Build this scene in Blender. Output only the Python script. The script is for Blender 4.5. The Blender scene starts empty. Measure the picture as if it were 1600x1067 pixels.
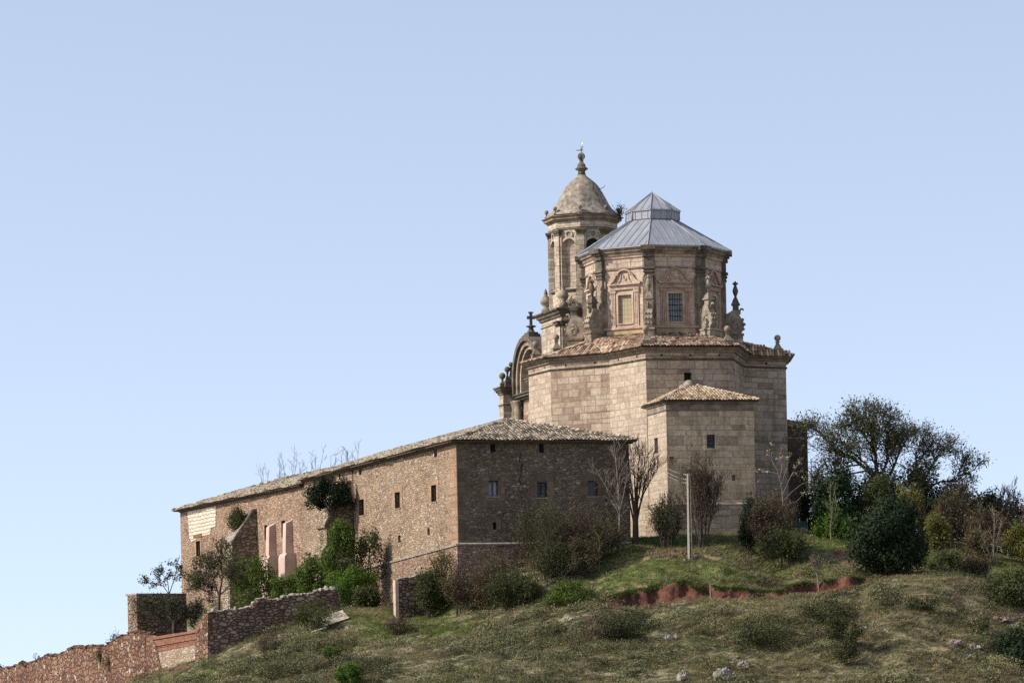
import bpy, math, random
import numpy as np
from mathutils import Matrix, Vector, noise as mnoise

RNG = np.random.default_rng(7)
random.seed(7)
SC = bpy.context.scene
COL = SC.collection
R = math.radians

# ------------------------------------------------------------------ camera model
F, VH, ROLL = 6000.0, 1150.0, R(1.2)
CR, SR = math.cos(ROLL), math.sin(ROLL)


def unroll(u, v):
    du, dv = u - 800, v - 533.5
    return 800 + du * CR - dv * SR, 533.5 + du * SR + dv * CR


def W(u, v, Y):
    a, b = unroll(u, v)
    return np.array([(a - 800) / F * Y, Y, (VH - b) / F * Y])


def on_plane(u, v, p0, d):
    """ray through pixel meets the vertical plane through p0 along d: (distance along d, z)"""
    a, b = unroll(u, v)
    k = (a - 800) / F
    s = (k * p0[1] - p0[0]) / (d[0] - k * d[1])
    Y = p0[1] + s * d[1]
    return s, (VH - b) / F * Y


def pxm(Y):
    return F / Y


# ------------------------------------------------------------------ node helpers
def new_mat(name):
    m = bpy.data.materials.new(name)
    m.use_nodes = True
    m.node_tree.nodes.clear()
    return m, m.node_tree


def nd(nt, typ, _o=0, _p=None, **ins):
    n = nt.nodes.new('ShaderNode' + typ)
    for k, v in (_p or {}).items():
        setattr(n, k, v)
    for k, v in ins.items():
        s = n.inputs[int(k[1:])] if (k[0] == 'i' and k[1:].isdigit()) else n.inputs[k.replace('_', ' ')]
        if isinstance(v, bpy.types.NodeSocket):
            nt.links.new(v, s)
        else:
            if hasattr(s.default_value, '__len__') and hasattr(v, '__len__'):
                v = tuple(v) + (1,) if len(s.default_value) == 4 and len(v) == 3 else v
            s.default_value = v
    return n.outputs[_o]


def ramp(nt, fac, stops, interp='LINEAR'):
    n = nt.nodes.new('ShaderNodeValToRGB')
    n.color_ramp.interpolation = interp
    el = n.color_ramp.elements
    while len(el) < len(stops):
        el.new(0.5)
    for e, (p, c) in zip(el, stops):
        e.position = p
        e.color = tuple(c) + (1,) if hasattr(c, '__len__') else (c, c, c, 1)
    nt.links.new(fac, n.inputs[0])
    return n.outputs[0]


def mix(nt, fac, a, b, mode='MIX'):
    n = nt.nodes.new('ShaderNodeMix')
    n.data_type = 'RGBA'
    n.blend_type = mode
    for s, v in ((n.inputs[0], fac), (n.inputs[6], a), (n.inputs[7], b)):
        if isinstance(v, bpy.types.NodeSocket):
            nt.links.new(v, s)
        elif hasattr(v, '__len__'):
            s.default_value = tuple(v) + (1,)
        else:
            s.default_value = v
    return n.outputs[2]


def mth(nt, op, a, b=0.0, c=None):
    n = nt.nodes.new('ShaderNodeMath')
    n.operation = op
    for i, v in enumerate((a, b) if c is None else (a, b, c)):
        if isinstance(v, bpy.types.NodeSocket):
            nt.links.new(v, n.inputs[i])
        else:
            n.inputs[i].default_value = v
    return n.outputs[0]


def uv(nt):
    return nd(nt, 'UVMap')


def scaled(nt, vec, sx, sy, sz=1.0):
    return nd(nt, 'Mapping', Vector=vec, Scale=(sx, sy, sz))


def nz(nt, vec, scale, detail=4.0, rough=0.55, dist=0.0):
    return nd(nt, 'TexNoise', Vector=vec, Scale=scale, Detail=detail, Roughness=rough, Distortion=dist)


def finish(nt, col, rough=0.9, bump=None, bstr=0.5, bdist=0.05, metal=0.0, spec=0.25):
    ins = dict(Roughness=rough, Metallic=metal)
    p = nt.nodes.new('ShaderNodeBsdfPrincipled')
    for k, v in ins.items():
        if isinstance(v, bpy.types.NodeSocket):
            nt.links.new(v, p.inputs[k])
        else:
            p.inputs[k].default_value = v
    p.inputs['Specular IOR Level'].default_value = spec
    if isinstance(col, bpy.types.NodeSocket):
        nt.links.new(col, p.inputs['Base Color'])
    else:
        p.inputs['Base Color'].default_value = tuple(col) + (1,)
    if bump is not None:
        b = nd(nt, 'Bump', Strength=bstr, Distance=bdist, Height=bump)
        nt.links.new(b, p.inputs['Normal'])
    o = nt.nodes.new('ShaderNodeOutputMaterial')
    nt.links.new(p.outputs[0], o.inputs[0])
    return p


# ------------------------------------------------------------------ mesh helpers
def face_uv(me):
    """metres along the wall and up the face, per face"""
    n = len(me.loops)
    if not n:
        return
    co = np.empty(len(me.vertices) * 3)
    me.vertices.foreach_get('co', co)
    co = co.reshape(-1, 3)
    li = np.empty(n, dtype=np.int64)
    me.loops.foreach_get('vertex_index', li)
    nf = len(me.polygons)
    nor = np.empty(nf * 3)
    me.polygons.foreach_get('normal', nor)
    nor = nor.reshape(-1, 3)
    tot = np.empty(nf, dtype=np.int64)
    me.polygons.foreach_get('loop_total', tot)
    N = np.repeat(nor, tot, axis=0)
    P = co[li]
    t = np.stack([-N[:, 1], N[:, 0], np.zeros(n)], 1)
    ln = np.linalg.norm(t, axis=1)
    flat = ln < 0.3
    t[flat] = (1, 0, 0)
    ln[flat] = 1
    t /= ln[:, None]
    b = np.cross(N, t)
    U = np.stack([(P * t).sum(1), (P * b).sum(1)], 1)
    lay = me.uv_layers.new(name='UVMap')
    lay.data.foreach_set('uv', U.ravel())


def link(o, parent=None, label=None):
    COL.objects.link(o)
    if parent is not None:
        o.parent = parent
    if label:
        o['label'] = label
    return o


def root_origin(p):
    while p is not None and p.parent is not None:
        p = p.parent
    return np.array(p.location) if p is not None else np.zeros(3)


def fast_mesh(name, V, FC, mats, parent=None, rnd=None, origin=None, label=None, smooth=False, attrs=None):
    V = np.asarray(V, dtype=np.float64)
    FC = np.asarray(FC, dtype=np.int32)
    o0 = root_origin(parent) if origin is None else np.asarray(origin, float)
    me = bpy.data.meshes.new(name)
    me.vertices.add(len(V))
    me.vertices.foreach_set('co', (V - o0).ravel())
    k = FC.shape[1]
    me.loops.add(FC.size)
    me.loops.foreach_set('vertex_index', FC.ravel())
    me.polygons.add(len(FC))
    me.polygons.foreach_set('loop_start', np.arange(0, FC.size, k, dtype=np.int32))
    if smooth:
        me.polygons.foreach_set('use_smooth', np.ones(len(FC), dtype=bool))
    me.update(calc_edges=True)
    if rnd is not None:
        a = me.attributes.new('rnd', 'FLOAT', 'FACE')
        a.data.foreach_set('value', np.asarray(rnd, dtype=np.float32))
    for an, av in (attrs or {}).items():
        a = me.attributes.new(an, 'FLOAT', 'POINT')
        a.data.foreach_set('value', np.asarray(av, dtype=np.float32))
    for m in (mats if isinstance(mats, (list, tuple)) else [mats]):
        me.materials.append(m)
    ob = bpy.data.objects.new(name, me)
    if parent is None:
        ob.location = o0
    return link(ob, parent, label)


class MB:
    def __init__(s):
        s.v, s.f, s.m, s.r, s.s = [], [], [], [], []

    def add(s, V, FC, mat=0, rnd=None, smooth=False):
        b = len(s.v)
        s.v.extend(tuple(map(float, p)) for p in V)
        if rnd is None:
            rnd = random.random()
        for f in FC:
            s.f.append([b + i for i in f])
            s.m.append(mat)
            s.r.append(rnd)
            s.s.append(smooth)

    def box(s, o, a, b, c, mat=0):
        """parallelepiped from corner o; a, b horizontal, c up; a x b must point along c"""
        o, a, b, c = (np.asarray(q, float) for q in (o, a, b, c))
        if np.dot(np.cross(a, b), c) < 0:
            o, a = o + a, -a
        V = [o, o + a, o + a + b, o + b, o + c, o + a + c, o + a + b + c, o + b + c]
        s.add(V, [(3, 2, 1, 0), (4, 5, 6, 7), (0, 1, 5, 4), (1, 2, 6, 5), (2, 3, 7, 6), (3, 0, 4, 7)], mat)

    def obox(s, c, d, wd, dp, z0, z1, mat=0):
        """box centred at c (xy); wd along d, dp across"""
        d = np.array([d[0], d[1], 0.0])
        d /= np.linalg.norm(d)
        q = np.array([-d[1], d[0], 0])
        o = np.array([c[0], c[1], z0]) - d * wd / 2 - q * dp / 2
        s.box(o, d * wd, q * dp, (0, 0, z1 - z0), mat)

    def prism(s, poly, z0, z1, mat=0, caps=True):
        n = len(poly)
        V = [(p[0], p[1], z0) for p in poly] + [(p[0], p[1], z1) for p in poly]
        FC = [(i, (i + 1) % n, n + (i + 1) % n, n + i) for i in range(n)]
        if caps:
            FC += [tuple(range(n, 2 * n)), tuple(range(n - 1, -1, -1))]
        s.add(V, FC, mat)

    def extrude(s, pts, vec, mat=0):
        """closed 3-D outline swept by vec"""
        pts = [np.asarray(p, float) for p in pts]
        vec = np.asarray(vec, float)
        nrm = sum(np.cross(pts[i] - pts[0], pts[(i + 1) % len(pts)] - pts[0]) for i in range(len(pts)))
        if np.dot(nrm, vec) < 0:
            pts = pts[::-1]
        n = len(pts)
        V = pts + [p + vec for p in pts]
        FC = [(i, (i + 1) % n, n + (i + 1) % n, n + i) for i in range(n)]
        FC += [tuple(range(n, 2 * n)), tuple(range(n - 1, -1, -1))]
        s.add(V, FC, mat)

    def lathe(s, c, prof, n=16, rot=0.0, mat=0, smooth=True, cap=True):
        V, FC = [], []
        for (r, z) in prof:
            for i in range(n):
                a = rot + 2 * math.pi * i / n
                V.append((c[0] + r * math.cos(a), c[1] + r * math.sin(a), c[2] + z))
        for k in range(len(prof) - 1):
            for i in range(n):
                j = (i + 1) % n
                FC.append((k * n + i, k * n + j, (k + 1) * n + j, (k + 1) * n + i))
        if cap:
            FC.append(tuple((len(prof) - 1) * n + i for i in range(n)))
            FC.append(tuple(n - 1 - i for i in range(n)))
        s.add(V, FC, mat, smooth=smooth)

    def ball(s, c, r, n=12, mat=0):
        prof = [(max(r * math.sin(t), 1e-3), -r * math.cos(t)) for t in np.linspace(0.0, math.pi, 9)]
        s.lathe(c, prof, n, mat=mat)

    def tube(s, pts, r0, r1, n=5, mat=0, smooth=True):
        pts = [np.asarray(p, float) for p in pts]
        V, FC = [], []
        for k, p in enumerate(pts):
            d = pts[min(k + 1, len(pts) - 1)] - pts[max(k - 1, 0)]
            d = d / (np.linalg.norm(d) + 1e-9)
            x = np.cross(d, (0.31, 0.2, 0.93) if abs(d[2]) < 0.9 else (1, 0, 0))
            x /= np.linalg.norm(x)
            y = np.cross(d, x)
            r = r0 + (r1 - r0) * k / max(len(pts) - 1, 1)
            for i in range(n):
                a = 2 * math.pi * i / n
                V.append(p + r * (math.cos(a) * x + math.sin(a) * y))
        for k in range(len(pts) - 1):
            for i in range(n):
                j = (i + 1) % n
                FC.append((k * n + i, k * n + j, (k + 1) * n + j, (k + 1) * n + i))
        FC.append(tuple(range(n - 1, -1, -1)))
        FC.append(tuple((len(pts) - 1) * n + i for i in range(n)))
        s.add(V, FC, mat, smooth=smooth)

    def sweep(s, poly, prof, closed=True, mat=0, topcap=False):
        rings = [[(p[0], p[1], z) for p in offset(poly, o, closed)] for o, z in prof]
        n = len(poly)
        V = [p for r in rings for p in r]
        FC = []
        for k in range(len(prof) - 1):
            for i in range(n if closed else n - 1):
                j = (i + 1) % n
                FC.append((k * n + i, k * n + j, (k + 1) * n + j, (k + 1) * n + i))
        if topcap:
            FC.append(tuple((len(prof) - 1) * n + i for i in range(n)))
        s.add(V, FC, mat)

    def wall(s, p0, p1, z0, zt0, zt1=None, holes=(), depth=0.3, mat=0, rmat=None):
        """upright wall p0->p1 (outside on the right hand), holes (s0,s1,za,zb) with reveals"""
        zt1 = zt0 if zt1 is None else zt1
        rmat = mat if rmat is None else rmat
        p0, p1 = np.array(p0[:2], float), np.array(p1[:2], float)
        L = np.linalg.norm(p1 - p0)
        d = (p1 - p0) / L
        nin = np.array([-d[1], d[0]]) * depth
        ss = sorted({0.0, L, *[h[0] for h in holes], *[h[1] for h in holes]})
        zz = sorted({z0, 1e6, *[h[2] for h in holes], *[h[3] for h in holes]})

        def P(sv, z, k=0.0):
            q = p0 + d * sv + nin * k
            return (q[0], q[1], min(z, zt0 + (zt1 - zt0) * sv / L))
        for i in range(len(ss) - 1):
            for j in range(len(zz) - 1):
                sm, zm = (ss[i] + ss[i + 1]) / 2, zz[j] + 1e-3
                if any(h[0] < sm < h[1] and h[2] <= zm < h[3] for h in holes):
                    continue
                s.add([P(ss[i], zz[j]), P(ss[i + 1], zz[j]), P(ss[i + 1], zz[j + 1]), P(ss[i], zz[j + 1])], [(0, 1, 2, 3)], mat)
        for a, b, za, zb in holes:
            o = [P(a, za), P(b, za), P(b, zb), P(a, zb)]
            i_ = [P(a, za, 1), P(b, za, 1), P(b, zb, 1), P(a, zb, 1)]
            s.add(o + i_, [(0, 4, 5, 1), (1, 5, 6, 2), (2, 6, 7, 3), (3, 7, 4, 0)], rmat)

    def build(s, name, mats, parent=None, label=None, origin=None):
        o0 = root_origin(parent) if origin is None else np.asarray(origin, float)
        me = bpy.data.meshes.new(name)
        me.from_pydata([(p[0] - o0[0], p[1] - o0[1], p[2] - o0[2]) for p in s.v], [], s.f)
        mats = mats if isinstance(mats, (list, tuple)) else [mats]
        for m in mats:
            me.materials.append(m)
        me.polygons.foreach_set('material_index', s.m)
        me.polygons.foreach_set('use_smooth', s.s)
        face_uv(me)
        a = me.attributes.new('rnd', 'FLOAT', 'FACE')
        a.data.foreach_set('value', s.r)
        ob = bpy.data.objects.new(name, me)
        if parent is None:
            ob.location = o0
        return link(ob, parent, label)


def offset(poly, o, closed=True):
    P = [np.array(p[:2], float) for p in poly]
    n = len(P)
    out = []
    for i in range(n):
        a, b, c = P[i - 1], P[i], P[(i + 1) % n]
        if not closed and i == 0:
            a = b - (c - b)
        if not closed and i == n - 1:
            c = b + (b - a)
        d1, d2 = (b - a) / np.linalg.norm(b - a), (c - b) / np.linalg.norm(c - b)
        n1, n2 = np.array([d1[1], -d1[0]]), np.array([d2[1], -d2[0]])
        m = n1 + n2
        m /= np.linalg.norm(m)
        out.append(b + m * o / max(np.dot(m, n1), 0.35))
    return out


def thing(name, label, cat, loc, group=None):
    o = bpy.data.objects.new(name, None)
    o.location = tuple(map(float, loc))
    o.empty_display_size = 0.5
    COL.objects.link(o)
    return tag(o, label, cat, group)


def tag(o, label=None, cat=None, group=None, kind=None):
    for k, v in (('label', label), ('category', cat), ('group', group), ('kind', kind)):
        if v:
            o[k] = v
    return o


def inside(p, poly):
    r = False
    j = len(poly) - 1
    for i in range(len(poly)):
        if (poly[i][1] > p[1]) != (poly[j][1] > p[1]) and \
                p[0] < (poly[j][0] - poly[i][0]) * (p[1] - poly[i][1]) / (poly[j][1] - poly[i][1]) + poly[i][0]:
            r = not r
        j = i
    return r


def barrel(mb, a, b, e, n, r0, r1, l0, l1, mat, rnd):
    """half-round tile from a (low end) to b"""
    V = []
    for (p, r, l) in ((a, r0, l0), (b, r1, l1)):
        for k in range(5):
            t = math.pi * k / 4
            V.append(p + e * (math.cos(t) * r) + n * (math.sin(t) * r * 0.8 + l))
    mb.add(V, [(k, k + 5, k + 6, k + 1) for k in range(4)], mat, rnd, True)
    mb.add(V[:5], [(0, 1, 2, 3, 4)], mat, rnd)


def tiles(mb, poly, pitch=0.3, row=0.42, wob=0.05, mat=0, deck=1, seed=0, drop=0.0):
    rs = np.random.default_rng(seed)
    P = [np.asarray(p, float) for p in poly]
    n = sum(np.cross(P[i] - P[0], P[(i + 1) % len(P)] - P[0]) for i in range(len(P)))
    n /= np.linalg.norm(n)
    if n[2] < 0:
        n = -n
        P = P[::-1]
    e = np.cross((0, 0, 1.0), n)
    e /= np.linalg.norm(e)
    w = np.cross(n, e)
    if w[2] < 0:
        w, e = -w, -e
    q = [((p - P[0]) @ e, (p - P[0]) @ w) for p in P]
    mb.extrude([p - n * 0.03 for p in P], -n * 0.09, deck)
    a0, a1 = min(x[0] for x in q), max(x[0] for x in q)
    b0, b1 = min(x[1] for x in q), max(x[1] for x in q)
    for i in range(int((a1 - a0) / pitch) + 2):
        a = a0 + i * pitch
        cj = rs.normal() * 0.012
        for j in range(int((b1 - b0) / row) + 2):
            b = b0 + j * row
            if not (inside((a, b + row * 0.5), q) or inside((a, b + row * 0.1), q)):
                continue
            if drop and rs.random() < drop:
                continue
            x = P[0] + e * (a + cj) + w * b
            wv = wob * mnoise.noise(Vector((a * 0.35, b * 0.6, seed * 3.1)))
            sk, lf = rs.normal() * 0.014, abs(rs.normal()) * 0.014
            barrel(mb, x - w * (0.07 + rs.random() * 0.05) + n * (wv + lf), x + w * (row + 0.03) + e * sk + n * wv, e, n,
                   pitch * 0.47, pitch * 0.36, 0.055, 0.0, mat, rs.random())
    return n


def ridge_tiles(mb, p, q, r=0.17, mat=0, seed=0, lift=0.06):
    rs = np.random.default_rng(seed)
    p, q = np.asarray(p, float), np.asarray(q, float)
    d = q - p
    L = np.linalg.norm(d)
    d /= L
    e = np.cross(d, (0, 0, 1.0))
    e /= np.linalg.norm(e)
    n = np.cross(e, d)
    for i in range(int(L / 0.4)):
        a = p + d * (i * 0.4 - 0.05) + e * rs.normal() * 0.015
        barrel(mb, a + n * abs(rs.normal()) * 0.02, p + d * (i * 0.4 + 0.43), e, n, r, r * 0.82, lift + 0.03, lift, mat, rs.random())
# ------------------------------------------------------------------ materials
M = {}


def m_ashlar(name, tints, bw=0.95, rh=0.46, mortar=(0.16, 0.125, 0.1), stain=0.5, dark=(0.05, 0.042, 0.036), msize=0.018, pale=0.0):
    m, nt = new_mat(name)
    u = uv(nt)
    warp = nd(nt, 'CombineXYZ', X=mth(nt, 'MULTIPLY', nz(nt, scaled(nt, u, 0.0, 0.9), 1.0, 2), 0.0),
              Y=mth(nt, 'MULTIPLY', nz(nt, scaled(nt, u, 0.03, 1.0), 1.0, 3), 0.95))
    jit = nd(nt, 'TexNoise', 1, Vector=u, Scale=2.2, Detail=2.0)
    uw = nd(nt, 'VectorMath', _p={'operation': 'ADD'}, i0=u, i1=warp)
    uw = nd(nt, 'VectorMath', _p={'operation': 'MULTIPLY_ADD'}, i0=jit, i1=(0.16, 0.07, 0), i2=uw)
    def br(vec, w_, h_, ms):
        n = nt.nodes.new('ShaderNodeTexBrick')
        n.offset = 0.43
        n.squash = 1.35
        n.squash_frequency = 3
        for k, v in (('Scale', 1.0), ('Brick Width', w_), ('Row Height', h_), ('Mortar Size', ms), ('Mortar Smooth', 0.3), ('Bias', 0.0),
                     ('Color1', (0, 0, 0, 1)), ('Color2', (1, 1, 1, 1)), ('Mortar', (0.5, 0.5, 0.5, 1))):
            n.inputs[k].default_value = v
        nt.links.new(vec, n.inputs['Vector'])
        return n
    b = br(uw, bw, rh, msize)
    v = mth(nt, 'MULTIPLY_ADD', nz(nt, u, 0.45, 3), 0.5, mth(nt, 'MULTIPLY', b.outputs[0], 0.62))
    v = mth(nt, 'SUBTRACT', v, 0.06)
    k = len(tints)
    col = ramp(nt, v, [(0.12 + 0.76 * i / (k - 1), c) for i, c in enumerate(tints)])
    col = mix(nt, 0.7, col, mix(nt, 1.0, col, ramp(nt, nz(nt, u, 3.2, 7, 0.72), [(0.32, (0.5, 0.48, 0.46)), (0.5, (0.95, 0.95, 0.95)), (0.68, (1.35, 1.33, 1.3))]), 'MULTIPLY'))
    col = mix(nt, mth(nt, 'MULTIPLY', ramp(nt, nz(nt, u, 9, 5, 0.7), [(0.35, 0.0), (0.75, 1.0)]), 0.4), col, mix(nt, 1.0, col, (0.55, 0.5, 0.46), 'MULTIPLY'))
    st = nz(nt, scaled(nt, u, 0.9, 0.16), 1.0, 6, 0.62, 0.4)
    col = mix(nt, mth(nt, 'MULTIPLY', ramp(nt, st, [(0.5, 0.0), (0.72, 1.0)]), stain), col, dark)
    sk = nz(nt, scaled(nt, u, 2.6, 0.1), 1.0, 5, 0.6)
    col = mix(nt, mth(nt, 'MULTIPLY', ramp(nt, sk, [(0.54, 0.0), (0.7, 1.0)]), stain * 0.7), col, dark)
    if pale:
        col = mix(nt, mth(nt, 'MULTIPLY', ramp(nt, nz(nt, u, 0.7, 5, 0.65), [(0.52, 0.0), (0.68, 1.0)]), pale), col, (0.42, 0.37, 0.31))
    col = mix(nt, mth(nt, 'MULTIPLY', b.outputs[1], 0.75), col, mortar)
    h = mth(nt, 'SUBTRACT', mth(nt, 'MULTIPLY', nz(nt, u, 6, 6, 0.7), 0.6), b.outputs[1])
    finish(nt, col, 0.92, h, 0.7, 0.05)
    return m


def m_rubble(name, tints, sc=2.3, mortar=(0.2, 0.15, 0.115), mw=0.06, pale=(0.55, 0.47, 0.4), pale_amt=0.9, stain=0.4, dark=(0.06, 0.048, 0.04), bump=0.9, pale_at=0.84, big=0.3, asp=1.6, warp=0.28, fine_amt=0.6):
    m, nt = new_mat(name)
    u = uv(nt)
    jit = nd(nt, 'TexNoise', 1, Vector=u, Scale=1.6, Detail=3.0)
    uw = nd(nt, 'VectorMath', _p={'operation': 'MULTIPLY_ADD'}, i0=jit, i1=(warp, warp * 0.8, 0), i2=u)
    uw = scaled(nt, uw, 1.0, asp)
    vo = nt.nodes.new('ShaderNodeTexVoronoi')
    vo.inputs['Scale'].default_value = sc
    vo.inputs['Randomness'].default_value = 0.85
    nt.links.new(uw, vo.inputs['Vector'])
    ve = nt.nodes.new('ShaderNodeTexVoronoi')
    ve.feature = 'DISTANCE_TO_EDGE'
    ve.inputs['Scale'].default_value = sc
    ve.inputs['Randomness'].default_value = 0.85
    nt.links.new(uw, ve.inputs['Vector'])
    sp = nd(nt, 'SeparateColor', 0, Color=vo.outputs['Color'])
    sg = nt.nodes[-1].outputs[1]
    v = mth(nt, 'MULTIPLY_ADD', nz(nt, u, big, 4), 0.75, mth(nt, 'MULTIPLY', sp, 0.5))
    v = mth(nt, 'SUBTRACT', v, 0.12)
    k = len(tints)
    col = ramp(nt, v, [(0.15 + 0.7 * i / (k - 1), c) for i, c in enumerate(tints)])
    col = mix(nt, mth(nt, 'MULTIPLY', ramp(nt, sg, [(pale_at, 0.0), (pale_at + 0.05, 1.0)]), pale_amt), col, pale)
    mo = ramp(nt, ve.outputs[0], [(mw * 0.3, 1.0), (mw, 0.0)])
    col = mix(nt, mth(nt, 'MULTIPLY', mo, 0.8), col, mortar)
    fine = nz(nt, u, 8, 6, 0.7)
    col = mix(nt, fine_amt, col, mix(nt, 1.0, col, ramp(nt, fine, [(0.3, (0.4, 0.38, 0.36)), (0.5, (0.95, 0.95, 0.95)), (0.7, (1.35, 1.35, 1.35))]), 'MULTIPLY'))
    st = nz(nt, scaled(nt, u, 0.5, 0.14), 1.0, 6, 0.62, 0.5)
    col = mix(nt, mth(nt, 'MULTIPLY', ramp(nt, st, [(0.5, 0.0), (0.74, 1.0)]), stain), col, dark)
    h = mth(nt, 'ADD', mth(nt, 'MULTIPLY', ramp(nt, ve.outputs[0], [(0.0, 0.0), (0.16, 1.0)]), 1.0), mth(nt, 'MULTIPLY', fine, 0.6))
    finish(nt, col, 0.95, h, bump, 0.09)
    return m


def m_stone(name, c1, c2, c3=None, rough=0.92, sc=1.6, moss=None, moss_at=0.62, bump=0.5):
    m, nt = new_mat(name)
    u = nd(nt, 'TexCoord', 3)
    a = nz(nt, u, sc, 6, 0.65)
    col = ramp(nt, a, [(0.3, c1), (0.55, c2), (0.75, c3 or c2)])
    col = mix(nt, 0.5, col, mix(nt, 1.0, col, ramp(nt, nz(nt, u, 9, 5, 0.7), [(0.3, 0.55), (0.7, 1.3)]), 'MULTIPLY'))
    if moss:
        col = mix(nt, ramp(nt, nz(nt, u, 1.1, 5, 0.6), [(moss_at, 0.0), (moss_at + 0.1, 1.0)]), col, moss)
    finish(nt, col, rough, nz(nt, u, 7, 6, 0.7), bump, 0.05)
    return m


def m_tile(name, stops, lichen=(0.33, 0.31, 0.24), lich=0.5, big=0.7):
    m, nt = new_mat(name)
    a = nd(nt, 'Attribute', 2, _p={'attribute_name': 'rnd'})
    u = nd(nt, 'TexCoord', 3)
    v = mth(nt, 'ADD', mth(nt, 'MULTIPLY', a, 0.85), mth(nt, 'MULTIPLY', mth(nt, 'SUBTRACT', nz(nt, u, 0.5, 3), 0.5), big))
    col = ramp(nt, v, stops)
    col = mix(nt, mth(nt, 'MULTIPLY', ramp(nt, nz(nt, u, 1.8, 5, 0.7), [(0.45, 0.0), (0.62, 1.0)]), lich), col, lichen)
    col = mix(nt, 0.6, col, mix(nt, 1.0, col, ramp(nt, nz(nt, u, 11, 4, 0.7), [(0.3, 0.55), (0.7, 1.3)]), 'MULTIPLY'))
    finish(nt, col, 0.93, nz(nt, u, 14, 4), 0.3, 0.02)
    return m


def m_leaf(name, stops, trans=0.25, big=0.35):
    m, nt = new_mat(name)
    a = nd(nt, 'Attribute', 2, _p={'attribute_name': 'rnd'})
    u = nd(nt, 'TexCoord', 3)
    v = mth(nt, 'ADD', mth(nt, 'MULTIPLY', a, 0.7), mth(nt, 'MULTIPLY', mth(nt, 'SUBTRACT', nz(nt, u, big, 3), 0.35), 0.8))
    k = len(stops)
    col = ramp(nt, v, [(0.1 + 0.75 * i / (k - 1), c) for i, c in enumerate(stops)])
    p = nt.nodes.new('ShaderNodeBsdfPrincipled')
    p.inputs['Roughness'].default_value = 0.75
    p.inputs['Specular IOR Level'].default_value = 0.08
    nt.links.new(col, p.inputs['Base Color'])
    t = nt.nodes.new('ShaderNodeBsdfTranslucent')
    nt.links.new(col, t.inputs[0])
    x = nt.nodes.new('ShaderNodeMixShader')
    x.inputs[0].default_value = trans
    nt.links.new(p.outputs[0], x.inputs[1])
    nt.links.new(t.outputs[0], x.inputs[2])
    o = nt.nodes.new('ShaderNodeOutputMaterial')
    nt.links.new(x.outputs[0], o.inputs[0])
    return m


def m_plain(name, c, rough=0.8, metal=0.0, vary=0.25, sc=3.0, spec=0.3):
    m, nt = new_mat(name)
    u = nd(nt, 'TexCoord', 3)
    k = ramp(nt, nz(nt, u, sc, 5, 0.65), [(0.3, 1 - vary), (0.7, 1 + vary)])
    finish(nt, mix(nt, 1.0, c, k, 'MULTIPLY'), rough, nz(nt, u, sc * 4, 4), 0.2, 0.02, metal, spec)
    return m


M['church'] = m_ashlar('church_ashlar', [(0.198, 0.133, 0.098), (0.312, 0.226, 0.163), (0.374, 0.287, 0.206), (0.437, 0.349, 0.255), (0.364, 0.260, 0.197)], stain=0.4, pale=0.4, rh=0.5, bw=1.05, mortar=(0.135, 0.103, 0.076), msize=0.026)
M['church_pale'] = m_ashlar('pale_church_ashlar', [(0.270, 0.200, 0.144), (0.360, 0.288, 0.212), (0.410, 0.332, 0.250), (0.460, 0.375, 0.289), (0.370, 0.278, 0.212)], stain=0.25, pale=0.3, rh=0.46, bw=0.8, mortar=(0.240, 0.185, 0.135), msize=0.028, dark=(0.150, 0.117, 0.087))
M['annex'] = m_ashlar('annex_ashlar', [(0.293, 0.206, 0.138), (0.439, 0.325, 0.208), (0.512, 0.390, 0.255), (0.561, 0.437, 0.293), (0.439, 0.295, 0.197)], bw=1.1, rh=0.55, stain=0.5, pale=0.3, mortar=(0.232, 0.172, 0.117), msize=0.024)
M['tower'] = m_ashlar('tower_ashlar', [(0.220, 0.170, 0.125), (0.370, 0.302, 0.226), (0.460, 0.385, 0.294), (0.520, 0.444, 0.347)], bw=0.75, rh=0.36, stain=0.7, pale=0.5, mortar=(0.160, 0.127, 0.096), dark=(0.100, 0.083, 0.063))
M['drum'] = m_ashlar('drum_pink_stone', [(0.356, 0.253, 0.195), (0.475, 0.363, 0.282), (0.535, 0.423, 0.330), (0.436, 0.308, 0.233)], bw=1.5, rh=0.7, stain=0.35, mortar=(0.267, 0.189, 0.136), msize=0.014, dark=(0.129, 0.100, 0.078), pale=0.35)
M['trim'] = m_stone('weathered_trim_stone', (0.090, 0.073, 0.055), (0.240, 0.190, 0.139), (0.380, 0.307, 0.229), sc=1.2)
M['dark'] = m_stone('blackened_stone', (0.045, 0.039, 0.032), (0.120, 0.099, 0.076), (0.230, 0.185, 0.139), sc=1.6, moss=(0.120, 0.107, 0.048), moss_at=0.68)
M['moss'] = m_stone('mossy_stone', (0.060, 0.057, 0.030), (0.130, 0.108, 0.050), (0.200, 0.163, 0.068), sc=2.2)
M['pinktrim'] = m_stone('pink_trim_stone', (0.260, 0.178, 0.134), (0.460, 0.344, 0.258), (0.550, 0.432, 0.334), sc=1.3)
M['redtrim'] = m_stone('red_trim_stone', (0.238, 0.147, 0.103), (0.389, 0.266, 0.194), (0.497, 0.374, 0.280), sc=1.3)
M['plinth'] = m_stone('yellowed_plinth', (0.240, 0.172, 0.090), (0.420, 0.325, 0.189), (0.480, 0.394, 0.252), sc=1.0)
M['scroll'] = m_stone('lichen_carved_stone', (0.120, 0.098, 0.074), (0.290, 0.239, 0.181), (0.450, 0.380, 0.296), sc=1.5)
M['dome'] = m_stone('dome_stone', (0.085, 0.071, 0.055), (0.250, 0.213, 0.166), (0.460, 0.400, 0.332), sc=2.4, moss=(0.240, 0.195, 0.139), moss_at=0.6)
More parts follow.
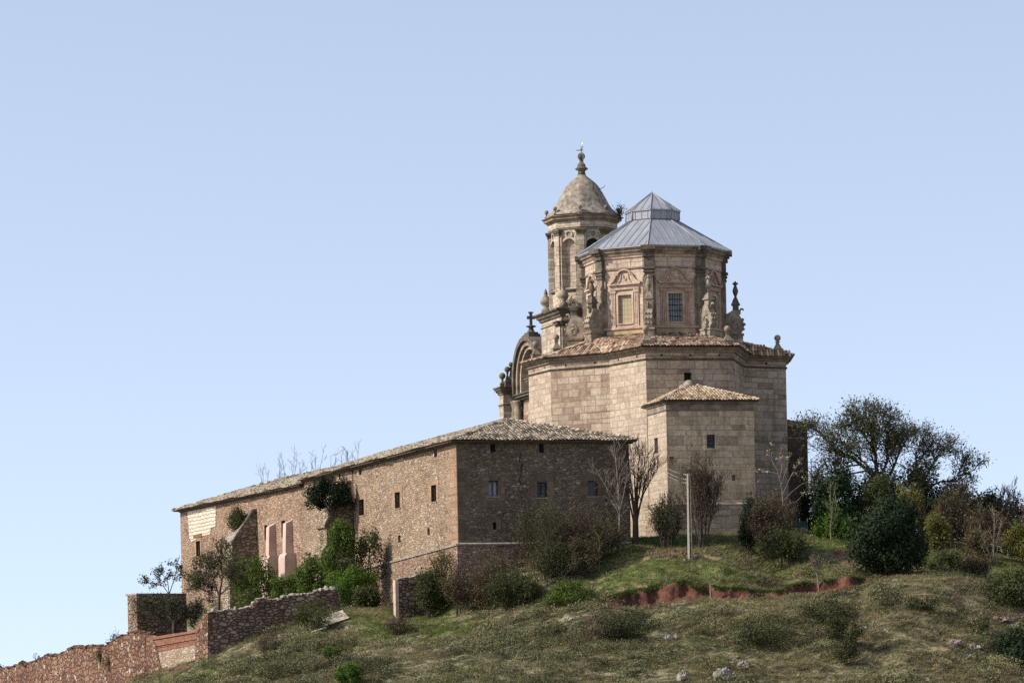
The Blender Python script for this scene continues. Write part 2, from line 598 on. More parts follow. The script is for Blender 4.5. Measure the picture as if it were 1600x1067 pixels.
M['convent'] = m_rubble('convent_rubble', [(0.150, 0.099, 0.065), (0.275, 0.192, 0.126), (0.340, 0.248, 0.167), (0.400, 0.300, 0.207)], sc=3.4, pale_amt=0.6, pale_at=0.9, mortar=(0.290, 0.197, 0.126), mw=0.05)
M['convent_far'] = m_rubble('convent_red_rubble', [(0.150, 0.089, 0.059), (0.285, 0.182, 0.122), (0.350, 0.236, 0.160), (0.410, 0.300, 0.211)], pale_amt=0.45, sc=2.8, pale_at=0.92, mortar=(0.200, 0.123, 0.081), mw=0.06)
M['front'] = m_rubble('shade_toned_front_rubble', [(0.085, 0.063, 0.045), (0.150, 0.110, 0.077), (0.195, 0.143, 0.101), (0.250, 0.187, 0.135)], sc=3.0, pale_amt=0.4, pale_at=0.93, mortar=(0.115, 0.084, 0.059), mw=0.06, stain=0.6, dark=(0.070, 0.054, 0.041), big=0.22)  # darker copy of the convent rubble, the front's shade put into its colour
M['plinthwall'] = m_rubble('plinth_rubble', [(0.130, 0.084, 0.056), (0.230, 0.148, 0.097), (0.300, 0.192, 0.131), (0.340, 0.246, 0.171)], sc=2.6, pale_amt=0.4, pale_at=0.9)
M['quoin'] = m_ashlar('brown_quoin_stone', [(0.240, 0.153, 0.097), (0.300, 0.197, 0.126), (0.350, 0.236, 0.158)], bw=0.9, rh=0.5, stain=0.35, mortar=(0.200, 0.133, 0.086))
M['shadewall'] = m_ashlar('shade_toned_ashlar', [(0.055, 0.039, 0.029), (0.090, 0.065, 0.047), (0.120, 0.087, 0.063)], bw=1.05, rh=0.5, stain=0.4, mortar=(0.050, 0.037, 0.027))  # darkened ashlar: the shade the church casts is in the colour
M['frontstone'] = m_ashlar('shade_toned_brown_stone', [(0.100, 0.073, 0.049), (0.145, 0.106, 0.072), (0.190, 0.138, 0.095)], bw=0.9, rh=0.5, stain=0.4, mortar=(0.100, 0.074, 0.050))  # quoin stone toned down, with the front's shade mixed into its colour
M['buttress'] = m_rubble('buttress_stone', [(0.130, 0.099, 0.063), (0.240, 0.182, 0.117), (0.330, 0.256, 0.171), (0.400, 0.325, 0.225)], sc=1.7, mortar=(0.050, 0.039, 0.027), mw=0.1, warp=0.14, stain=0.6, pale_amt=0.3, asp=2.1)
M['redwall'] = m_rubble('red_field_stone', [(0.095, 0.044, 0.027), (0.174, 0.087, 0.054), (0.230, 0.127, 0.080), (0.292, 0.186, 0.121)], sc=1.75, mortar=(0.024, 0.013, 0.008), mw=0.11, warp=0.12, fine_amt=0.5, pale_amt=0.45, bump=1.0, asp=1.45, stain=0.25, pale_at=0.9)  # near-black joints paint the shade in the gaps between dry stones
M['greywall'] = m_rubble('grey_red_field_stone', [(0.123, 0.078, 0.053), (0.228, 0.145, 0.102), (0.304, 0.202, 0.142), (0.380, 0.284, 0.211)], sc=2.1, mortar=(0.024, 0.017, 0.012), mw=0.12, warp=0.14, fine_amt=0.5, pale_amt=0.5, bump=1.0, asp=1.9, stain=0.35, pale_at=0.9)  # joint colour again carries the shade of the open gaps
M['cappale'] = m_stone('pale_cap_stone', (0.13, 0.112, 0.092), (0.28, 0.24, 0.195), (0.4, 0.355, 0.3), sc=2)
M['pinkrender'] = m_stone('pink_render', (0.38, 0.265, 0.21), (0.47, 0.345, 0.28), (0.51, 0.39, 0.32), sc=0.8, bump=0.15)
M['tile_old'] = m_tile('lichen_roof_tile', [(0.08, (0.075, 0.058, 0.042)), (0.3, (0.2, 0.155, 0.11)), (0.55, (0.33, 0.265, 0.19)), (0.8, (0.48, 0.41, 0.32)), (0.97, (0.33, 0.18, 0.11))], lich=0.35, lichen=(0.29, 0.26, 0.19))
M['tile_red'] = m_tile('clay_roof_tile', [(0.08, (0.1, 0.06, 0.042)), (0.3, (0.24, 0.135, 0.085)), (0.5, (0.34, 0.215, 0.14)), (0.72, (0.42, 0.315, 0.225)), (0.92, (0.56, 0.47, 0.36))], lich=0.15, big=0.3)
M['tile_tan'] = m_tile('tan_roof_tile', [(0.1, (0.2, 0.12, 0.07)), (0.3, (0.36, 0.25, 0.155)), (0.55, (0.48, 0.36, 0.24)), (0.8, (0.57, 0.46, 0.33)), (0.95, (0.6, 0.53, 0.42))], lich=0.2)
M['deck'] = m_plain('roof_deck', (0.07, 0.05, 0.038))
M['hole'] = m_plain('dark_interior', (0.012, 0.011, 0.01), vary=0.1)
M['glass'] = m_plain('dark_glass', (0.025, 0.028, 0.032), rough=0.25, vary=0.3, spec=0.5)
M['curtain'] = m_plain('pale_curtain', (0.28, 0.31, 0.36), vary=0.15)
M['bluepane'] = m_plain('blue_grey_pane', (0.24, 0.265, 0.29), rough=0.35, vary=0.35, sc=2.5)
M['wood'] = m_plain('old_wood', (0.075, 0.05, 0.035), vary=0.3)
M['palewood'] = m_plain('bleached_planks', (0.44, 0.38, 0.27), vary=0.3, sc=2)
M['iron'] = m_plain('black_iron', (0.02, 0.02, 0.022), rough=0.6)
M['rust'] = m_plain('rusty_iron', (0.09, 0.06, 0.045), rough=0.7)
M['steel'] = m_plain('bright_steel', (0.8, 0.8, 0.8), rough=0.3, metal=0.6, vary=0.05)
M['concrete'] = m_plain('pale_concrete', (0.5, 0.45, 0.36), vary=0.15)
M['wire'] = m_plain('grey_wire', (0.25, 0.24, 0.24))
M['net'] = m_plain('green_netting', (0.012, 0.05, 0.04), vary=0.3)
M['brick'] = m_ashlar('orange_brick', [(0.15, 0.06, 0.036), (0.23, 0.1, 0.06), (0.29, 0.145, 0.09)], bw=0.28, rh=0.075, stain=0.2, mortar=(0.25, 0.155, 0.105), msize=0.008)
M['creamstone'] = m_rubble('cream_mortared_stone', [(0.2, 0.13, 0.09), (0.31, 0.225, 0.155), (0.4, 0.31, 0.22)], sc=2.6, mortar=(0.38, 0.3, 0.21), mw=0.1, pale_amt=0.6, stain=0.0)
M['soil'] = m_stone('red_soil', (0.16, 0.06, 0.04), (0.24, 0.095, 0.065), (0.3, 0.14, 0.1), sc=1.5)
M['rock'] = m_stone('pale_rock', (0.1, 0.083, 0.066), (0.36, 0.31, 0.255), (0.58, 0.53, 0.46), sc=2.6, bump=1.0)
M['pinkrock'] = m_stone('pinkish_rock', (0.11, 0.075, 0.06), (0.24, 0.175, 0.145), (0.36, 0.29, 0.25), sc=2.6, bump=1.0)
M['rubblestone'] = m_stone('red_rubble_stone', (0.05, 0.03, 0.023), (0.15, 0.092, 0.07), (0.3, 0.22, 0.175), sc=3.0)
M['bark'] = m_plain('dark_bark', (0.05, 0.04, 0.032), vary=0.35)
M['barkbrown'] = m_plain('brown_bark', (0.062, 0.044, 0.032), vary=0.35)
M['barkpale'] = m_plain('pale_bark', (0.175, 0.145, 0.112), vary=0.3)
M['leaf_dark'] = m_leaf('holm_oak_leaf', [(0.008, 0.014, 0.007), (0.018, 0.031, 0.014), (0.04, 0.058, 0.027)], 0.12)
M['leaf_olive'] = m_leaf('olive_leaf', [(0.03, 0.038, 0.014), (0.07, 0.08, 0.03), (0.135, 0.14, 0.055)], 0.3)
M['leaf_green'] = m_leaf('green_leaf', [(0.03, 0.05, 0.01), (0.075, 0.112, 0.022), (0.14, 0.185, 0.045)], 0.3)
M['leaf_bright'] = m_leaf('bright_green_leaf', [(0.035, 0.07, 0.01), (0.08, 0.14, 0.022), (0.14, 0.215, 0.045)], 0.35)
M['leaf_yellow'] = m_leaf('yellowing_leaf', [(0.06, 0.062, 0.016), (0.14, 0.13, 0.035), (0.26, 0.215, 0.075)], 0.3)
M['leaf_brown'] = m_leaf('brown_dry_leaf', [(0.058, 0.047, 0.026), (0.117, 0.090, 0.048), (0.208, 0.160, 0.088)], 0.25)
M['leaf_tan'] = m_leaf('tan_seed_cluster', [(0.2, 0.14, 0.08), (0.32, 0.24, 0.15), (0.42, 0.33, 0.22)], 0.2)
M['leaf_conifer'] = m_leaf('conifer_needle', [(0.008, 0.015, 0.009), (0.018, 0.03, 0.016), (0.036, 0.05, 0.027)], 0.1)
M['scrub'] = m_leaf('sage_scrub', [(0.043, 0.046, 0.021), (0.124, 0.123, 0.058), (0.270, 0.254, 0.130)], 0.08, big=0.12)
M['scrub_dark'] = m_leaf('dark_scrub', [(0.014, 0.017, 0.008), (0.04, 0.044, 0.019), (0.09, 0.09, 0.038)], 0.06, big=0.12)
M['scrub_brown'] = m_leaf('brown_scrub', [(0.052, 0.039, 0.026), (0.109, 0.081, 0.053), (0.184, 0.138, 0.090)], 0.15, big=0.12)
M['straw'] = m_leaf('dry_grass', [(0.171, 0.144, 0.070), (0.302, 0.252, 0.131), (0.444, 0.381, 0.213)], 0.3, big=0.2)
M['grass'] = m_leaf('green_grass', [(0.06, 0.085, 0.018), (0.12, 0.155, 0.034), (0.215, 0.235, 0.075)], 0.3, big=0.2)


def make_lead():
    m, nt = new_mat('grey_lead_sheet')
    u = uv(nt)
    n = nt.nodes.new('ShaderNodeTexBrick')
    n.offset = 0.5
    for k, v in (('Scale', 1.0), ('Brick Width', 1.3), ('Row Height', 1.15), ('Mortar Size', 0.015), ('Color1', (1, 1, 1, 1)), ('Color2', (0.86, 0.86, 0.87, 1)), ('Mortar', (0.78, 0.78, 0.79, 1))):
        n.inputs[k].default_value = v
    nt.links.new(u, n.inputs['Vector'])
    col = ramp(nt, nz(nt, scaled(nt, u, 1.6, 0.5), 1.0, 5, 0.6), [(0.3, (0.22, 0.225, 0.245)), (0.6, (0.3, 0.31, 0.335)), (0.8, (0.36, 0.37, 0.4))])
    col = mix(nt, 1.0, col, n.outputs[0], 'MULTIPLY')
    finish(nt, col, 0.55, nz(nt, u, 3, 4), 0.15, 0.03, 0.25, 0.4)
    return m


M['lead'] = make_lead()


def make_white():
    m, nt = new_mat('whitewashed_blocks')
    u = uv(nt)
    n = nt.nodes.new('ShaderNodeTexBrick')
    for k, v in (('Scale', 1.0), ('Brick Width', 1.3), ('Row Height', 0.34), ('Mortar Size', 0.05), ('Color1', (0.56, 0.5, 0.4, 1)), ('Color2', (0.47, 0.41, 0.32, 1)), ('Mortar', (0.24, 0.19, 0.14, 1))):
        n.inputs[k].default_value = v
    jit = nd(nt, 'TexNoise', 1, Vector=u, Scale=1.5, Detail=3.0)
    uw = nd(nt, 'VectorMath', _p={'operation': 'MULTIPLY_ADD'}, i0=jit, i1=(0.3, 0.3, 0), i2=u)
    nt.links.new(uw, n.inputs['Vector'])
    col = mix(nt, ramp(nt, nz(nt, u, 1.4, 6, 0.7), [(0.55, 0.0), (0.75, 0.7)]), n.outputs[0], (0.4, 0.29, 0.22))
    finish(nt, col, 0.9, nz(nt, u, 5, 5), 0.4, 0.04)
    return m


M['white'] = make_white()


def make_yellowpane():
    m, nt = new_mat('yellow_glazing')
    u = uv(nt)
    n = nt.nodes.new('ShaderNodeTexBrick')
    n.offset = 0.0
    for k, v in (('Scale', 1.0), ('Brick Width', 0.31), ('Row Height', 0.375), ('Mortar Size', 0.018), ('Color1', (0.33, 0.255, 0.135, 1)), ('Color2', (0.31, 0.275, 0.19, 1)), ('Mortar', (0.17, 0.14, 0.09, 1))):
        n.inputs[k].default_value = v
    nt.links.new(u, n.inputs['Vector'])
    col = mix(nt, ramp(nt, nz(nt, u, 1.7, 2), [(0.6, 0.0), (0.64, 0.75)]), n.outputs[0], (0.25, 0.36, 0.38))
    finish(nt, col, 0.5)
    return m


M['yellowpane'] = make_yellowpane()


def make_ground():
    m, nt = new_mat('hillside_soil_and_turf')
    u = nd(nt, 'TexCoord', 3)
    gr = nd(nt, 'Attribute', 2, _p={'attribute_name': 'green'})
    fl = nd(nt, 'Attribute', 2, _p={'attribute_name': 'bounce_field'})
    rd = nd(nt, 'Attribute', 2, _p={'attribute_name': 'red'})
    us = nd(nt, 'Mapping', Vector=u, Scale=(0.62, 1.25, 1.3), Rotation=(0, 0, 0.12))
    a = nz(nt, us, 0.75, 9, 0.74, 0.6)
    base = ramp(nt, a, [(0.36, (0.02, 0.02, 0.01)), (0.46, (0.065, 0.062, 0.03)), (0.53, (0.15, 0.132, 0.07)), (0.61, (0.33, 0.27, 0.155)), (0.74, (0.24, 0.14, 0.09))])
    fine = nz(nt, u, 4.5, 7, 0.78)
    base = mix(nt, 0.8, base, mix(nt, 1.0, base, ramp(nt, fine, [(0.35, 0.3), (0.5, 0.95), (0.65, 1.55)]), 'MULTIPLY'))
    turf = ramp(nt, nz(nt, us, 1.3, 8, 0.75), [(0.34, (0.035, 0.05, 0.012)), (0.48, (0.08, 0.105, 0.024)), (0.6, (0.17, 0.17, 0.06)), (0.72, (0.24, 0.2, 0.1))])
    g = mth(nt, 'ADD', gr, mth(nt, 'MULTIPLY', mth(nt, 'SUBTRACT', nz(nt, u, 0.9, 6, 0.7), 0.5), 1.2))
    col = mix(nt, ramp(nt, g, [(0.35, 0.0), (0.6, 1.0)]), base, turf)
    col = mix(nt, fl, col, ramp(nt, nz(nt, u, 0.02, 4), [(0.35, (0.2, 0.19, 0.09)), (0.5, (0.36, 0.29, 0.17)), (0.65, (0.3, 0.2, 0.13))]))  # unseen plain beyond the hill, coloured pale to bounce light onto shaded walls
    soil = ramp(nt, nz(nt, scaled(nt, u, 1, 1, 0.7), 2.6, 9, 0.8), [(0.34, (0.022, 0.012, 0.008)), (0.47, (0.105, 0.04, 0.026)), (0.58, (0.165, 0.068, 0.044)), (0.7, (0.24, 0.12, 0.078))])
    r = mth(nt, 'ADD', rd, mth(nt, 'MULTIPLY', mth(nt, 'SUBTRACT', nz(nt, u, 1.6, 6, 0.75), 0.5), 1.1))
    col = mix(nt, ramp(nt, r, [(0.42, 0.0), (0.6, 1.0)]), col, soil)
    finish(nt, col, 0.97, mth(nt, 'ADD', fine, nz(nt, u, 14, 5, 0.7)), 0.9, 0.12)
    return m


M['ground'] = make_ground()
# ------------------------------------------------------------------ terrain
CTRL = []
for (u, v, Y) in [
    # lower slope
    (250, 1067, 306), (400, 1067, 284), (600, 1067, 276), (800, 1067, 272), (1000, 1067, 270), (1200, 1067, 270), (1400, 1067, 270), (1600, 1067, 272),
    (325, 1030, 299), (430, 985, 300), (530, 955, 301), (600, 957, 300), (690, 952, 299), (700, 1000, 289), (500, 1012, 291), (600, 1012, 286), (850, 1002, 284),
    (800, 960, 294), (935, 965, 287.5), (750, 945, 297),
    # along the convent front
    (714, 930, 299.3), (800, 900, 300.5), (880, 872, 302), (940, 856, 303), (990, 846, 303.5), (850, 935, 295), (900, 905, 297.5), (920, 930, 293),
    # terrace by the church
    (1000, 842, 312), (1040, 838, 321), (1180, 837, 321), (1250, 839, 322), (1320, 842, 318), (1000, 849, 304.5), (1100, 847, 304.5), (1200, 848, 305), (1280, 851, 305), (1078, 874, 297.5), (1160, 880, 297.5), (1250, 880, 298), (1320, 880, 298),
    (1000, 880, 298), (960, 890, 298), (1100, 900, 293.5), (1000, 900, 294),
    # scarp, lip and foot
    (945, 936, 290.3), (945, 950, 289.3), (1000, 919, 291.6), (1000, 945, 290.2), (1070, 919, 291.4), (1070, 938, 290.2), (1120, 920, 291.2), (1120, 936, 290.2),
    (1170, 921, 291.0), (1170, 934, 290.1), (1215, 920, 291.0), (1215, 929, 290.2), (1255, 907, 292.4), (1255, 925, 291.1), (1300, 904, 292.5), (1300, 920, 291.4), (1345, 903, 292.2), (1345, 911, 291.5),
    (1260, 931, 289.4), (1300, 927, 289.5), (1340, 918, 289.9), (1300, 942, 287.3), (1250, 942, 287.5), (1230, 934, 289), (1180, 940, 288.8), (1110, 942, 288.8),
    # mound at the right
    (1400, 906, 290.5), (1450, 906, 289.5), (1500, 912, 289), (1450, 960, 281.5), (1300, 965, 284), (1150, 970, 284), (1000, 985, 282.5), (1550, 960, 285), (1600, 962, 287),
    (1560, 892, 306), (1600, 892, 306), (1440, 893, 300), (1400, 885, 301),
    # foot of the long sunlit wall
    (232, 1053, 313), (100, 1100, 335), (0, 1112, 358), (290, 1036, 304), (250, 1047, 310.5), (215, 1064, 315.5),
]:
    CTRL.append(W(u, v, Y))
CTRL += [np.array(p, float) for p in [
    (-6, 312, 11.6), (-11, 324, 12.6), (-18, 342, 13.2), (-27, 358, 13.6), (-24, 316, 9.6), (-17, 312, 10.2), (-12, 307, 10.4), (-23, 330, 10.6),
    (0, 330, 16.2), (12, 335, 16.6), (20, 340, 16.4), (40, 332, 15.3), (33, 322, 15.6), (0, 355, 16), (25, 355, 15.5), (50, 345, 10), (45, 315, 12.5),
    (-60, 332, 0), (-45, 300, 0.5), (-34, 288, 1.5), (-52, 360, 1), (-38, 380, 8), (-10, 385, 14), (30, 375, 11), (65, 320, 7), (60, 295, 4.5), (55, 274, 1.5),
    (-40, 350, 5.5), (-36, 338, 5), (-48, 345, 2),
    (-95, 300, -2), (-95, 350, -2), (-85, 410, -2), (-50, 450, -2), (0, 460, -2), (50, 450, -2), (95, 410, -2), (110, 340, -2), (100, 285, -2)]]
CTRL += [np.array((x, 256.0, -2.0)) for x in range(-90, 95, 20)] + [np.array((x, 263.5, 0.6)) for x in range(-20, 48, 12)]
def vnoise(x, y, seed=0):
    xi, yi = np.floor(x).astype(np.int64), np.floor(y).astype(np.int64)
    fx, fy = x - xi, y - yi
    fx, fy = fx * fx * (3 - 2 * fx), fy * fy * (3 - 2 * fy)

    def h(a, b):
        n = (a * 374761393 + b * 668265263 + seed * 974711) & 0x7fffffff
        n = ((n ^ (n >> 13)) * 1274126177) & 0x7fffffff
        return ((n ^ (n >> 16)) & 0xffff) / 32767.5 - 1.0
    return (h(xi, yi) * (1 - fx) + h(xi + 1, yi) * fx) * (1 - fy) + (h(xi, yi + 1) * (1 - fx) + h(xi + 1, yi + 1) * fx) * fy


CT = np.array(CTRL)
LIP = [(936, 939, 290.2, 0.0), (950, 934, 290.4, 0.55), (1000, 919, 291.6, 1.25), (1070, 919, 291.4, 1.0), (1095, 921, 291.3, 0.35), (1120, 921, 291.2, 0.75), (1170, 922, 291.0, 0.7), (1205, 921, 290.9, 0.3), (1222, 918, 291.1, 0.4),
       (1255, 907, 292.4, 1.35), (1300, 904, 292.5, 1.35), (1345, 903, 292.2, 0.8), (1375, 904, 291.5, 0.0)]
_lp = np.array([W(u, v, Y) for u, v, Y, h in LIP])
_lh = np.array([q[3] for q in LIP])


def lip_d(x, y):
    """distance behind the lip of the red bank, and its height there"""
    yl = np.interp(x, _lp[:, 0], _lp[:, 1]) + 0.3 * np.sin(x * 2.3) * np.sin(x * 0.9 + 1) + 0.3 * vnoise(x / 0.9, x * 0 + 3.3, 21) + 0.22 * vnoise(x / 0.35, x * 0 + 7.7, 22)
    return y - yl, np.interp(x, _lp[:, 0], _lh)


def step(x, y):
    d, h = lip_d(x, y)
    t = np.clip((d + 0.45) / 0.45, 0, 1)
    rough = 0.2 * vnoise(x / 0.32, y / 0.2, 23) * h * t * (1 - t) * 4
    return h * t * t * (3 - 2 * t) * np.exp(-(np.maximum(d, 0) / 9.0) ** 2) + rough




def tps_fit():
    n = len(CT)
    S = 50.0
    X = CT[:, :2] / S
    d2 = ((X[:, None] - X[None]) ** 2).sum(2)
    K = 0.5 * d2 * np.log(d2 + 1e-12) + np.eye(n) * 1e-4
    Pm = np.hstack([np.ones((n, 1)), X])
    A = np.vstack([np.hstack([K, Pm]), np.hstack([Pm.T, np.zeros((3, 3))])])
    return X, S, np.linalg.solve(A, np.concatenate([CT[:, 2] - step(CT[:, 0], CT[:, 1]), np.zeros(3)]))


TX, TS, TW = tps_fit()


def H(x, y):
    x, y = np.atleast_1d(np.asarray(x, float)), np.atleast_1d(np.asarray(y, float))
    out = np.empty(x.shape)
    xf, yf, of = x.ravel(), y.ravel(), np.empty(x.size)
    for a in range(0, x.size, 20000):
        q = np.stack([xf[a:a + 20000], yf[a:a + 20000]], 1) / TS
        d2 = ((q[:, None] - TX[None]) ** 2).sum(2)
        of[a:a + 20000] = (0.5 * d2 * np.log(d2 + 1e-12)) @ TW[:-3] + TW[-3] + q @ TW[-2:]
    e = np.sqrt(((xf - 5) / 105) ** 2 + ((yf - 355) / 104) ** 2)
    k = np.clip((1.0 - e) / 0.06, 0, 1)
    of = -2 + k * (np.maximum(of, -2) + 2)
    lo = np.clip((yf - 262) / 6, 0.3, 1) * np.clip((302 - yf) / 6, 0.35, 1)
    dl, hl = lip_d(xf, yf)
    lo = lo * (1 - np.clip(hl * 2, 0, 1) * np.exp(-((dl + 1.2) / 2.2) ** 2))
    n = 0.34 * vnoise(xf / 5.5, yf / 4.0, 7) + lo * 0.42 * np.abs(vnoise(xf / 2.6 + 0.12 * yf, yf / 1.5, 8)) + lo * 0.3 * np.abs(vnoise(xf / 1.3, yf / 0.9, 12)) - 0.2 + 0.2 * vnoise(xf / 3.1, yf / 3.1, 1) + 0.09 * vnoise(xf / 1.3, yf / 1.3, 2) + 0.05 * vnoise(xf / 0.6, yf / 0.6, 3)
    near = 1 - 0.7 * np.clip(hl * 2, 0, 1) * np.exp(-((dl + 0.6) / 2.0) ** 2)
    return (of + n * near * np.clip((of + 2) / 2, 0, 1) + step(xf, yf)).reshape(x.shape)


def Hs(x, y):
    return float(H(x, y)[0])


def G(u, v, y0=262.0, y1=420.0):
    """where the ray through a photo pixel meets the ground"""
    a, b = unroll(u, v)
    Y = np.arange(y0, y1, 0.15)
    below = (VH - b) / F * Y < H((a - 800) / F * Y, Y)
    i = int(np.argmax(below)) if below.any() else len(Y) - 1
    return W(u, v, Y[i])


def on_ground(u, Y, v=850):
    """ground point at depth Y under photo column u"""
    p = W(u, v, Y)
    p[2] = Hs(p[0], p[1])
    return p


def px_blob(lst, X, Yg):
    out = np.zeros(X.shape)
    for (u, v, ru, rd_, s) in lst:
        p = G(u, v)
        out = np.maximum(out, s * np.exp(-(((X - p[0]) / ru) ** 2 + ((Yg - p[1]) / rd_) ** 2)))
    return out


def axis(a, b, st, far):
    f = list(np.arange(a, b + st / 2, st))
    g, lo, hi = st, [a], [b]
    while lo[-1] > -far:
        g *= 1.35
        lo.append(lo[-1] - g)
        hi.append(hi[-1] + g)
    return np.array(lo[:0:-1] + f + hi[1:])


GREEN = [(640, 970, 4, 5, 1.0), (600, 985, 3, 4, 0.8), (690, 985, 3.5, 3.5, 0.8), (560, 965, 2.5, 2, 0.7), (1000, 852, 5, 3.5, 1.0), (1100, 850, 6, 4, 1.0), (950, 870, 4, 3, 0.9),
         (1010, 888, 6, 4, 0.75), (1100, 892, 6, 4, 0.7), (1200, 890, 6, 4, 0.62), (1300, 850, 4, 4, 0.9), (1180, 848, 5, 4, 0.9), (1290, 890, 4, 3, 0.5), (880, 925, 3, 2, 0.7),
         (1570, 893, 5, 4, 1.0), (960, 905, 4, 3, 0.7), (330, 1050, 2.5, 3, 0.5), (270, 1060, 2, 3, 0.6), (1060, 1000, 4, 3, 0.4), (1150, 985, 5, 3, 0.35)]
RED = [(945, 946, 0.9, 0.7, 0.8), (925, 968, 0.7, 0.9, 0.75), (800, 955, 1.6, 0.8, 0.6), (1315, 866, 1.5, 1.5, 0.7), (1330, 878, 1.5, 1.2, 0.7),
       (1290, 858, 2, 1.2, 0.5), (770, 985, 1.0, 0.7, 0.5), (1420, 910, 1.5, 0.8, 0.5), (1500, 942, 1.2, 0.9, 0.6), (1350, 940, 1.2, 1.3, 0.45), (1060, 865, 3.0, 0.8, 0.55), (280, 1045, 1.4, 1.2, 0.7), (1180, 960, 1.5, 0.8, 0.4)]


def build_ground():
    xs, ys = axis(-58, 62, 0.36, 4000), axis(256, 330, 0.36, 4000)
    xs = np.unique(np.concatenate([xs, np.arange(6, 31, 0.16)]).round(4))
    ys = np.unique(np.concatenate([ys, np.arange(287, 294, 0.12)]).round(4))
    Xg, Yg = np.meshgrid(xs, ys)
    Z = H(Xg, Yg)
    nx, ny = len(xs), len(ys)
    i = np.arange((ny - 1) * (nx - 1))
    a = (i // (nx - 1)) * nx + i % (nx - 1)
    FC = np.stack([a, a + 1, a + nx + 1, a + nx], 1)
    gx = np.gradient(Z, axis=1) / np.gradient(Xg, axis=1)
    gy = np.gradient(Z, axis=0) / np.gradient(Yg, axis=0)
    steep = np.clip((np.hypot(gx, gy) - 0.75) / 0.5, 0, 1) * (Yg < 297) * (Yg > 280) * (Xg > 4)
    d, h = lip_d(Xg, Yg)
    bank = np.clip(h * 2.2, 0, 1.1) * np.clip((d + 1.0 + 0.5 * vnoise(Xg / 0.8, Yg / 0.8, 9)) / 0.5, 0, 1) * np.clip((0.12 - d) / 0.15, 0, 1)
    red = np.maximum(px_blob(RED, Xg, Yg), bank)
    green = px_blob(GREEN, Xg, Yg) * (1 - 0.8 * np.clip(red, 0, 1)) + 0.6 * ((Yg > 303) & (Xg > -8) & (Yg < 345))
    o = fast_mesh('ground', np.stack([Xg.ravel(), Yg.ravel(), Z.ravel()], 1), FC, M['ground'], origin=(0, 0, 0), smooth=True,
                  attrs={'green': green.ravel(), 'red': red.ravel(), 'bounce_field': np.clip((np.sqrt(((Xg - 5) / 105) ** 2 + ((Yg - 355) / 104) ** 2) - 1.0) * 6, 0, 1).ravel()})
    tag(o, 'grassy hillside with red earth scars below the old monastery', 'hillside', kind='structure')
    return xs, ys, green, red


GX, GY, GGREEN, GRED = build_ground()
# ------------------------------------------------------------------ the long convent building
Cc = np.array([(unroll(715, 790)[0] - 800) / F * 300, 300.0, 0])
LD = np.array([-math.cos(R(68)), math.sin(R(68)), 0])
FD = np.array([math.cos(R(14)), math.sin(R(14)), 0])
LN = np.array([LD[1] * -1, LD[0], 0])      # outward of the left wall (towards the sun)
FN = np.array([FD[1], -FD[0], 0])          # outward of the front wall
Lt = lambda u, v: on_plane(u, v, Cc, LD)
Fs = lambda u, v: on_plane(u, v, Cc, FD)
LEN_L = Lt(283, 870)[0]
LEN_F = Fs(984, 760)[0]


def rect_on(fn, u0, v0, u1, v1):
    uc, vc = (u0 + u1) / 2, (v0 + v1) / 2
    a, b = fn(u0, vc)[0], fn(u1, vc)[0]
    return min(a, b), max(a, b), fn(uc, v1)[1], fn(uc, v0)[1]


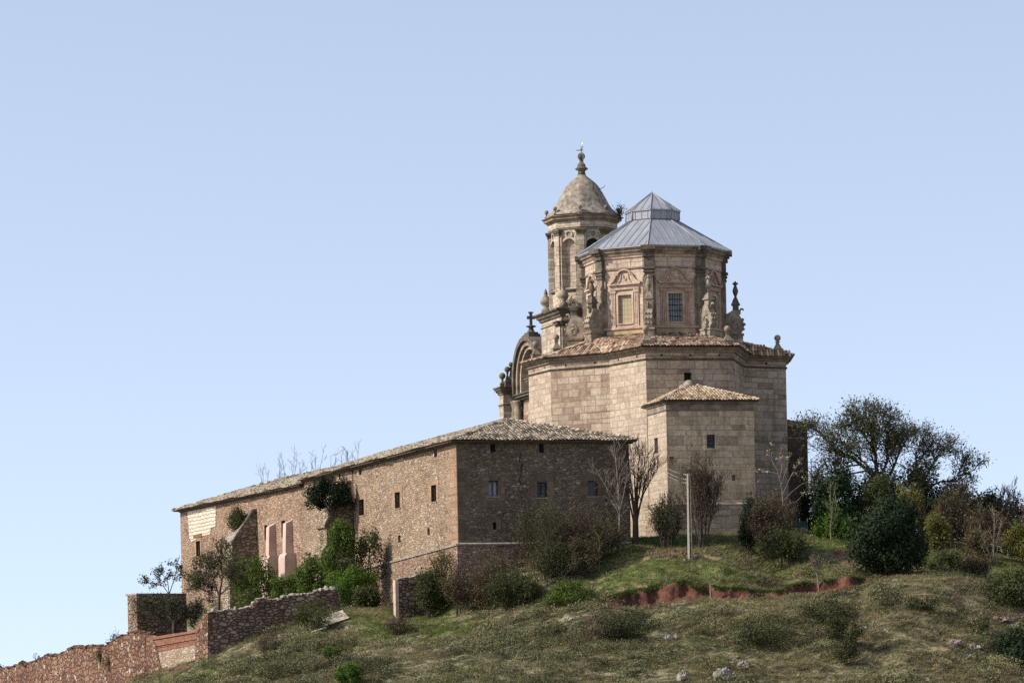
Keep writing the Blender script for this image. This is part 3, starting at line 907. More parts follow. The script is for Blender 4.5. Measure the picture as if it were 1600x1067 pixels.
def build_convent():
    root = thing('convent', 'long brown rubble stone convent with a lichen covered tiled hip roof and buttressed sunlit side', 'building', (Cc[0], Cc[1], Hs(Cc[0], Cc[1])))
    zb = 8.0
    zC, zB = Lt(714, 691)[1], Lt(474, 752)[1]
    zB2, zF = Lt(472, 759)[1], Lt(280, 799)[1]
    tB = Lt(473, 760)[0]
    pt = lambda t, o=0.0, z=0.0: Cc + LD * t + LN * o + np.array((0, 0, z))
    pf = lambda s, o=0.0, z=0.0: Cc + FD * s + FN * o + np.array((0, 0, z))
    Wd = 14.3
    # ---- openings
    Ltop = [(678, 699, 682.8, 714), (560.7, 728, 565, 741.5), (529.2, 737.6, 531.6, 748), (490, 749.7, 493.5, 760)]
    Lmid = [(674, 757.8, 682, 783.6), (617.2, 768.7, 625.3, 793.7), (561, 780, 569, 805)]
    Lsm = [(621.8, 836, 626, 847), (667.8, 824.5, 671.4, 836)]
    Lfar = [(413.5, 820, 418, 844), (440, 813, 446, 839), (306.6, 845, 313, 869)]
    Ftop = [(766, 690, 774.7, 706.4), (842, 690, 850, 707)]
    Fmid = [(763, 751, 778, 775), (839, 753, 854.7, 777), (918, 751, 934, 775)]
    Fsm = [(770, 816, 775.5, 827), (844, 813, 848.5, 825)]
    near = [rect_on(Lt, *r) for r in Ltop + Lmid + Lsm]
    far = [rect_on(Lt, *r) for r in Lfar]
    front = [rect_on(Fs, *r) for r in Ftop + Fmid + Fsm]
    # walls: walk counter-clockwise, left wall runs far -> near
    w = MB()
    flip = lambda h, L: (L - h[1], L - h[0], h[2], h[3])
    w.wall(pt(tB), pt(0), zb, zB, zC, [flip(h, tB) for h in near], 0.45)
    w.wall(pt(LEN_L), pt(tB), zb, zF, zB2, [flip((h[0] - tB, h[1] - tB, h[2], h[3]), LEN_L - tB) for h in far], 0.45, mat=1)
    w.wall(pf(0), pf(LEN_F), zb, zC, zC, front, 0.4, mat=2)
    e1 = pf(LEN_F)
    w.wall(e1, e1 + LD * tB, zb, zC, zB)
    w.wall(e1 + LD * tB, e1 + LD * LEN_L, zb, zB2, zF, mat=1)
    w.wall(e1 + LD * LEN_L, pt(LEN_L), zb, zF, zF, mat=1)
    w.wall(pt(tB), e1 + LD * tB, 16, zB, zB)
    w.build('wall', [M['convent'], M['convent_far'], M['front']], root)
    # dressed stone: corner quoins and window surrounds (flush courses, 3 cm proud)
    q = MB()
    z = zC - 0.02
    k = 0
    while z > 9.5:
        h = 0.5 + 0.12 * random.random()
        a = 0.95 if k % 2 else 0.6
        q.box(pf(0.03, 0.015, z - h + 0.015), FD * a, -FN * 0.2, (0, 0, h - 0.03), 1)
        q.box(pt(0.02, 0.02, z - h + 0.015), LD * (1.5 if k % 2 else 2.4), -LN * 0.2, (0, 0, h - 0.03))
        z -= h
        k += 1
    q.build('quoin', [M['quoin'], M['frontstone']], root, 'smooth brown corner stones')

    def surround(fn, d, n, h, wd, hd, below=0.0):
        s = MB()
        s0, s1, za, zt = h
        c = lambda a, z_: Cc + d * a + n * 0.025 + np.array((0, 0, z_))
        s.box(c(s0 - wd, za - below), d * wd, -n * 0.3, (0, 0, zt - za + below))
        s.box(c(s1, za - below), d * wd, -n * 0.3, (0, 0, zt - za + below))
        s.box(c(s0 - wd, zt), d * (s1 - s0 + 2 * wd), -n * 0.3, (0, 0, hd))
        s.box(c(s0, za - hd), d * (s1 - s0), -n * 0.3, (0, 0, hd))
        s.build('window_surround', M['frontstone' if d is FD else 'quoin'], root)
    for r in Fmid:
        surround(Fs, FD, FN, rect_on(Fs, *r), 0.55, 0.55, 0.9)
    for r in Fsm:
        surround(Fs, FD, FN, rect_on(Fs, *r), 0.38, 0.45)
    for r in Lmid:
        surround(Lt, LD, LN, rect_on(Lt, *r), 0.55, 0.4)
    for r in Lfar:
        surround(Lt, LD, LN, rect_on(Lt, *r), 0.4, 0.35)
    # ---- windows
    def window(fn, d, n, h, kind):
        s0, s1, za, zt = h
        c = lambda a, z_, dep=0.3: Cc + d * a - n * dep + np.array((0, 0, z_))
        f = MB()
        b = 0.07
        f.box(c(s0, za), d * b, n * 0.06, (0, 0, zt - za))
        f.box(c(s1 - b, za), d * b, n * 0.06, (0, 0, zt - za))
        f.box(c(s0 + b, zt - b), d * (s1 - s0 - 2 * b), n * 0.06, (0, 0, b))
        f.box(c(s0 + b, za), d * (s1 - s0 - 2 * b), n * 0.06, (0, 0, b))
        if kind in ('curtain', 'bars'):
            f.box(c((s0 + s1) / 2 - 0.05, za + b), d * 0.1, n * 0.06, (0, 0, zt - za - 2 * b))
        fr = f.build('window', M['wood'], root, 'window with pale curtained panes' if kind == 'curtain' else None)
        sl = MB()
        sl.box(c(s0 - 0.06, za - 0.09, -0.01), d * (s1 - s0 + 0.12), n * 0.07, (0, 0, 0.08))
        sl.build('sill', M['cappale'], fr)
        p = MB()
        p.box(c(s0, za, 0.36), d * (s1 - s0), n * 0.03, (0, 0, zt - za))
        p.build('pane', M['curtain' if kind == 'curtain' else 'glass'], fr)
        if kind == 'bars':
            g = MB()
            for i in range(1, 5):
                a = s0 + (s1 - s0) * i / 5
                g.box(c(a - 0.012, za, 0.05), d * 0.025, n * 0.025, (0, 0, zt - za))
            for i in range(1, 4):
                g.box(c(s0, za + (zt - za) * i / 4, 0.08), d * (s1 - s0), n * 0.025, (0, 0, 0.025))
            g.build('window_bars', M['iron'], fr)
    for i, r in enumerate(Fmid):
        window(Fs, FD, FN, rect_on(Fs, *r), ('curtain', 'bars', 'plain')[i])
    for r in Lmid + Lfar:
        window(Lt, LD, LN, rect_on(Lt, *r), 'plain')
    for fn, d, n, L in ((Lt, LD, LN, Ltop + Lsm), (Fs, FD, FN, Ftop + Fsm)):
        for r in L:
            s0, s1, za, zt = rect_on(fn, *r)
            p = MB()
            p.box(Cc + d * (s0 + 0.002) - n * 0.38 + np.array((0, 0, za)), d * (s1 - s0 - 0.004), n * 0.04, (0, 0, zt - za))
            p.build('loophole', M['hole'], root)
    # sealed attic opening and pale stones in the front wall
    # ---- plinth below the string course
    zs0 = Lt(714, 852)[1]
    t1, zs1 = Lt(575, 889)
    pl = MB()
    tP = 30.0
    zs2 = zs0 + (zs1 - zs0) * tP / t1
    for (a, b, za, zb_) in ((pt(tP), pt(0), zs2, zs0), (pf(0), pf(LEN_F), zs0, zs0)):
        pass
    fo = [pt(tP, 0.14), pt(0) + LN * 0.14 + FN * 0.14, pf(LEN_F, 0.14)]
    pl.wall(fo[0], fo[1], zb, zs2, zs0)
    pl.wall(fo[1], fo[2], zb, zs0, zs0)
    pl.build('plinth', M['plinthwall'], root)
    sc = MB()
    for a, b, za, ze, n in ((fo[0], fo[1], zs2, zs0, LN), (fo[1], fo[2], zs0, zs0, FN)):
        d = b - a
        A, B = a + np.array((0, 0, za)), b + np.array((0, 0, ze))
        A[2], B[2] = za, ze
        pr = [A + n * 0.1 - [0, 0, 0.02], A + n * 0.12 + [0, 0, 0.1], A - n * 0.16 + [0, 0, 0.2], A - n * 0.16 - [0, 0, 0.02]]
        sc.extrude(pr, B - A)
    sc.build('string_course', M['cappale'], root)
    # ---- eave boards and roof
    ov, rise = 0.55, 2.35
    up = lambda z: np.array((0, 0, z))
    el0 = pt(0) + LN * ov + FN * ov + up(zC + 0.12)
    er0 = e1 - LN * ov + FN * ov + up(zC + 0.12)
    elB, erB = pt(tB - 0.3, ov, zB + 0.12), e1 + LD * (tB - 0.3) - LN * ov + up(zB + 0.12)
    mid0 = (pf(LEN_F / 2) + LD * 7.3) + up(zC + rise)
    midB = pf(LEN_F / 2) + LD * (tB - 0.3) + up(zB + rise)
    t = MB()
    tiles(t, [el0, er0, mid0], seed=1, wob=0.09)
    tiles(t, [elB, el0, mid0, midB], seed=2, wob=0.12)
    tiles(t, [er0, erB, midB, mid0], seed=3, wob=0.1)
    ridge_tiles(t, el0, mid0, seed=4)
    ridge_tiles(t, er0, mid0, seed=5)
    ridge_tiles(t, mid0, midB, seed=6)
    elB2, erB2 = pt(tB - 0.35, ov - 0.03, zB2 + 0.1), e1 + LD * (tB - 0.35) - LN * ov + up(zB2 + 0.1)
    elF = pt(LEN_L) + LN * ov + LD * ov + up(zF + 0.1)
    erF = e1 + LD * LEN_L - LN * ov + LD * ov + up(zF + 0.1)
    midB2 = pf(LEN_F / 2) + LD * (tB - 0.3) + up(zB2 + rise - 0.02)
    midF = pf(LEN_F / 2) + LD * (LEN_L - 6.8) + up(zF + rise)
    tiles(t, [elF, elB2, midB2, midF], seed=7, wob=0.14)
    tiles(t, [erB2, erF, midF, midB2], seed=8, wob=0.1)
    tiles(t, [erF, elF, midF], seed=9, wob=0.1)
    ridge_tiles(t, midB2, midF, seed=10)
    ridge_tiles(t, elF, midF, seed=11)
    rf = t.build('roof', [M['tile_old'], M['deck']], root)
    g = MB()
    for a, b, za, ze, n in ((pt(tB - 0.3), pt(0) + FN * 0.3, zB, zC, LN), (pt(LEN_L), pt(tB), zF, zB2, LN), (pf(0) - FD * .3, pf(LEN_F + 0.3), zC, zC, FN)):
        A, B = np.array((a[0], a[1], za)), np.array((b[0], b[1], ze))
        g.extrude([A + n * 0.0 - [0, 0, 0.14], A + n * 0.3 - [0, 0, 0.02], A + n * 0.34 + [0, 0, 0.05], A - [0, 0, -0.05]], B - A)
    g.build('eave_cornice', M['dark'], rf)
    # ---- whitewashed patch under the eave, brick lintel
    pp = [(293, 799), (338, 790), (337.5, 822), (330, 824), (329, 834), (313, 838), (300, 846.5), (296.5, 840), (295, 818)]
    P3 = [pt(a, 0.0, z_) for a, z_ in (Lt(*q_) for q_ in pp)]
    b = MB()
    b.extrude(P3, LN * 0.05)
    wp = b.build('whitewashed_patch', M['white'], root)
    b = MB()
    b.extrude([pt(a, 0.04, z_) for a, z_ in (Lt(*q_) for q_ in [(303, 835.5), (316.5, 833), (316.5, 838), (303, 841)])], LN * 0.04)
    b.build('brick_lintel', M['brick'], wp)
    # ---- settlement crack down the shaded front
    b = MB()
    ck = [(813, 704), (813, 712), (811, 720), (816, 724), (814, 733), (815, 741), (811, 748), (814, 756), (810, 763), (813, 771), (815, 780)]
    C3 = [pf(a, 0.012, z_) for a, z_ in (Fs(*q_) for q_ in ck)]
    for i in range(len(C3) - 1):
        wd = (0.02, 0.05, 0.03, 0.07, 0.04, 0.03, 0.05, 0.03, 0.025, 0.02)[i]
        b.extrude([C3[i] - FD * wd * 0.8, C3[i] + FD * wd * 0.8, C3[i + 1] + FD * wd, C3[i + 1] - FD * wd], -FN * 0.06)
    b.build('crack', M['hole'], root)
    # ---- rainwater pipe
    b = MB()
    a0, z0 = Lt(551.5, 733)
    a1, z1 = Lt(554, 832)
    b.tube([pt(a0, 0.1, z0), pt((a0 + a1) / 2, 0.1, (z0 + z1) / 2), pt(a0, 0.1, z1)], 0.055, 0.055, 6)
    b.build('drainpipe', M['rust'], root)
    # ---- buttresses
    def buttress(ta, tb, outline, mat, label):
        """outline: (projection, z) from the wall outwards; ta..tb along the wall"""
        m = MB()
        m.extrude([pt(ta, o, z_) for o, z_ in outline], LD * (tb - ta))
        return m.build('buttress', mat, root, label)
    # big raking one
    ta = Lt(403, 880)[0]
    zt, Yb = Lt(396, 797)[1], pt(ta)[1]
    zo = lambda v, u, o: on_plane(u, v, pt(ta, o), LD)[1]
    b1 = buttress(ta, ta + 2.2, [(-0.2, 10), (2.75, 10), (2.7, zo(895, 358, 2.7)), (2.45, zo(893, 358, 2.6)), (2.4, zo(848, 360, 2.4)), (0.45, zt + 0.05), (-0.2, zt + 0.1)], M['buttress'], 'raking stone buttress with a mossy sloping top')
    m = MB()
    ztop, zlow = zt + 0.12, zo(848, 360, 2.4) + 0.06
    nst = 9
    for i in range(nst):
        f0 = i / nst
        o0, zz = 0.3 + 2.2 * f0, ztop + (zlow - ztop) * f0
        dz = (zlow - ztop) / nst
        m.extrude([pt(ta - 0.06, o0, zz), pt(ta - 0.06, o0 + 2.35 / nst, zz + dz + 0.08), pt(ta - 0.06, o0 + 2.35 / nst, zz + dz - 0.2), pt(ta - 0.06, o0, zz - 0.2)], LD * 2.34)
    m.build('coping', M['cappale'], b1)
    # stepped one under the bush
    ta = Lt(551, 800)[0]
    zo2 = lambda v, u, o: on_plane(u, v, pt(ta, o), LD)[1]
    zt2 = Lt(545, 752)[1]
    buttress(ta, ta + 2.1, [(-0.2, 10), (2.9, 10), (2.9, zo2(865, 505, 2.9)), (2.35, zo2(850, 507, 2.5)), (2.35, zo2(826, 510, 2.3)), (2.55, zo2(824, 509, 2.4)), (2.5, zo2(818, 510, 2.4)),
                            (2.1, zo2(808, 513, 2.1)), (2.1, zo2(795, 513, 2.1)), (1.2, zo2(772, 526, 1.2)), (0.4, zt2), (-0.2, zt2)], M['buttress'], 'stepped stone buttress with a bush growing on top')
    # two rendered ones, each with a wider lower block
    for (ur, vt, vt2, vm, ul, lab) in ((431.5, 817, 823, 868.5, 437, 'left pink rendered buttress'), (458, 812, 817, 864.5, 463.5, 'right pink rendered buttress')):
        ta = Lt(ur, 850)[0]
        zo3 = lambda v, u, o: on_plane(u, v, pt(ta, o), LD)[1]
        za, zbm, zm = Lt(ur, vt)[1], zo3(vt2, ur - 11, 0.65), zo3(vm, ur - 12, 0.7)
        b = buttress(ta, ta + 0.85, [(-0.2, zm - 0.1), (0.72, zm - 0.1), (0.62, zbm), (0.0, za), (-0.2, za)], M['pinkrender'], lab)
        m = MB()
        m.extrude([pt(ta - 0.75, o, z_) for o, z_ in [(-0.2, 9), (1.15, 9), (1.05, zm - 0.28), (0.85, zm), (-0.2, zm)]], LD * 1.75)
        m.build('buttress_base', M['pinkrender'], b)
    return root


CONVENT = build_convent()
# ------------------------------------------------------------------ the church with its octagonal drum
PHI = R(12)
FD2 = np.array([math.cos(PHI), math.sin(PHI), 0])
LD2 = np.array([-math.cos(R(72)), math.sin(R(72)), 0])
DC = np.array([(unroll(1022, 450)[0] - 800) / F * 322.4, 322.6, 0])        # drum centre
NA = R(-90 - 6)                                                       # angle of the near vertex


def octv(r, z=None, c=DC, off=NA):
    return [np.array((c[0] + r * math.cos(off + k * math.pi / 4), c[1] + r * math.sin(off + k * math.pi / 4), 0 if z is None else z)) for k in range(8)]


def zat(u, v, Y):
    return (VH - unroll(u, v)[1]) / F * Y


ZC = zat(1009, 560, 311.0)


def church_poly():
    P = []
    for u, v in ((826, 586), (860, 577.5), (952, 570), (1009, 560), (1145, 560), (1163, 572), (1228, 574)):
        a, b = unroll(u, v)
        Y = ZC * F / (VH - b)
        P.append(np.array(((a - 800) / F * Y, Y)))
    return P + [np.array(p) for p in ((22.9, 327.0), (19.0, 331.5), (6.0, 334.0), (2.9, 329.0))]


CP = church_poly()


def curve_strip(m, pts, d, n, o, w, proud, mat=0):
    """raised moulding of width w following pts (s, z) on a wall plane through o"""
    P = [np.array(p, float) for p in pts]
    for i in range(len(P) - 1):
        a, b = P[i], P[i + 1]
        t = (b - a) / np.linalg.norm(b - a)
        q = np.array((-t[1], t[0])) * w / 2
        a, b = a - t * 0.02, b + t * 0.02
        f = lambda s: o + d * s[0] + np.array((0, 0, s[1])) - n * 0.02
        m.extrude([f(a - q), f(b - q), f(b + q), f(a + q)], n * (proud + 0.02 + 0.003 * (i % 2)), mat)


def ball_finial(parent, c, h, r, name='ball_finial', mat='dark', base=0.36):
    m = MB()
    p0 = h - 2 * r
    m.lathe(c, [(base * 1.4, -0.3), (base * 1.4, p0 * 0.3), (base * 1.55, p0 * 0.32), (base * 1.55, p0 * 0.38), (base * 1.2, p0 * 0.42), (base * 0.55, p0 * 0.75), (base * 0.42, p0 * 0.9), (base * 0.75, p0 * 0.93), (base * 0.75, p0 * 0.97), (base * 0.4, p0 * 1.0)], 4, rot=PHI + math.pi / 4, smooth=False)
    m.ball((c[0], c[1], c[2] + h - r), r, 14)
    return m.build(name, M[mat], parent)


def build_church():
    root = thing('church', 'tall pale stone church with a pink octagonal drum under a grey lead roof', 'church', (CP[3][0], CP[3][1], Hs(CP[3][0], CP[3][1])))
    # ---- body
    w = MB()
    hs, he = None, None
    holes = {}
    dE = np.array((*CP[3], 0)), (np.array((*CP[4], 0)) - np.array((*CP[3], 0)))
    Le = np.linalg.norm(dE[1])
    dn = dE[1] / Le
    fe = lambda u, v: on_plane(u, v, dE[0], dn)
    holes[3] = [rect_on(fe, 1069, 582, 1081, 597)]
    n = len(CP)
    for i in range(n):
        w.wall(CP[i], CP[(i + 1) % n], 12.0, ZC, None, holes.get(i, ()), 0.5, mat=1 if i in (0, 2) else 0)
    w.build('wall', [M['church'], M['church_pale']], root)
    h = holes[3][0]
    en = np.array((dn[1], -dn[0], 0))
    m = MB()
    m.box(dE[0] + dn * h[0] - en * 0.45 + np.array((0, 0, h[2])), dn * (h[1] - h[0]), en * 0.04, (0, 0, h[3] - h[2]))
    m.build('window', M['hole'], root)
    m = MB()
    m.sweep(CP, [(0.0, ZC - 0.14), (0.09, ZC - 0.1), (0.14, ZC - 0.02), (0.03, ZC + 0.03)])
    m.sweep(CP, [(0.2, ZC + 0.5), (0.24, ZC + 0.62), (0.34, ZC + 0.66), (0.46, ZC + 0.78), (0.5, ZC + 0.9), (0.0, ZC + 0.9)], mat=1)
    m.build('cornice', [M['dark'], M['trim']], root)
    m = MB()
    m.sweep(CP, [(0.03, ZC + 0.03), (0.03, ZC + 0.48), (0.2, ZC + 0.5)])
    fz = m.build('frieze', M['church'], root)
    for i in (0, 1, 2, 3, 5):
        a, b = np.array((*CP[i], 0)), np.array((*CP[i + 1], 0))
        d = (b - a) / np.linalg.norm(b - a)
        nn = np.array((d[1], -d[0], 0))
        k = max(1, int(np.linalg.norm(b - a) / 2.3))
        for j in range(k):
            c = a + (b - a) * (j + 0.5) / k + nn * 0.045 + np.array((0, 0, ZC + 0.18))
            m = MB()
            m.box(c - nn * 0.1, d * 0.17, nn * 0.1, (0, 0, 0.17))
            m.build('scaffold_hole', M['hole'], fz)
    # ---- tiled roof between the eaves and the drum
    zE, zD = ZC + 0.95, zat(1010, 521, 316.7)
    E = [np.array((p[0], p[1], zE)) for p in offset(CP, 0.62)]
    D = octv(6.9, zD - 0.33)
    D0 = octv(5.9, zD)
    ang = lambda p: math.atan2(p[1] - DC[1], p[0] - DC[0])
    E.sort(key=ang)
    D.sort(key=ang)
    t = MB()
    i = j = 0
    ne, nd_ = len(E), len(D)
    D0.sort(key=ang)
    for k in range(8):
        T = [D[k], D[(k + 1) % 8], D0[(k + 1) % 8], D0[k]]
        if ang((D[k] + D[(k + 1) % 8]) / 2) < 0.6:
            tiles(t, T, seed=90 + k, pitch=0.29, row=0.4, wob=0.03)
        else:
            t.extrude(T, (0, 0, -0.1), 1)
    sd = 20
    while i < ne or j < nd_:
        ae = ang(E[(i + 1) % ne]) + (2 * math.pi if i + 1 >= ne else 0)
        ad = ang(D[(j + 1) % nd_]) + (2 * math.pi if j + 1 >= nd_ else 0)
        if j >= nd_ or (i < ne and ae <= ad):
            T = [E[i % ne], E[(i + 1) % ne], D[j % nd_]]
            i += 1
        else:
            T = [E[i % ne], D[(j + 1) % nd_], D[j % nd_]]
            j += 1
        if ang(T[0]) < 0.5 or ang(T[0]) > 2.6:
            tiles(t, T, seed=sd, pitch=0.27, row=0.4, wob=0.025)
        else:
            t.extrude(T, (0, 0, -0.1), 1)
        sd += 1
    for e in E:
        dv = min(D, key=lambda q: np.linalg.norm(q[:2] - e[:2]))
        ridge_tiles(t, e, dv, r=0.15, seed=sd, lift=0.04)
        sd += 1
    t.build('roof', [M['tile_red'], M['deck']], root)
    # ---- ball finials over the corners
    for k in (0, 1, 3, 4, 6):
        p = np.array((*CP[k], 0)) + (DC - np.array((*CP[k], 0))) * 0.06
        ball_finial(root, (p[0], p[1], zE + (0.2 if k > 2 else 0.42)), 1.6 if k != 0 else 1.5, 0.275, mat='trim')
    p = np.array((*CP[7], 0)) + (DC - np.array((*CP[7], 0))) * 0.2
    ball_finial(root, (p[0], p[1], zE + 0.4), 0.95, 0.24)
    build_drum(root)
    build_facade(root)
    return root


def build_drum(root):
    z0, z1 = 32.0, zat(1010, 417, 316.7)
    zsill = zat(1010, 507.6, 316.7)
    zfr, zco, ztop = zat(1010, 401, 316.7), zat(1010, 392.5, 316.7), zat(1010, 384, 316.7)
    RW = 5.87
    V = octv(RW)
    drum = MB()
    zwa, zwb = 33.97, 36.3
    hw = 0.63
    for k in range(8):
        a, b = V[k], V[(k + 1) % 8]
        L = np.linalg.norm(b - a)
        drum.wall(a, b, z0, z1, None, [(L / 2 - hw, L / 2 + hw, zwa, zwb)], 0.3)
    dr = drum.build('drum', M['drum'], root)
    m = MB()
    m.sweep([v[:2] for v in V], [(0.0, zsill - 0.3), (0.2, zsill - 0.22), (0.2, zsill - 0.1), (0.1, zsill), (0.0, zsill)])
    m.build('sill_band', M['redtrim'], dr)
    m = MB()
    m.sweep([v[:2] for v in V], [(0.08, z0), (0.08, zsill - 0.25), (0.0, zsill - 0.25)])
    m.build('plinth', M['plinth'], dr)
    # entablature
    m = MB()
    m.sweep([v[:2] for v in V], [(0.0, z1 - 0.06), (0.1, z1 - 0.04), (0.12, z1 + 0.03), (0.02, z1 + 0.05)], mat=1)
    m.sweep([v[:2] for v in V], [(0.02, z1 + 0.05), (0.02, zfr)], mat=2)
    m.sweep([v[:2] for v in V], [(0.02, zfr), (0.14, zfr + 0.04), (0.16, zfr + 0.2), (0.24, zfr + 0.24)], mat=0)
    m.sweep([v[:2] for v in V], [(0.24, zfr + 0.24), (0.3, zco), (0.44, zco + 0.08), (0.46, zco + 0.2), (0.6, zco + 0.3), (0.62, ztop), (0.0, ztop + 0.02)], mat=1)
    m.build('entablature', [M['pinktrim'], M['trim'], M['drum']], dr)
    for k in range(8):
        a, b = V[k], V[(k + 1) % 8]
        L = np.linalg.norm(b - a)
        d = (b - a) / L
        nn = np.array((d[1], -d[0], 0))
        c = (a + b) / 2
        at = lambda s, z, o=0.0: c + d * s + nn * o + np.array((0, 0, z))
        # frieze panels
        for (s0, s1) in ((-1.72, -0.68), (-0.6, 0.6), (0.68, 1.72)):
            pj = MB()
            pj.box(at(s0, z1 + 0.12, 0.0), d * (s1 - s0), nn * 0.06, (0, 0, zfr - z1 - 0.2))
            pj.build('frieze_panel', M['drum'], dr)
        dark = math.degrees(math.atan2(nn[1], nn[0])) > -100
        if k in (3, 4, 5):
            # the hidden back keeps plain recessed bays
            p = MB()
            p.box(at(-hw, zwa, -0.28), d * 2 * hw, nn * 0.04, (0, 0, zwb - zwa))
            p.build('window', M['bluepane'], dr)
            continue
        s = MB()
        f = 0.16
        s.box(at(-hw - f, zwa - 0.1, 0.003), d * f, nn * 0.07, (0, 0, zwb - zwa + 0.1))
        s.box(at(hw, zwa - 0.1, 0.003), d * f, nn * 0.07, (0, 0, zwb - zwa + 0.1))
        s.box(at(-hw - f, zwb, 0.003), d * (2 * hw + 2 * f), nn * 0.07, (0, 0, 0.17))
        s.box(at(-hw, zwa - 0.1, 0.003), d * 2 * hw, nn * 0.1, (0, 0, 0.1))
        win = s.build('window', M['plinth' if k == 0 else 'pinktrim'], dr, {7: 'window with yellowed square panes', 0: 'grey blue glazed window behind a grille'}.get(k))
        p = MB()
        p.box(at(-hw, zwa, -0.25), d * 2 * hw, nn * 0.05, (0, 0, zwb - zwa))
        p.build('pane', M['yellowpane' if k == 7 else 'bluepane'], win)
        if k != 7:
            g = MB()
            for i in range(1, 6):
                g.box(at(-hw + 2 * hw * i / 6 - 0.025, zwa, -0.12), d * 0.05, nn * 0.03, (0, 0, zwb - zwa))
            for i in range(1, 5):
                g.box(at(-hw, zwa + (zwb - zwa) * i / 5 - 0.02, -0.16), d * 2 * hw, nn * 0.03, (0, 0, 0.045))
            g.build('window_grille', M['iron'], win)
        # aedicule: fluted strips, architrave, bell-shaped pediment
        o = MB()
        for sg in (-1, 1):
            for i in range(3):
                o.box(at(sg * 1.08 + (i - 1) * 0.14 - 0.05, zsill + 0.06, 0.0), d * 0.1, nn * (0.1 - 0.003 * i), (0, 0, zwb + 0.1 - zsill))
            o.box(at(sg * 1.08 - 0.26, zwb + 0.16, 0), d * 0.52, nn * 0.16, (0, 0, 0.26))
            o.box(at(sg * 1.08 - 0.22, zsill, 0), d * 0.44, nn * 0.14, (0, 0, 0.1))
        o.box(at(-1.36, zwb + 0.45, 0), d * 2.72, nn * 0.15, (0, 0, 0.14))
        zp = zwb + 0.92
        o.box(at(-1.5, zp - 0.1, 0), d * 3.0, nn * 0.26, (0, 0, 0.12))
        side = [(-1.5, zp + 0.04), (-1.3, zp + 0.1), (-1.05, zp + 0.26), (-0.86, zp + 0.52), (-0.72, zp + 0.8)]
        top = [(-0.6, zp + 0.72), (-0.56, zp + 0.92), (-0.35, zp + 1.1), (0, zp + 1.17), (0.35, zp + 1.1), (0.56, zp + 0.92), (0.6, zp + 0.72)]
        curve_strip(o, side, d, nn, c, 0.13, 0.2)
        curve_strip(o, [(-x, z_) for x, z_ in side], d, nn, c, 0.13, 0.2)
        curve_strip(o, top, d, nn, c, 0.12, 0.2)
        curve_strip(o, [(-0.6, zp + 0.12), (-0.42, zp + 0.3), (-0.32, zp + 0.8)], d, nn, c, 0.07, 0.08)
        curve_strip(o, [(0.6, zp + 0.12), (0.42, zp + 0.3), (0.32, zp + 0.8)], d, nn, c, 0.07, 0.08)
        curve_strip(o, [(-0.12, zp + 0.75), (-0.1, zp + 0.45), (0.02, zp + 0.3), (0.14, zp + 0.45)], d, nn, c, 0.07, 0.08)
        o.build('pediment', M['redtrim' if k in (0, 1) else 'pinktrim'], win)
    # corner pilasters with capitals
    for k in range(8):
        a = NA + k * math.pi / 4
        rd, tg = np.array((math.cos(a), math.sin(a), 0)), np.array((-math.sin(a), math.cos(a), 0))
        c = DC + rd * RW
        m = MB()
        m.obox(c - rd * 0.2, tg, 0.66, 0.72, z0, z1 - 0.75)
        for s in (-1, 1):
            m.obox(c - rd * 0.3 + tg * s * 0.42, tg, 0.24, 0.5, z0, z1 - 0.76)
        pil = m.build('pilaster', M['trim'], dr)
        m = MB()
        for (zz, hh, wd, pr) in ((z1 - 0.75, 0.12, 0.86, 0.24), (z1 - 0.63, 0.2, 0.72, 0.2), (z1 - 0.43, 0.1, 0.94, 0.3), (z1 - 0.33, 0.16, 0.78, 0.24), (z1 - 0.17, 0.15, 1.04, 0.36), (z1 - 0.02, zfr - z1 + 0.02, 0.8, 0.2), (zfr, 0.26, 0.95, 0.36), (zco - 0.1, 0.2, 1.05, 0.5), (zco + 0.1, ztop - zco - 0.09, 1.2, 0.72)):
            m.obox(c + rd * (pr - 0.5) / 2, tg, wd, pr + 0.5, zz, zz + hh)
        m.build('capital', M['dark'], pil)
        if k in (3, 4, 5):
            continue
        build_scroll(root, a, pinnacle=(k != 6), lichened=(k in (0, 1)))
    # lead roof and lantern
    lead = MB()
    zr0, zr1 = ztop + 0.03, zat(1010, 339.5, 320.4)
    zl1, zap = zat(1010, 327, 320.4), zat(1018, 301, 322.4)
    RO, RI, RL = 6.6, 1.95, 2.25

    def facets(ra, za, rb, zb, seams, cap=False):
        A, B = octv(ra, za), octv(rb, zb)
        for k in range(8):
            a0, a1, b1, b0 = A[k], A[(k + 1) % 8], B[(k + 1) % 8], B[k]
            lead.add([a0, a1, b1, b0], [(0, 1, 2, 3)] if rb > 0.05 else [(0, 1, 2)])
            nn = np.cross(a1 - a0, b0 - a0)
            nn /= np.linalg.norm(nn)
            e = (a1 - a0) / np.linalg.norm(a1 - a0)
            L = np.linalg.norm(a1 - a0)
            mid = (a0 + a1) / 2
            up = (b0 + b1) / 2 - mid
            H_ = np.linalg.norm(up)
            up /= H_
            Lt_ = np.linalg.norm(b1 - b0)
            for i in range(seams):
                s = (i + 0.5) / seams * L - L / 2
                hmax = 1.0 if abs(s) <= Lt_ / 2 else (L / 2 - abs(s)) / max((L - Lt_) / 2, 1e-6)
                p = mid + e * s
                lead.box(p - e * 0.02, e * 0.04, nn * 0.035, up * H_ * hmax * 0.995)
            lead.tube([a0 + nn * 0.02, b0 + nn * 0.02], 0.05, 0.05, 5)
    facets(RO, zr0, RI, zr1, 8)
    lead.prism(octv(RO - 0.01), zr0 - 0.1, zr0)
    lead.build('lead_roof', M['lead'], dr)
    lan = MB()
    lead = lan
    facets(RL, zr1 - 0.08, RL, zl1, 3)
    lan.prism(octv(RL - 0.01), zr1 - 0.1, zr1 - 0.06)
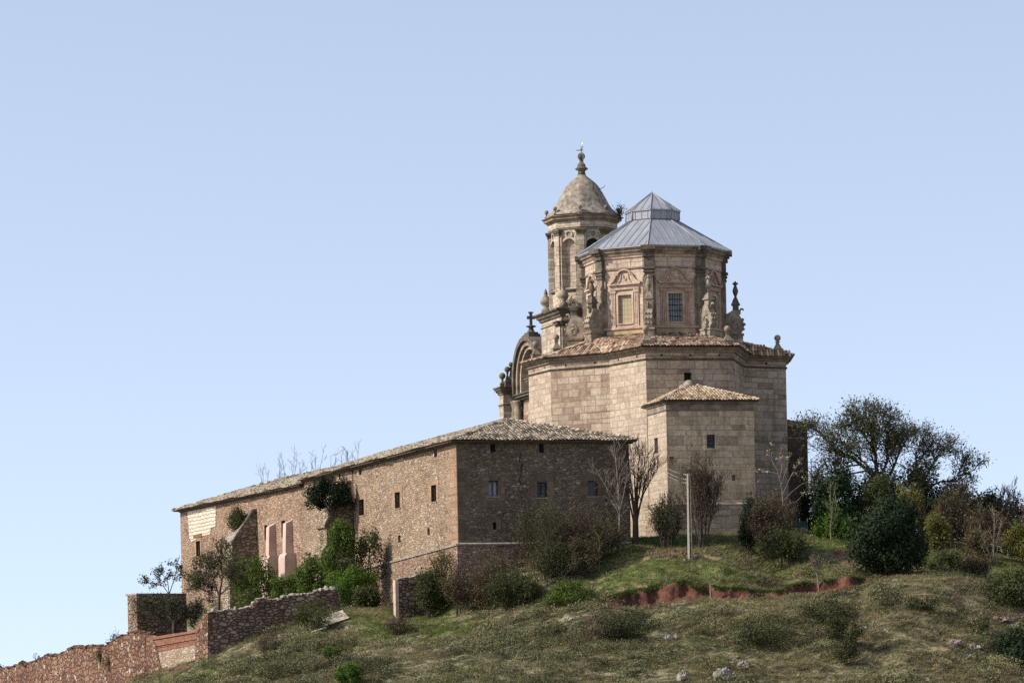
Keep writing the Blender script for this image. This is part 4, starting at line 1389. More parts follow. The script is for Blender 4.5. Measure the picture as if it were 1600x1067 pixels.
    facets(RL + 0.12, zl1, 0.02, zap, 3)
    lan.prism(octv(RL + 0.11), zl1 - 0.08, zl1 - 0.01)
    lan.tube([(DC[0], DC[1], zap - 0.1), (DC[0], DC[1], zap + 0.2)], 0.05, 0.04, 6)
    lan.build('lantern', M['lead'], root)


def build_scroll(root, a, pinnacle=True, lichened=True):  # last flag picks lichened stone instead of plain trim
    rd, tg = np.array((math.cos(a), math.sin(a), 0)), np.array((-math.sin(a), math.cos(a), 0))
    zb = 32.75
    P = lambda r, z: DC + rd * r + np.array((0, 0, z))
    m = MB()
    th = 0.62
    # pedestal block
    m.obox(DC + rd * 6.75, tg, 0.85, 1.25, zb - 0.9, zb + 0.42)
    m.obox(DC + rd * 6.77, tg, 0.98, 1.4, zb + 0.42, zb + 0.56)
    sc = m.build('scroll_buttress', M['scroll' if lichened else 'trim'], root)
    m = MB()
    prof = [(5.8, zb + 0.56), (7.2, zb + 0.56), (7.42, zb + 0.9), (7.5, zb + 1.3), (7.42, zb + 1.65), (7.22, zb + 1.95), (7.08, zb + 2.25), (7.05, zb + 2.5), (6.6, zb + 2.55), (6.38, zb + 2.4), (6.1, zb + 2.25), (5.8, zb + 2.2)]
    m.extrude([P(r, z) - tg * th / 2 for r, z in prof], tg * th)
    # volute hook at the shoulder
    hk = [P(7.0 + 0.1, zb + 2.2), P(7.14, zb + 2.5), P(7.26, zb + 2.64), P(7.42, zb + 2.62), P(7.46, zb + 2.5)]
    m.tube(hk, 0.13, 0.07, 7)
    # spiral relief on both cheeks
    for sg in (-1, 1):
        sp = [P(6.85 + (0.42 - 0.033 * i) * math.cos(i * 0.75 + 1.2), zb + 1.25 + (0.5 - 0.04 * i) * math.sin(i * 0.75 + 1.2)) + tg * sg * (th / 2 + 0.01) for i in range(11)]
        m.tube(sp, 0.07, 0.045, 6)
    # leafy knobs down the outer edge
    for (r, z) in ((7.45, zb + 0.95), (7.53, zb + 1.35), (7.4, zb + 1.75)):
        for sg in (-0.5, 0, 0.5):
            m.ball(P(r, z) + tg * sg * th * 0.8, 0.1, 7)
    m.build('volute', M['scroll'], sc)
    m = MB()
    c = P(6.82, 0)
    m.obox(c, tg, 0.5, 0.5, zb + 2.5, zb + 2.95)
    m.obox(c, tg, 0.72, 0.72, zb + 2.95, zb + 3.08)
    q = (c[0], c[1], zb + 3.08)
    m.lathe(q, [(0.42, 0), (0.4, 0.14), (0.26, 0.38), (0.2, 0.48)], 4, rot=a + math.pi / 4, smooth=False)
    if pinnacle:
        m.lathe(q, [(0.12, 0.46), (0.1, 0.62), (0.14, 0.72), (0.24, 1.0), (0.23, 1.16), (0.11, 1.5), (0.1, 1.62)], 10)
        for b in range(4):
            m.ball((q[0] + 0.14 * math.cos(a + b * 1.57), q[1] + 0.14 * math.sin(a + b * 1.57), q[2] + 1.68), 0.1, 7)
        m.ball((q[0], q[1], q[2] + 1.8), 0.1, 7)
    m.build('pinnacle', M['scroll' if lichened else 'dark'], sc)


def arch_pts(r, jamb, n=16):
    """(s, z) outline of a stilted arch ring, from right foot over to left foot; z=0 at the springing"""
    return [(r, -jamb)] + [(r * math.cos(t), r * math.sin(t)) for t in np.linspace(0, math.pi, n)] + [(-r, -jamb)]


def build_facade(root):
    ad, n = LD2, np.array([-LD2[1], LD2[0], 0])
    Y0 = 340.0
    C0 = np.array(((unroll(825, 524)[0] - 800) / F * Y0, Y0, 0)) - n * 0.3
    zap = zat(825, 525, Y0)
    zsp, zen = zat(806, 592, Y0 + 2), zat(806, 620, Y0 + 3)
    R0 = zap - zsp
    P = lambda s, z, o=0.0: C0 + ad * s + n * o + np.array((0, 0, z))
    f = MB()
    f.box(P(-5.2, 22, -0.05), ad * 10.4, -n * 1.2, (0, 0, zen - 22))
    fac = f.build('facade', M['church'], root, 'curved west gable seen edge on')
    jamb = zsp - zen

    def ring(ra, rb, d0, d1, mat, name, parent):
        m = MB()
        A, B = arch_pts(ra, jamb), arch_pts(rb, jamb)
        for i in range(len(A) - 1):
            q = [P(A[i][0], zsp + A[i][1], d0), P(A[i + 1][0], zsp + A[i + 1][1], d0), P(B[i + 1][0], zsp + B[i + 1][1], d0), P(B[i][0], zsp + B[i][1], d0)]
            V = q + [x + n * (d1 - d0) for x in q]
            m.add(V, [(0, 1, 5, 4), (2, 3, 7, 6), (4, 5, 6, 7), (3, 2, 1, 0)] + ([(0, 4, 7, 3)] if i == 0 else []) + ([(1, 2, 6, 5)] if i == len(A) - 2 else []), 0)
        return m.build(name, mat, parent)
    g = ring(R0, R0 - 0.42, -1.6, 0.75, M['dark'], 'gable_arch', root)
    ring(R0 - 0.423, R0 - 0.85, -1.5, 0.5, M['trim'], 'arch_moulding', g)
    ring(R0 - 0.853, R0 - 1.15, -1.4, 0.25, M['tower'], 'arch_moulding', g)
    t = MB()
    pts = arch_pts(R0 - 1.0, jamb)
    t.extrude([P(s, zsp + z, -0.5) for s, z in pts], -n * 0.6)
    t.build('tympanum', M['buttress'], g)
    # scroll shoulders and cross on the crown
    c = MB()
    top = P(0, zap)
    c.obox(top + n * 0.0, ad, 1.9, 1.1, zap - 0.25, zap + 0.12)
    c.obox(top, ad, 1.3, 0.9, zap + 0.12, zap + 0.3)
    c.lathe((top[0], top[1], zap + 0.3), [(0.42, 0), (0.26, 0.2), (0.2, 0.45), (0.45, 0.5), (0.45, 0.6), (0.12, 0.66)], 8, smooth=False)
    c.obox(top, FD2, 0.24, 0.22, zap + 0.9, zap + 2.1)
    c.obox(top, FD2, 0.72, 0.2, zap + 1.5, zap + 1.76)
    c.obox(top, FD2, 0.42, 0.24, zap + 2.02, zap + 2.14)
    c.build('cross', M['dark'], g)
    # entablature and columns
    e = MB()
    for (z0, hh, pr) in ((zen - 0.35, 0.2, 0.35), (zen - 0.15, 0.22, 0.6), (zen + 0.07, 0.1, 0.75)):
        e.box(P(-5.0, z0, pr), ad * 10.0, -n * (pr + 0.1), (0, 0, hh))
    e.build('entablature', M['dark'], fac)
    for s in (R0 - 0.5, -(R0 - 0.5), R0 + 0.35):
        m = MB()
        q = P(s, 22, 0.4)
        m.lathe((q[0], q[1], 22), [(0.34, 0), (0.34, zen - 23.1), (0.28, zen - 23.05), (0.42, zen - 22.5), (0.45, zen - 22.36)], 12)
        m.build('column', M['trim'], fac)
    # projecting end pier with its own cornice and ball finials
    zp = zat(783, 604, 344)
    for sgn in (1, -1):
        m = MB()
        q = P(sgn * 4.55, 0, 0.6)
        m.obox(q, n, 1.7, 1.2, 20, zp - 0.75, 0)
        for (za, hh, ex) in ((zp - 1.75, 0.14, 0.16), (zp - 0.75, 0.2, 0.2), (zp - 0.55, 0.16, 0.45), (zp - 0.39, 0.2, 0.7), (zp - 0.19, 0.12, 0.9)):
            m.obox(q, n, 1.7 + ex, 1.2 + ex, za, za + hh, 1)
        m.obox(q, n, 1.2, 1.1, zp - 0.07, zp + 0.45, 1)
        pr = m.build('pier', [M['tower'], M['dark']], fac)
        if sgn == 1:
            for (dn_, ds, r, hgt) in ((0.7, 0.0, 0.3, 1.2), (0.25, -0.1, 0.27, 1.75), (-0.1, -0.1, 0.22, 2.15)):
                b = q + n * dn_ + ad * ds
                ball_finial(pr, (b[0], b[1], zp + 0.05), hgt, r, mat='moss', base=0.22)


CHURCH = build_church()


# ------------------------------------------------------------------ small hipped annex against the apse
def build_annex():
    Q = np.array([(unroll(1041, 650)[0] - 800) / F * 306.4, 306.4, 0])
    LDq = np.array([-math.cos(R(74)), math.sin(R(74)), 0])
    FN2 = np.array([FD2[1], -FD2[0], 0])
    LNq = np.array([-LDq[1], LDq[0], 0])
    fq = lambda u, v: on_plane(u, v, Q, FD2)
    lq = lambda u, v: on_plane(u, v, Q, LDq)
    L = fq(1179, 700)[0]
    Dp = 5.6
    zt = zat(1040, 640, 306.4)
    root = thing('annex', 'small square stone annex with a tan tiled roof built against the church apse', 'annex', (Q[0], Q[1], Hs(Q[0], Q[1])))
    fh = [rect_on(fq, 1104, 679, 1117, 700), rect_on(fq, 1143.5, 742, 1149, 751), rect_on(fq, 1105, 744, 1108.5, 751)]
    lh = [rect_on(lq, 1022.5, 684, 1028, 708)]
    p = lambda s, o=0.0, z=0.0: Q + FD2 * s + FN2 * o + np.array((0, 0, z))
    l = lambda s, o=0.0, z=0.0: Q + LDq * s + LNq * o + np.array((0, 0, z))
    w = MB()
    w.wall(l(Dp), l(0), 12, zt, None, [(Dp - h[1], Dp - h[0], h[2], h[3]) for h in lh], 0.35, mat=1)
    w.wall(p(0), p(L), 12, zt, None, fh, 0.35)
    w.wall(p(L), p(L) + LDq * Dp, 12, zt)
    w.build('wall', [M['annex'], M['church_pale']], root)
    poly = [l(Dp)[:2], p(0)[:2], p(L)[:2], (p(L) + LDq * Dp)[:2]]
    m = MB()
    m.sweep(poly, [(0, zt - 0.1), (0.08, zt - 0.06), (0.1, zt), (0.02, zt + 0.02), (0.02, zt + 0.42), (0.12, zt + 0.45), (0.16, zt + 0.55), (0.3, zt + 0.66), (0.0, zt + 0.66)], closed=False)
    m.build('cornice', M['trim'], root)
    zl = zat(1140, 784.5, 306)
    m = MB()
    m.sweep(poly, [(0.2, 12), (0.2, zl - 0.18)], closed=False)
    m.build('plinth', M['church'], root)
    m = MB()
    m.sweep(poly, [(0.2, zl - 0.18), (0.24, zl - 0.16), (0.24, zl - 0.06), (0.0, zl + 0.06)], closed=False)
    m.build('ledge', M['cappale'], root)
    ze = zt + 0.72
    A, B = l(0) + (LNq + FN2) * 0.34 + np.array((0, 0, ze)), p(L) + (FN2 - LNq) * 0.36 + np.array((0, 0, ze))
    Lb, Rb = l(Dp, 0.34, ze), p(L) + LDq * Dp - LNq * 0.36 + np.array((0, 0, ze))
    ap = W(1078, 601.5, 311.6)
    t = MB()
    tiles(t, [Lb, A, ap], seed=61, pitch=0.26, row=0.36, wob=0.04)
    tiles(t, [A, B, ap], seed=62, pitch=0.26, row=0.36, wob=0.04)
    tiles(t, [B, Rb, ap], seed=63, pitch=0.26, row=0.36, wob=0.04)
    ridge_tiles(t, A, ap, r=0.14, seed=64)
    ridge_tiles(t, B, ap, r=0.14, seed=65)
    rf = t.build('roof', [M['tile_tan'], M['deck']], root)
    m = MB()
    m.ball(ap + np.array((-0.1, -0.3, -0.1)), 0.5, 10)
    m.ball(ap + np.array((-0.6, -0.3, -0.3)), 0.35, 9)
    m.build('mortar_cap', M['cappale'], rf)
    for i, h in enumerate(fh):
        f = MB()
        if i == 0:
            for (s0, wd, z_, hh) in ((h[0] - 0.22, 0.22, h[2] - 0.22, h[3] - h[2] + 0.44), (h[1], 0.22, h[2] - 0.22, h[3] - h[2] + 0.44), (h[0], h[1] - h[0], h[3], 0.22), (h[0], h[1] - h[0], h[2] - 0.22, 0.22)):
                f.box(p(s0, 0.0, z_), FD2 * wd, FN2 * 0.05, (0, 0, hh))
            wn = f.build('window', M['annex'], root, 'barred square window with a plain stone frame')
            g = MB()
            g.box(p(h[0], -0.33, h[2]), FD2 * (h[1] - h[0]), FN2 * 0.03, (0, 0, h[3] - h[2]))
            g.build('pane', M['glass'], wn)
            g = MB()
            for k in range(1, 4):
                g.box(p(h[0] + (h[1] - h[0]) * k / 4 - 0.015, -0.1, h[2]), FD2 * 0.03, FN2 * 0.03, (0, 0, h[3] - h[2]))
                g.box(p(h[0], -0.14, h[2] + (h[3] - h[2]) * k / 4), FD2 * (h[1] - h[0]), FN2 * 0.03, (0, 0, 0.03))
            g.build('window_bars', M['iron'], wn)
        else:
            f.box(p(h[0], -0.33, h[2]), FD2 * (h[1] - h[0]), FN2 * 0.03, (0, 0, h[3] - h[2]))
            f.build('niche', M['cappale' if i == 1 else 'hole'], root)
    h = lh[0]
    f = MB()
    f.box(l(h[0], -0.33, h[2]), LDq * (h[1] - h[0]), LNq * 0.03, (0, 0, h[3] - h[2]))
    f.build('window', M['rust'], root, 'narrow slit window in the sunlit side')
    # cable bracket on the corner
    f = MB()
    zb = zat(1043, 715, 306)
    f.box(p(0.1, 0, zb), FD2 * 0.35, FN2 * 0.3, (0, 0, 0.12))
    for i in range(3):
        f.lathe(p(0.2 + 0.08 * i, 0.22, zb - 0.2 - 0.16 * i), [(0.05, 0), (0.07, 0.08), (0.04, 0.16)], 8)
    f.tube([p(0.12, 0.2, zb), p(0.1, 0.2, zb - 1.6)], 0.03, 0.03, 5)
    f.build('cable_bracket', M['rust'], root)
    return p, zb


ANNEX_P, ANNEX_ZB = build_annex()


def build_sacristy():
    a = np.array([(unroll(1262.5, 720)[0] - 800) / F * 331, 331.0, 0])
    FNs = np.array([FD2[1], -FD2[0], 0])
    zt = zat(1262, 672, 331)
    root = thing('sacristy', 'dark shaded stone block with a red tiled eave behind the right side of the church', 'building', (a[0], a[1], Hs(a[0], a[1])))
    o = a - FD2 * 8
    w = MB()
    w.wall(o, a, 12, zt)
    w.wall(a, a + LD2 * 8, 12, zt)
    w.wall(a + LD2 * 8, o + LD2 * 8, 12, zt)
    w.build('wall', M['shadewall'], root)
    poly = [o[:2], a[:2], (a + LD2 * 8)[:2]]
    m = MB()
    m.sweep(poly, [(0, zt - 0.75), (0.06, zt - 0.72), (0.06, zt - 0.62), (0, zt - 0.6)], closed=False)
    m.sweep(poly, [(0, zt - 0.05), (0.12, zt), (0.16, zt + 0.12), (0.32, zt + 0.22), (0, zt + 0.22)], closed=False)
    m.build('cornice', M['trim'], root)
    t = MB()
    ze = zt + 0.26
    A, B, Cx = o + FNs * 0.4, a + (FNs + FD2) * 0.42, a + LD2 * 8 + FD2 * 0.4
    for q in (A, B, Cx):
        q[2] = ze
    ri = a - FD2 * 4 + LD2 * 4
    ri[2] = ze + 1.5
    r0 = o + LD2 * 4
    r0[2] = ze + 1.5
    tiles(t, [A, B, ri, r0], seed=71)
    tiles(t, [B, Cx, ri], seed=72)
    ridge_tiles(t, B, ri, seed=73)
    t.build('roof', [M['tile_red'], M['deck']], root)
    an = MB()
    q = a + FD2 * 0.25 + FNs * 0.1
    z0 = zat(1265, 756, 331)
    an.tube([q + [0, 0, z0 - 1], q + [0, 0, z0 + 2.2]], 0.04, 0.03, 5)
    for i in range(4):
        an.tube([q + [-0.35, 0, z0 + 0.7 + 0.4 * i], q + [0.35, 0, z0 + 0.7 + 0.4 * i]], 0.025, 0.025, 4)
    an.tube([q + [-0.45, 0, z0 - 0.9], q + [0, 0, z0 - 0.9]], 0.03, 0.03, 4)
    an.build('antenna', M['iron'], root)


build_sacristy()


# ------------------------------------------------------------------ bell tower
def dome_mesh(m, c, prof, rot):
    """bell of eight soft-edged sides"""
    n = 40
    P = []
    for r, z in prof:
        for i in range(n):
            a = 2 * math.pi * i / n
            b = (a + math.pi / 8) % (math.pi / 4) - math.pi / 8
            k = 0.2 + 0.8 * math.cos(math.pi / 8) / math.cos(math.pi / 8 - abs(b))
            P.append((c[0] + r * k * math.cos(rot + a), c[1] + r * k * math.sin(rot + a), z))
    FC = [(k * n + i, k * n + (i + 1) % n, (k + 1) * n + (i + 1) % n, (k + 1) * n + i) for k in range(len(prof) - 1) for i in range(n)]
    m.add(P, FC + [tuple((len(prof) - 1) * n + i for i in range(n))], 0, smooth=True)


def build_tower():
    Y0 = 335.0
    TC = np.array([(unroll(911.5, 400)[0] - 800) / F * Y0, Y0, 0])
    TA = R(-90 - 5)
    yn = Y0 - 2.96
    z = lambda v, Y=yn: zat(911, v, Y)
    RW = 2.9
    root = thing('bell_tower', 'slender octagonal bell tower with a bell shaped stone dome and ball on top', 'bell tower', (TC[0], TC[1], 15.5))
    ov = lambda r: octv(r, 0, TC, TA)
    # square stage
    zsq = z(483)
    hx, hy = 3.0, 2.75
    cx = np.array([(unroll(877, 500)[0] - 800) / F * 331, 331.0, 0])
    sq = [cx + LD2 * 2 * hy, cx, cx + FD2 * 2 * hx, cx + FD2 * 2 * hx + LD2 * 2 * hy]
    sqp = [q[:2] for q in sq]
    m = MB()
    m.prism(sqp, 14, zsq - 0.7)
    base = m.build('square_stage', M['tower'], root)
    m = MB()
    m.sweep(sqp, [(0, zsq - 0.72), (0.12, zsq - 0.68), (0.16, zsq - 0.5), (0.3, zsq - 0.42), (0.36, zsq - 0.25), (0.55, zsq - 0.12), (0.58, zsq), (0.0, zsq + 0.08)], topcap=True)
    m.sweep(sqp, [(0.02, zsq - 1.25), (0.07, zsq - 1.2), (0.02, zsq - 1.16)])
    m.build('cornice', M['dark'], base)
    m = MB()
    zc = zat(882, 509, 331)
    for (d, nn, k) in ((FD2, np.array([FD2[1], -FD2[0], 0]), 1), (LD2, np.array([-LD2[1], LD2[0], 0]), 1)):
        o = cx + d * 0.03
        m.box(o + np.array((0, 0, 14)), d * 0.95, nn * 0.14, (0, 0, zc - 14))
        for (za, hh, ex) in ((zc, 0.12, 0.1), (zc + 0.12, 0.2, 0.25), (zc + 0.32, 0.1, 0.36)):
            m.box(o - d * ex * 0.5 + np.array((0, 0, za)), d * (0.95 + ex), nn * (0.14 + ex), (0, 0, hh), 1)
    m.build('corner_pilaster', [M['tower'], M['dark']], base)
    for q, v0 in ((cx + (FD2 + LD2) * 0.3, 0), (cx + LD2 * (2 * hy - 0.35) + FD2 * 0.35, 0)):
        v = MB()
        v.lathe((q[0], q[1], zsq), [(0.42, 0), (0.42, 0.5), (0.3, 0.55), (0.2, 0.62), (0.46, 0.95), (0.5, 1.15), (0.36, 1.45), (0.14, 1.7), (0.2, 1.8), (0.1, 2.1), (0.03, 2.3)], 12)
        v.build('urn', M['trim'], base)
    # octagonal belfry
    zbo, zst, zal, ztp = zsq, z(451), z(447), z(357)
    V = ov(RW)
    b = MB()
    b.prism(ov(RW), zbo - 0.05, zst)
    sp = z(383)
    for k in range(8):
        p0, p1 = V[k], V[(k + 1) % 8]
        L = np.linalg.norm(p1 - p0)
        d = (p1 - p0) / L
        nn = np.array((d[1], -d[0], 0))
        op = k % 2 == 0
        dep = 0.16 if op else 0.3
        hw = 0.62
        c = L / 2
        f = lambda s, zz, o=0.0: p0 + d * s - nn * o + np.array((0, 0, zz))
        b.add([f(0, zst), f(c - hw, zst), f(c - hw, ztp), f(0, ztp)], [(0, 1, 2, 3)])
        b.add([f(c + hw, zst), f(L, zst), f(L, ztp), f(c + hw, ztp)], [(0, 1, 2, 3)])
        b.add([f(c - hw, zst), f(c + hw, zst), f(c + hw, zal), f(c - hw, zal)], [(0, 1, 2, 3)])
        A = [(c - hw * math.cos(t), sp + hw * math.sin(t)) for t in np.linspace(0, math.pi, 13)]
        for i in range(12):
            b.add([f(*A[i]), f(*A[i + 1]), f(A[i + 1][0], ztp), f(A[i][0], ztp)], [(0, 1, 2, 3)])
        out = [(c - hw, zal)] + A + [(c + hw, zal)]
        for i in range(len(out)):
            q0, q1 = out[i], out[(i + 1) % len(out)]
            b.add([f(*q0), f(*q0, dep), f(*q1, dep), f(*q1)], [(0, 1, 2, 3)])
        b.add([f(*q, dep) for q in out[::-1]], [tuple(range(len(out)))], 1 if op else 0)
    bel = b.build('belfry', [M['tower'], M['hole']], root)
    # strings, archivolts, medallions
    m = MB()
    m.sweep([q[:2] for q in V], [(0.0, zst - 0.14), (0.16, zst - 0.1), (0.2, zst), (0.05, zst + 0.08), (0.0, zst + 0.08)])
    m.build('string_course', M['dark'], bel)
    for k in (7, 0, 6):
        p0, p1 = V[k], V[(k + 1) % 8]
        d = (p1 - p0) / np.linalg.norm(p1 - p0)
        nn = np.array((d[1], -d[0], 0))
        c = (p0 + p1) / 2
        m = MB()
        curve_strip(m, [(-0.74, zal)] + [(-0.74 * math.cos(t), sp + 0.74 * math.sin(t)) for t in np.linspace(0, math.pi, 13)] + [(0.74, zal)], d, nn, c, 0.16, 0.1)
        m.build('archivolt', M['tower'], bel)
        m = MB()
        zm = z(364.5)
        curve_strip(m, [(0.3 * math.cos(t), zm + 0.3 * math.sin(t)) for t in np.linspace(0, 2 * math.pi, 15)], d, nn, c, 0.13, 0.12)
        md = m.build('medallion', M['tower'], bel)
        m = MB()
        m.extrude([c + d * 0.2 * math.cos(t) + np.array((0, 0, zm + 0.2 * math.sin(t))) for t in np.linspace(0, 2 * math.pi, 13)[:-1]], nn * 0.03)
        m.build('medallion_boss', M['trim'], md)
    for k in range(8):
        a = TA + k * math.pi / 4
        rd, tg = np.array((math.cos(a), math.sin(a), 0)), np.array((-math.sin(a), math.cos(a), 0))
        c = TC + rd * RW
        m = MB()
        m.obox(c - rd * 0.2, tg, 0.62, 0.74, zbo, ztp - 0.5)
        for s in (-1, 1):
            m.obox(c - rd * 0.28 + tg * s * 0.38, tg, 0.18, 0.6, zbo, ztp - 0.51)
        pil = m.build('pilaster', M['tower'], bel)
        m = MB()
        for (zz, hh, wd, pr) in ((ztp - 0.5, 0.1, 0.75, 0.22), (ztp - 0.4, 0.16, 0.68, 0.2), (ztp - 0.24, 0.12, 0.9, 0.3), (ztp - 0.12, 0.14, 1.0, 0.36)):
            m.obox(c + rd * (pr - 0.5) / 2, tg, wd, pr + 0.5, zz, zz + hh)
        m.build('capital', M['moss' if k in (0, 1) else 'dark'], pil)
    zc0, zc1, zc2 = z(356), z(343), z(335)
    m = MB()
    m.sweep([q[:2] for q in V], [(0.0, ztp - 0.02), (0.12, zc0 + 0.02), (0.12, zc1 - 0.1)], mat=0)
    m.sweep([q[:2] for q in V], [(0.12, zc0 + 0.06), (0.17, zc0 + 0.1), (0.12, zc0 + 0.14)], mat=2)
    m.sweep([q[:2] for q in V], [(0.12, zc1 - 0.1), (0.22, zc1 - 0.05), (0.28, zc1 + 0.05), (0.46, zc1 + 0.12), (0.5, zc2 - 0.12), (0.64, zc2 - 0.06), (0.66, zc2), (0.0, zc2 + 0.1)], mat=1, topcap=True)
    m.build('entablature', [M['tower'], M['trim'], M['dark']], bel)
    # dome
    Yc = Y0
    zz = lambda v: zat(911, v, Yc)
    s = Yc / F
    cy = (TC[0], TC[1], 0)
    prof = [(57, 340), (56, 337.5), (53, 335), (48, 330.5), (44.5, 326.5), (41, 321), (37.5, 314), (33, 305), (29, 298), (25, 291.5), (19.5, 285.5), (13, 280), (8.5, 276.5), (6, 273.5)]
    m = MB()
    dome_mesh(m, cy, [(r * s * 1.02, zz(v)) for r, v in prof], TA)
    dm = m.build('dome', M['dome'], root)
    m = MB()
    m.lathe(cy, [(r * s, zz(v)) for r, v in ((6.5, 274), (5.6, 270), (5.6, 267.5), (9.6, 265.2), (10.2, 264), (9, 262.5), (6.2, 261.5), (6.6, 259.5), (5.8, 257), (3.2, 254), (2.6, 251.5), (3.8, 250.5), (3.6, 249.8))], 12)
    m.ball((TC[0], TC[1], zz(244.6)), 5.9 * s, 16)
    fin = m.build('finial', M['dark'], root, 'ball on a flared neck crowning the dome')
    m = MB()
    q = np.array(cy)
    m.tube([q + (0.14, -0.2, zz(273)), q + (0.16, -0.38, zz(245)), q + (0.12, -0.2, zz(232))], 0.03, 0.03, 5)
    m.tube([q + (0.12, -0.2, zz(232)), q + (0.12, -0.2, zz(221.5))], 0.05, 0.03, 5, mat=1)
    m.build('lightning_rod', [M['wire'], M['steel']], fin)
    m = MB()
    m.tube([q + (0, 0, zz(240)), q + (0, 0, zz(229))], 0.035, 0.03, 5)
    m.tube([q + (-0.42, 0, zz(235.3)), q + (0.05, 0, zz(234.6))], 0.035, 0.035, 5)
    m.extrude([q + (-0.08, 0.02, zz(235.6)), q + (0.12, 0.02, zz(235.2)), q + (0.1, 0.02, zz(232.6)), q + (-0.02, 0.02, zz(233.8))], (0, 0.03, 0))
    m.build('weathervane', M['iron'], fin)
    m = MB()
    m.tube([q + (1.45, -0.6, zz(298)), q + (1.75, -0.65, zz(296.4)), q + (1.95, -0.68, zz(294.2)), q + (1.98, -0.68, zz(291.8))], 0.035, 0.03, 5)
    m.build('hook', M['rust'], dm)
    for k in range(8):
        a = TA + k * math.pi / 4
        c = TC + np.array((math.cos(a), math.sin(a), 0)) * 3.15
        ball_finial(root, (c[0], c[1], zc2 + 0.05), 0.8, 0.19, base=0.15, mat='trim')
    return TC, zc2


TC, TZ = build_tower()
BACK = 1.055      # the church stands this much further back than it was first set out


def set_back():
    for o in list(COL.objects):
        if o.name in ('church', 'annex', 'sacristy', 'bell_tower'):
            o.location = o.location * BACK
            for c in o.children_recursive:
                c.data.transform(Matrix.Scale(BACK, 4))


set_back()
TZ *= BACK
CP = [p * BACK for p in CP]
# ------------------------------------------------------------------ ruined enclosure walls and small things
def ragged_wall(name, label, pts, thick, mat, capmat, zbot=1.5, step=0.42, rag=0.16, parent=None, cat='wall', seed=0, cap=True):
    """dry stone wall along plan points (x, y, ztop); outside on the right hand; uneven stone crest"""
    rs = np.random.default_rng(seed)
    P = [np.asarray(p, float) for p in pts]
    if parent is None:
        root = thing(name, label, cat, (P[0][0], P[0][1], Hs(P[0][0], P[0][1])))
    else:
        root = parent
    q = []
    for a, b in zip(P[:-1], P[1:]):
        n = max(1, int(np.linalg.norm((b - a)[:2]) / step))
        q += [a + (b - a) * i / n for i in range(n)]
    q.append(P[-1])
    q = [p + np.array((0, 0, rag * vnoise(np.array([i * 0.37]), np.array([seed + 0.5]), 5)[0] + rs.normal() * rag * 0.35)) for i, p in enumerate(q)]
    off = offset([p[:2] for p in q], -thick, closed=False)
    m = MB()
    for i in range(len(q) - 1):
        a, b = q[i], q[i + 1]
        ia, ib = off[i], off[i + 1]
        z = (a[2] + b[2]) / 2 if rag > 0.05 else None
        za, zb = (z, z) if z else (a[2], b[2])
        V = [(a[0], a[1], zbot), (b[0], b[1], zbot), (b[0], b[1], zb), (a[0], a[1], za), (ia[0], ia[1], zbot), (ib[0], ib[1], zbot), (ib[0], ib[1], zb), (ia[0], ia[1], za)]
        m.add(V, [(0, 1, 2, 3), (3, 2, 6, 7), (5, 4, 7, 6), (0, 3, 7, 4), (1, 5, 6, 2)])
    m.build('masonry', mat, root)
    if cap:
        c = MB()
        for i in range(len(q) - 1):
            a, b = q[i], q[i + 1]
            z = (a[2] + b[2]) / 2
            d = (b - a)[:2]
            L = np.linalg.norm(d)
            k = 1 if rs.random() < 0.6 else 2
            for j in range(k):
                ctr = a[:2] + d * (j + 0.5) / k + (off[i] - a[:2]) * (0.5 + 0.1 * rs.normal())
                hgt = 0.1 + 0.2 * rs.random() ** 2
                stone(c, (ctr[0], ctr[1], z + hgt * 0.35), L / k * 0.62, thick * 0.55, hgt, math.atan2(d[1], d[0]), rs)
        c.build('capstones', capmat, root)
    return root


def stone(m, c, rx, ry, rz, yaw, rs, n=8, mat=0, rough=0.16):
    V, FC = [], []
    lat = [(-0.8, 0.55), (-0.25, 0.95), (0.35, 0.9), (0.8, 0.5)]
    ph = rs.random() * 6
    for (h, r) in lat:
        for i in range(n):
            a = 2 * math.pi * i / n + ph
            k = r * (1 + rough * rs.normal())
            x, y = rx * k * math.cos(a), ry * k * math.sin(a)
            V.append((c[0] + x * math.cos(yaw) - y * math.sin(yaw), c[1] + x * math.sin(yaw) + y * math.cos(yaw), c[2] + rz * (h + rough * 0.8 * rs.normal())))
    for k in range(3):
        for i in range(n):
            j = (i + 1) % n
            FC.append((k * n + i, k * n + j, (k + 1) * n + j, (k + 1) * n + i))
    FC += [tuple(3 * n + i for i in range(n)), tuple(n - 1 - i for i in range(n))]
    m.add(V, FC, mat)


K = np.array([(unroll(326, 990)[0] - 800) / F * 299.6, 299.6, 0])
dK = LD * 1.0


def kz(fn_u, fn_v):
    return on_plane(fn_u, fn_v, K, dK)


# sunlit perimeter wall running down to the left of the frame
def lit_pt(u, v):
    s, z = kz(u, v)
    p = K + dK * s
    return np.array((p[0], p[1], z))


sp_top = [(-60, 1075), (0, 1048), (22, 1042), (33, 1037), (40, 1040), (60, 1030), (72, 1026), (90, 1024), (100, 1018), (118, 1012), (135, 1012), (150, 1013), (163, 1012), (172, 1003), (185, 996), (198, 990), (215, 990), (228, 992)]
lw = ragged_wall('perimeter_wall', 'long sunlit red stone perimeter wall running downhill to the left with a brick repair near its corner', [lit_pt(*p) for p in sp_top], 0.8, M['redwall'], M['redwall'], zbot=-1.0, rag=0.1, seed=11)


def lit_poly(pts, proud, mat, name, label=None, back=0.6):
    m = MB()
    P = []
    for u, v in pts:
        s, z = kz(u, v)
        P.append(K + dK * s + LN * proud + np.array((0, 0, z)))
    m.extrude(P, -LN * back)
    return m.build(name, mat, lw, label)


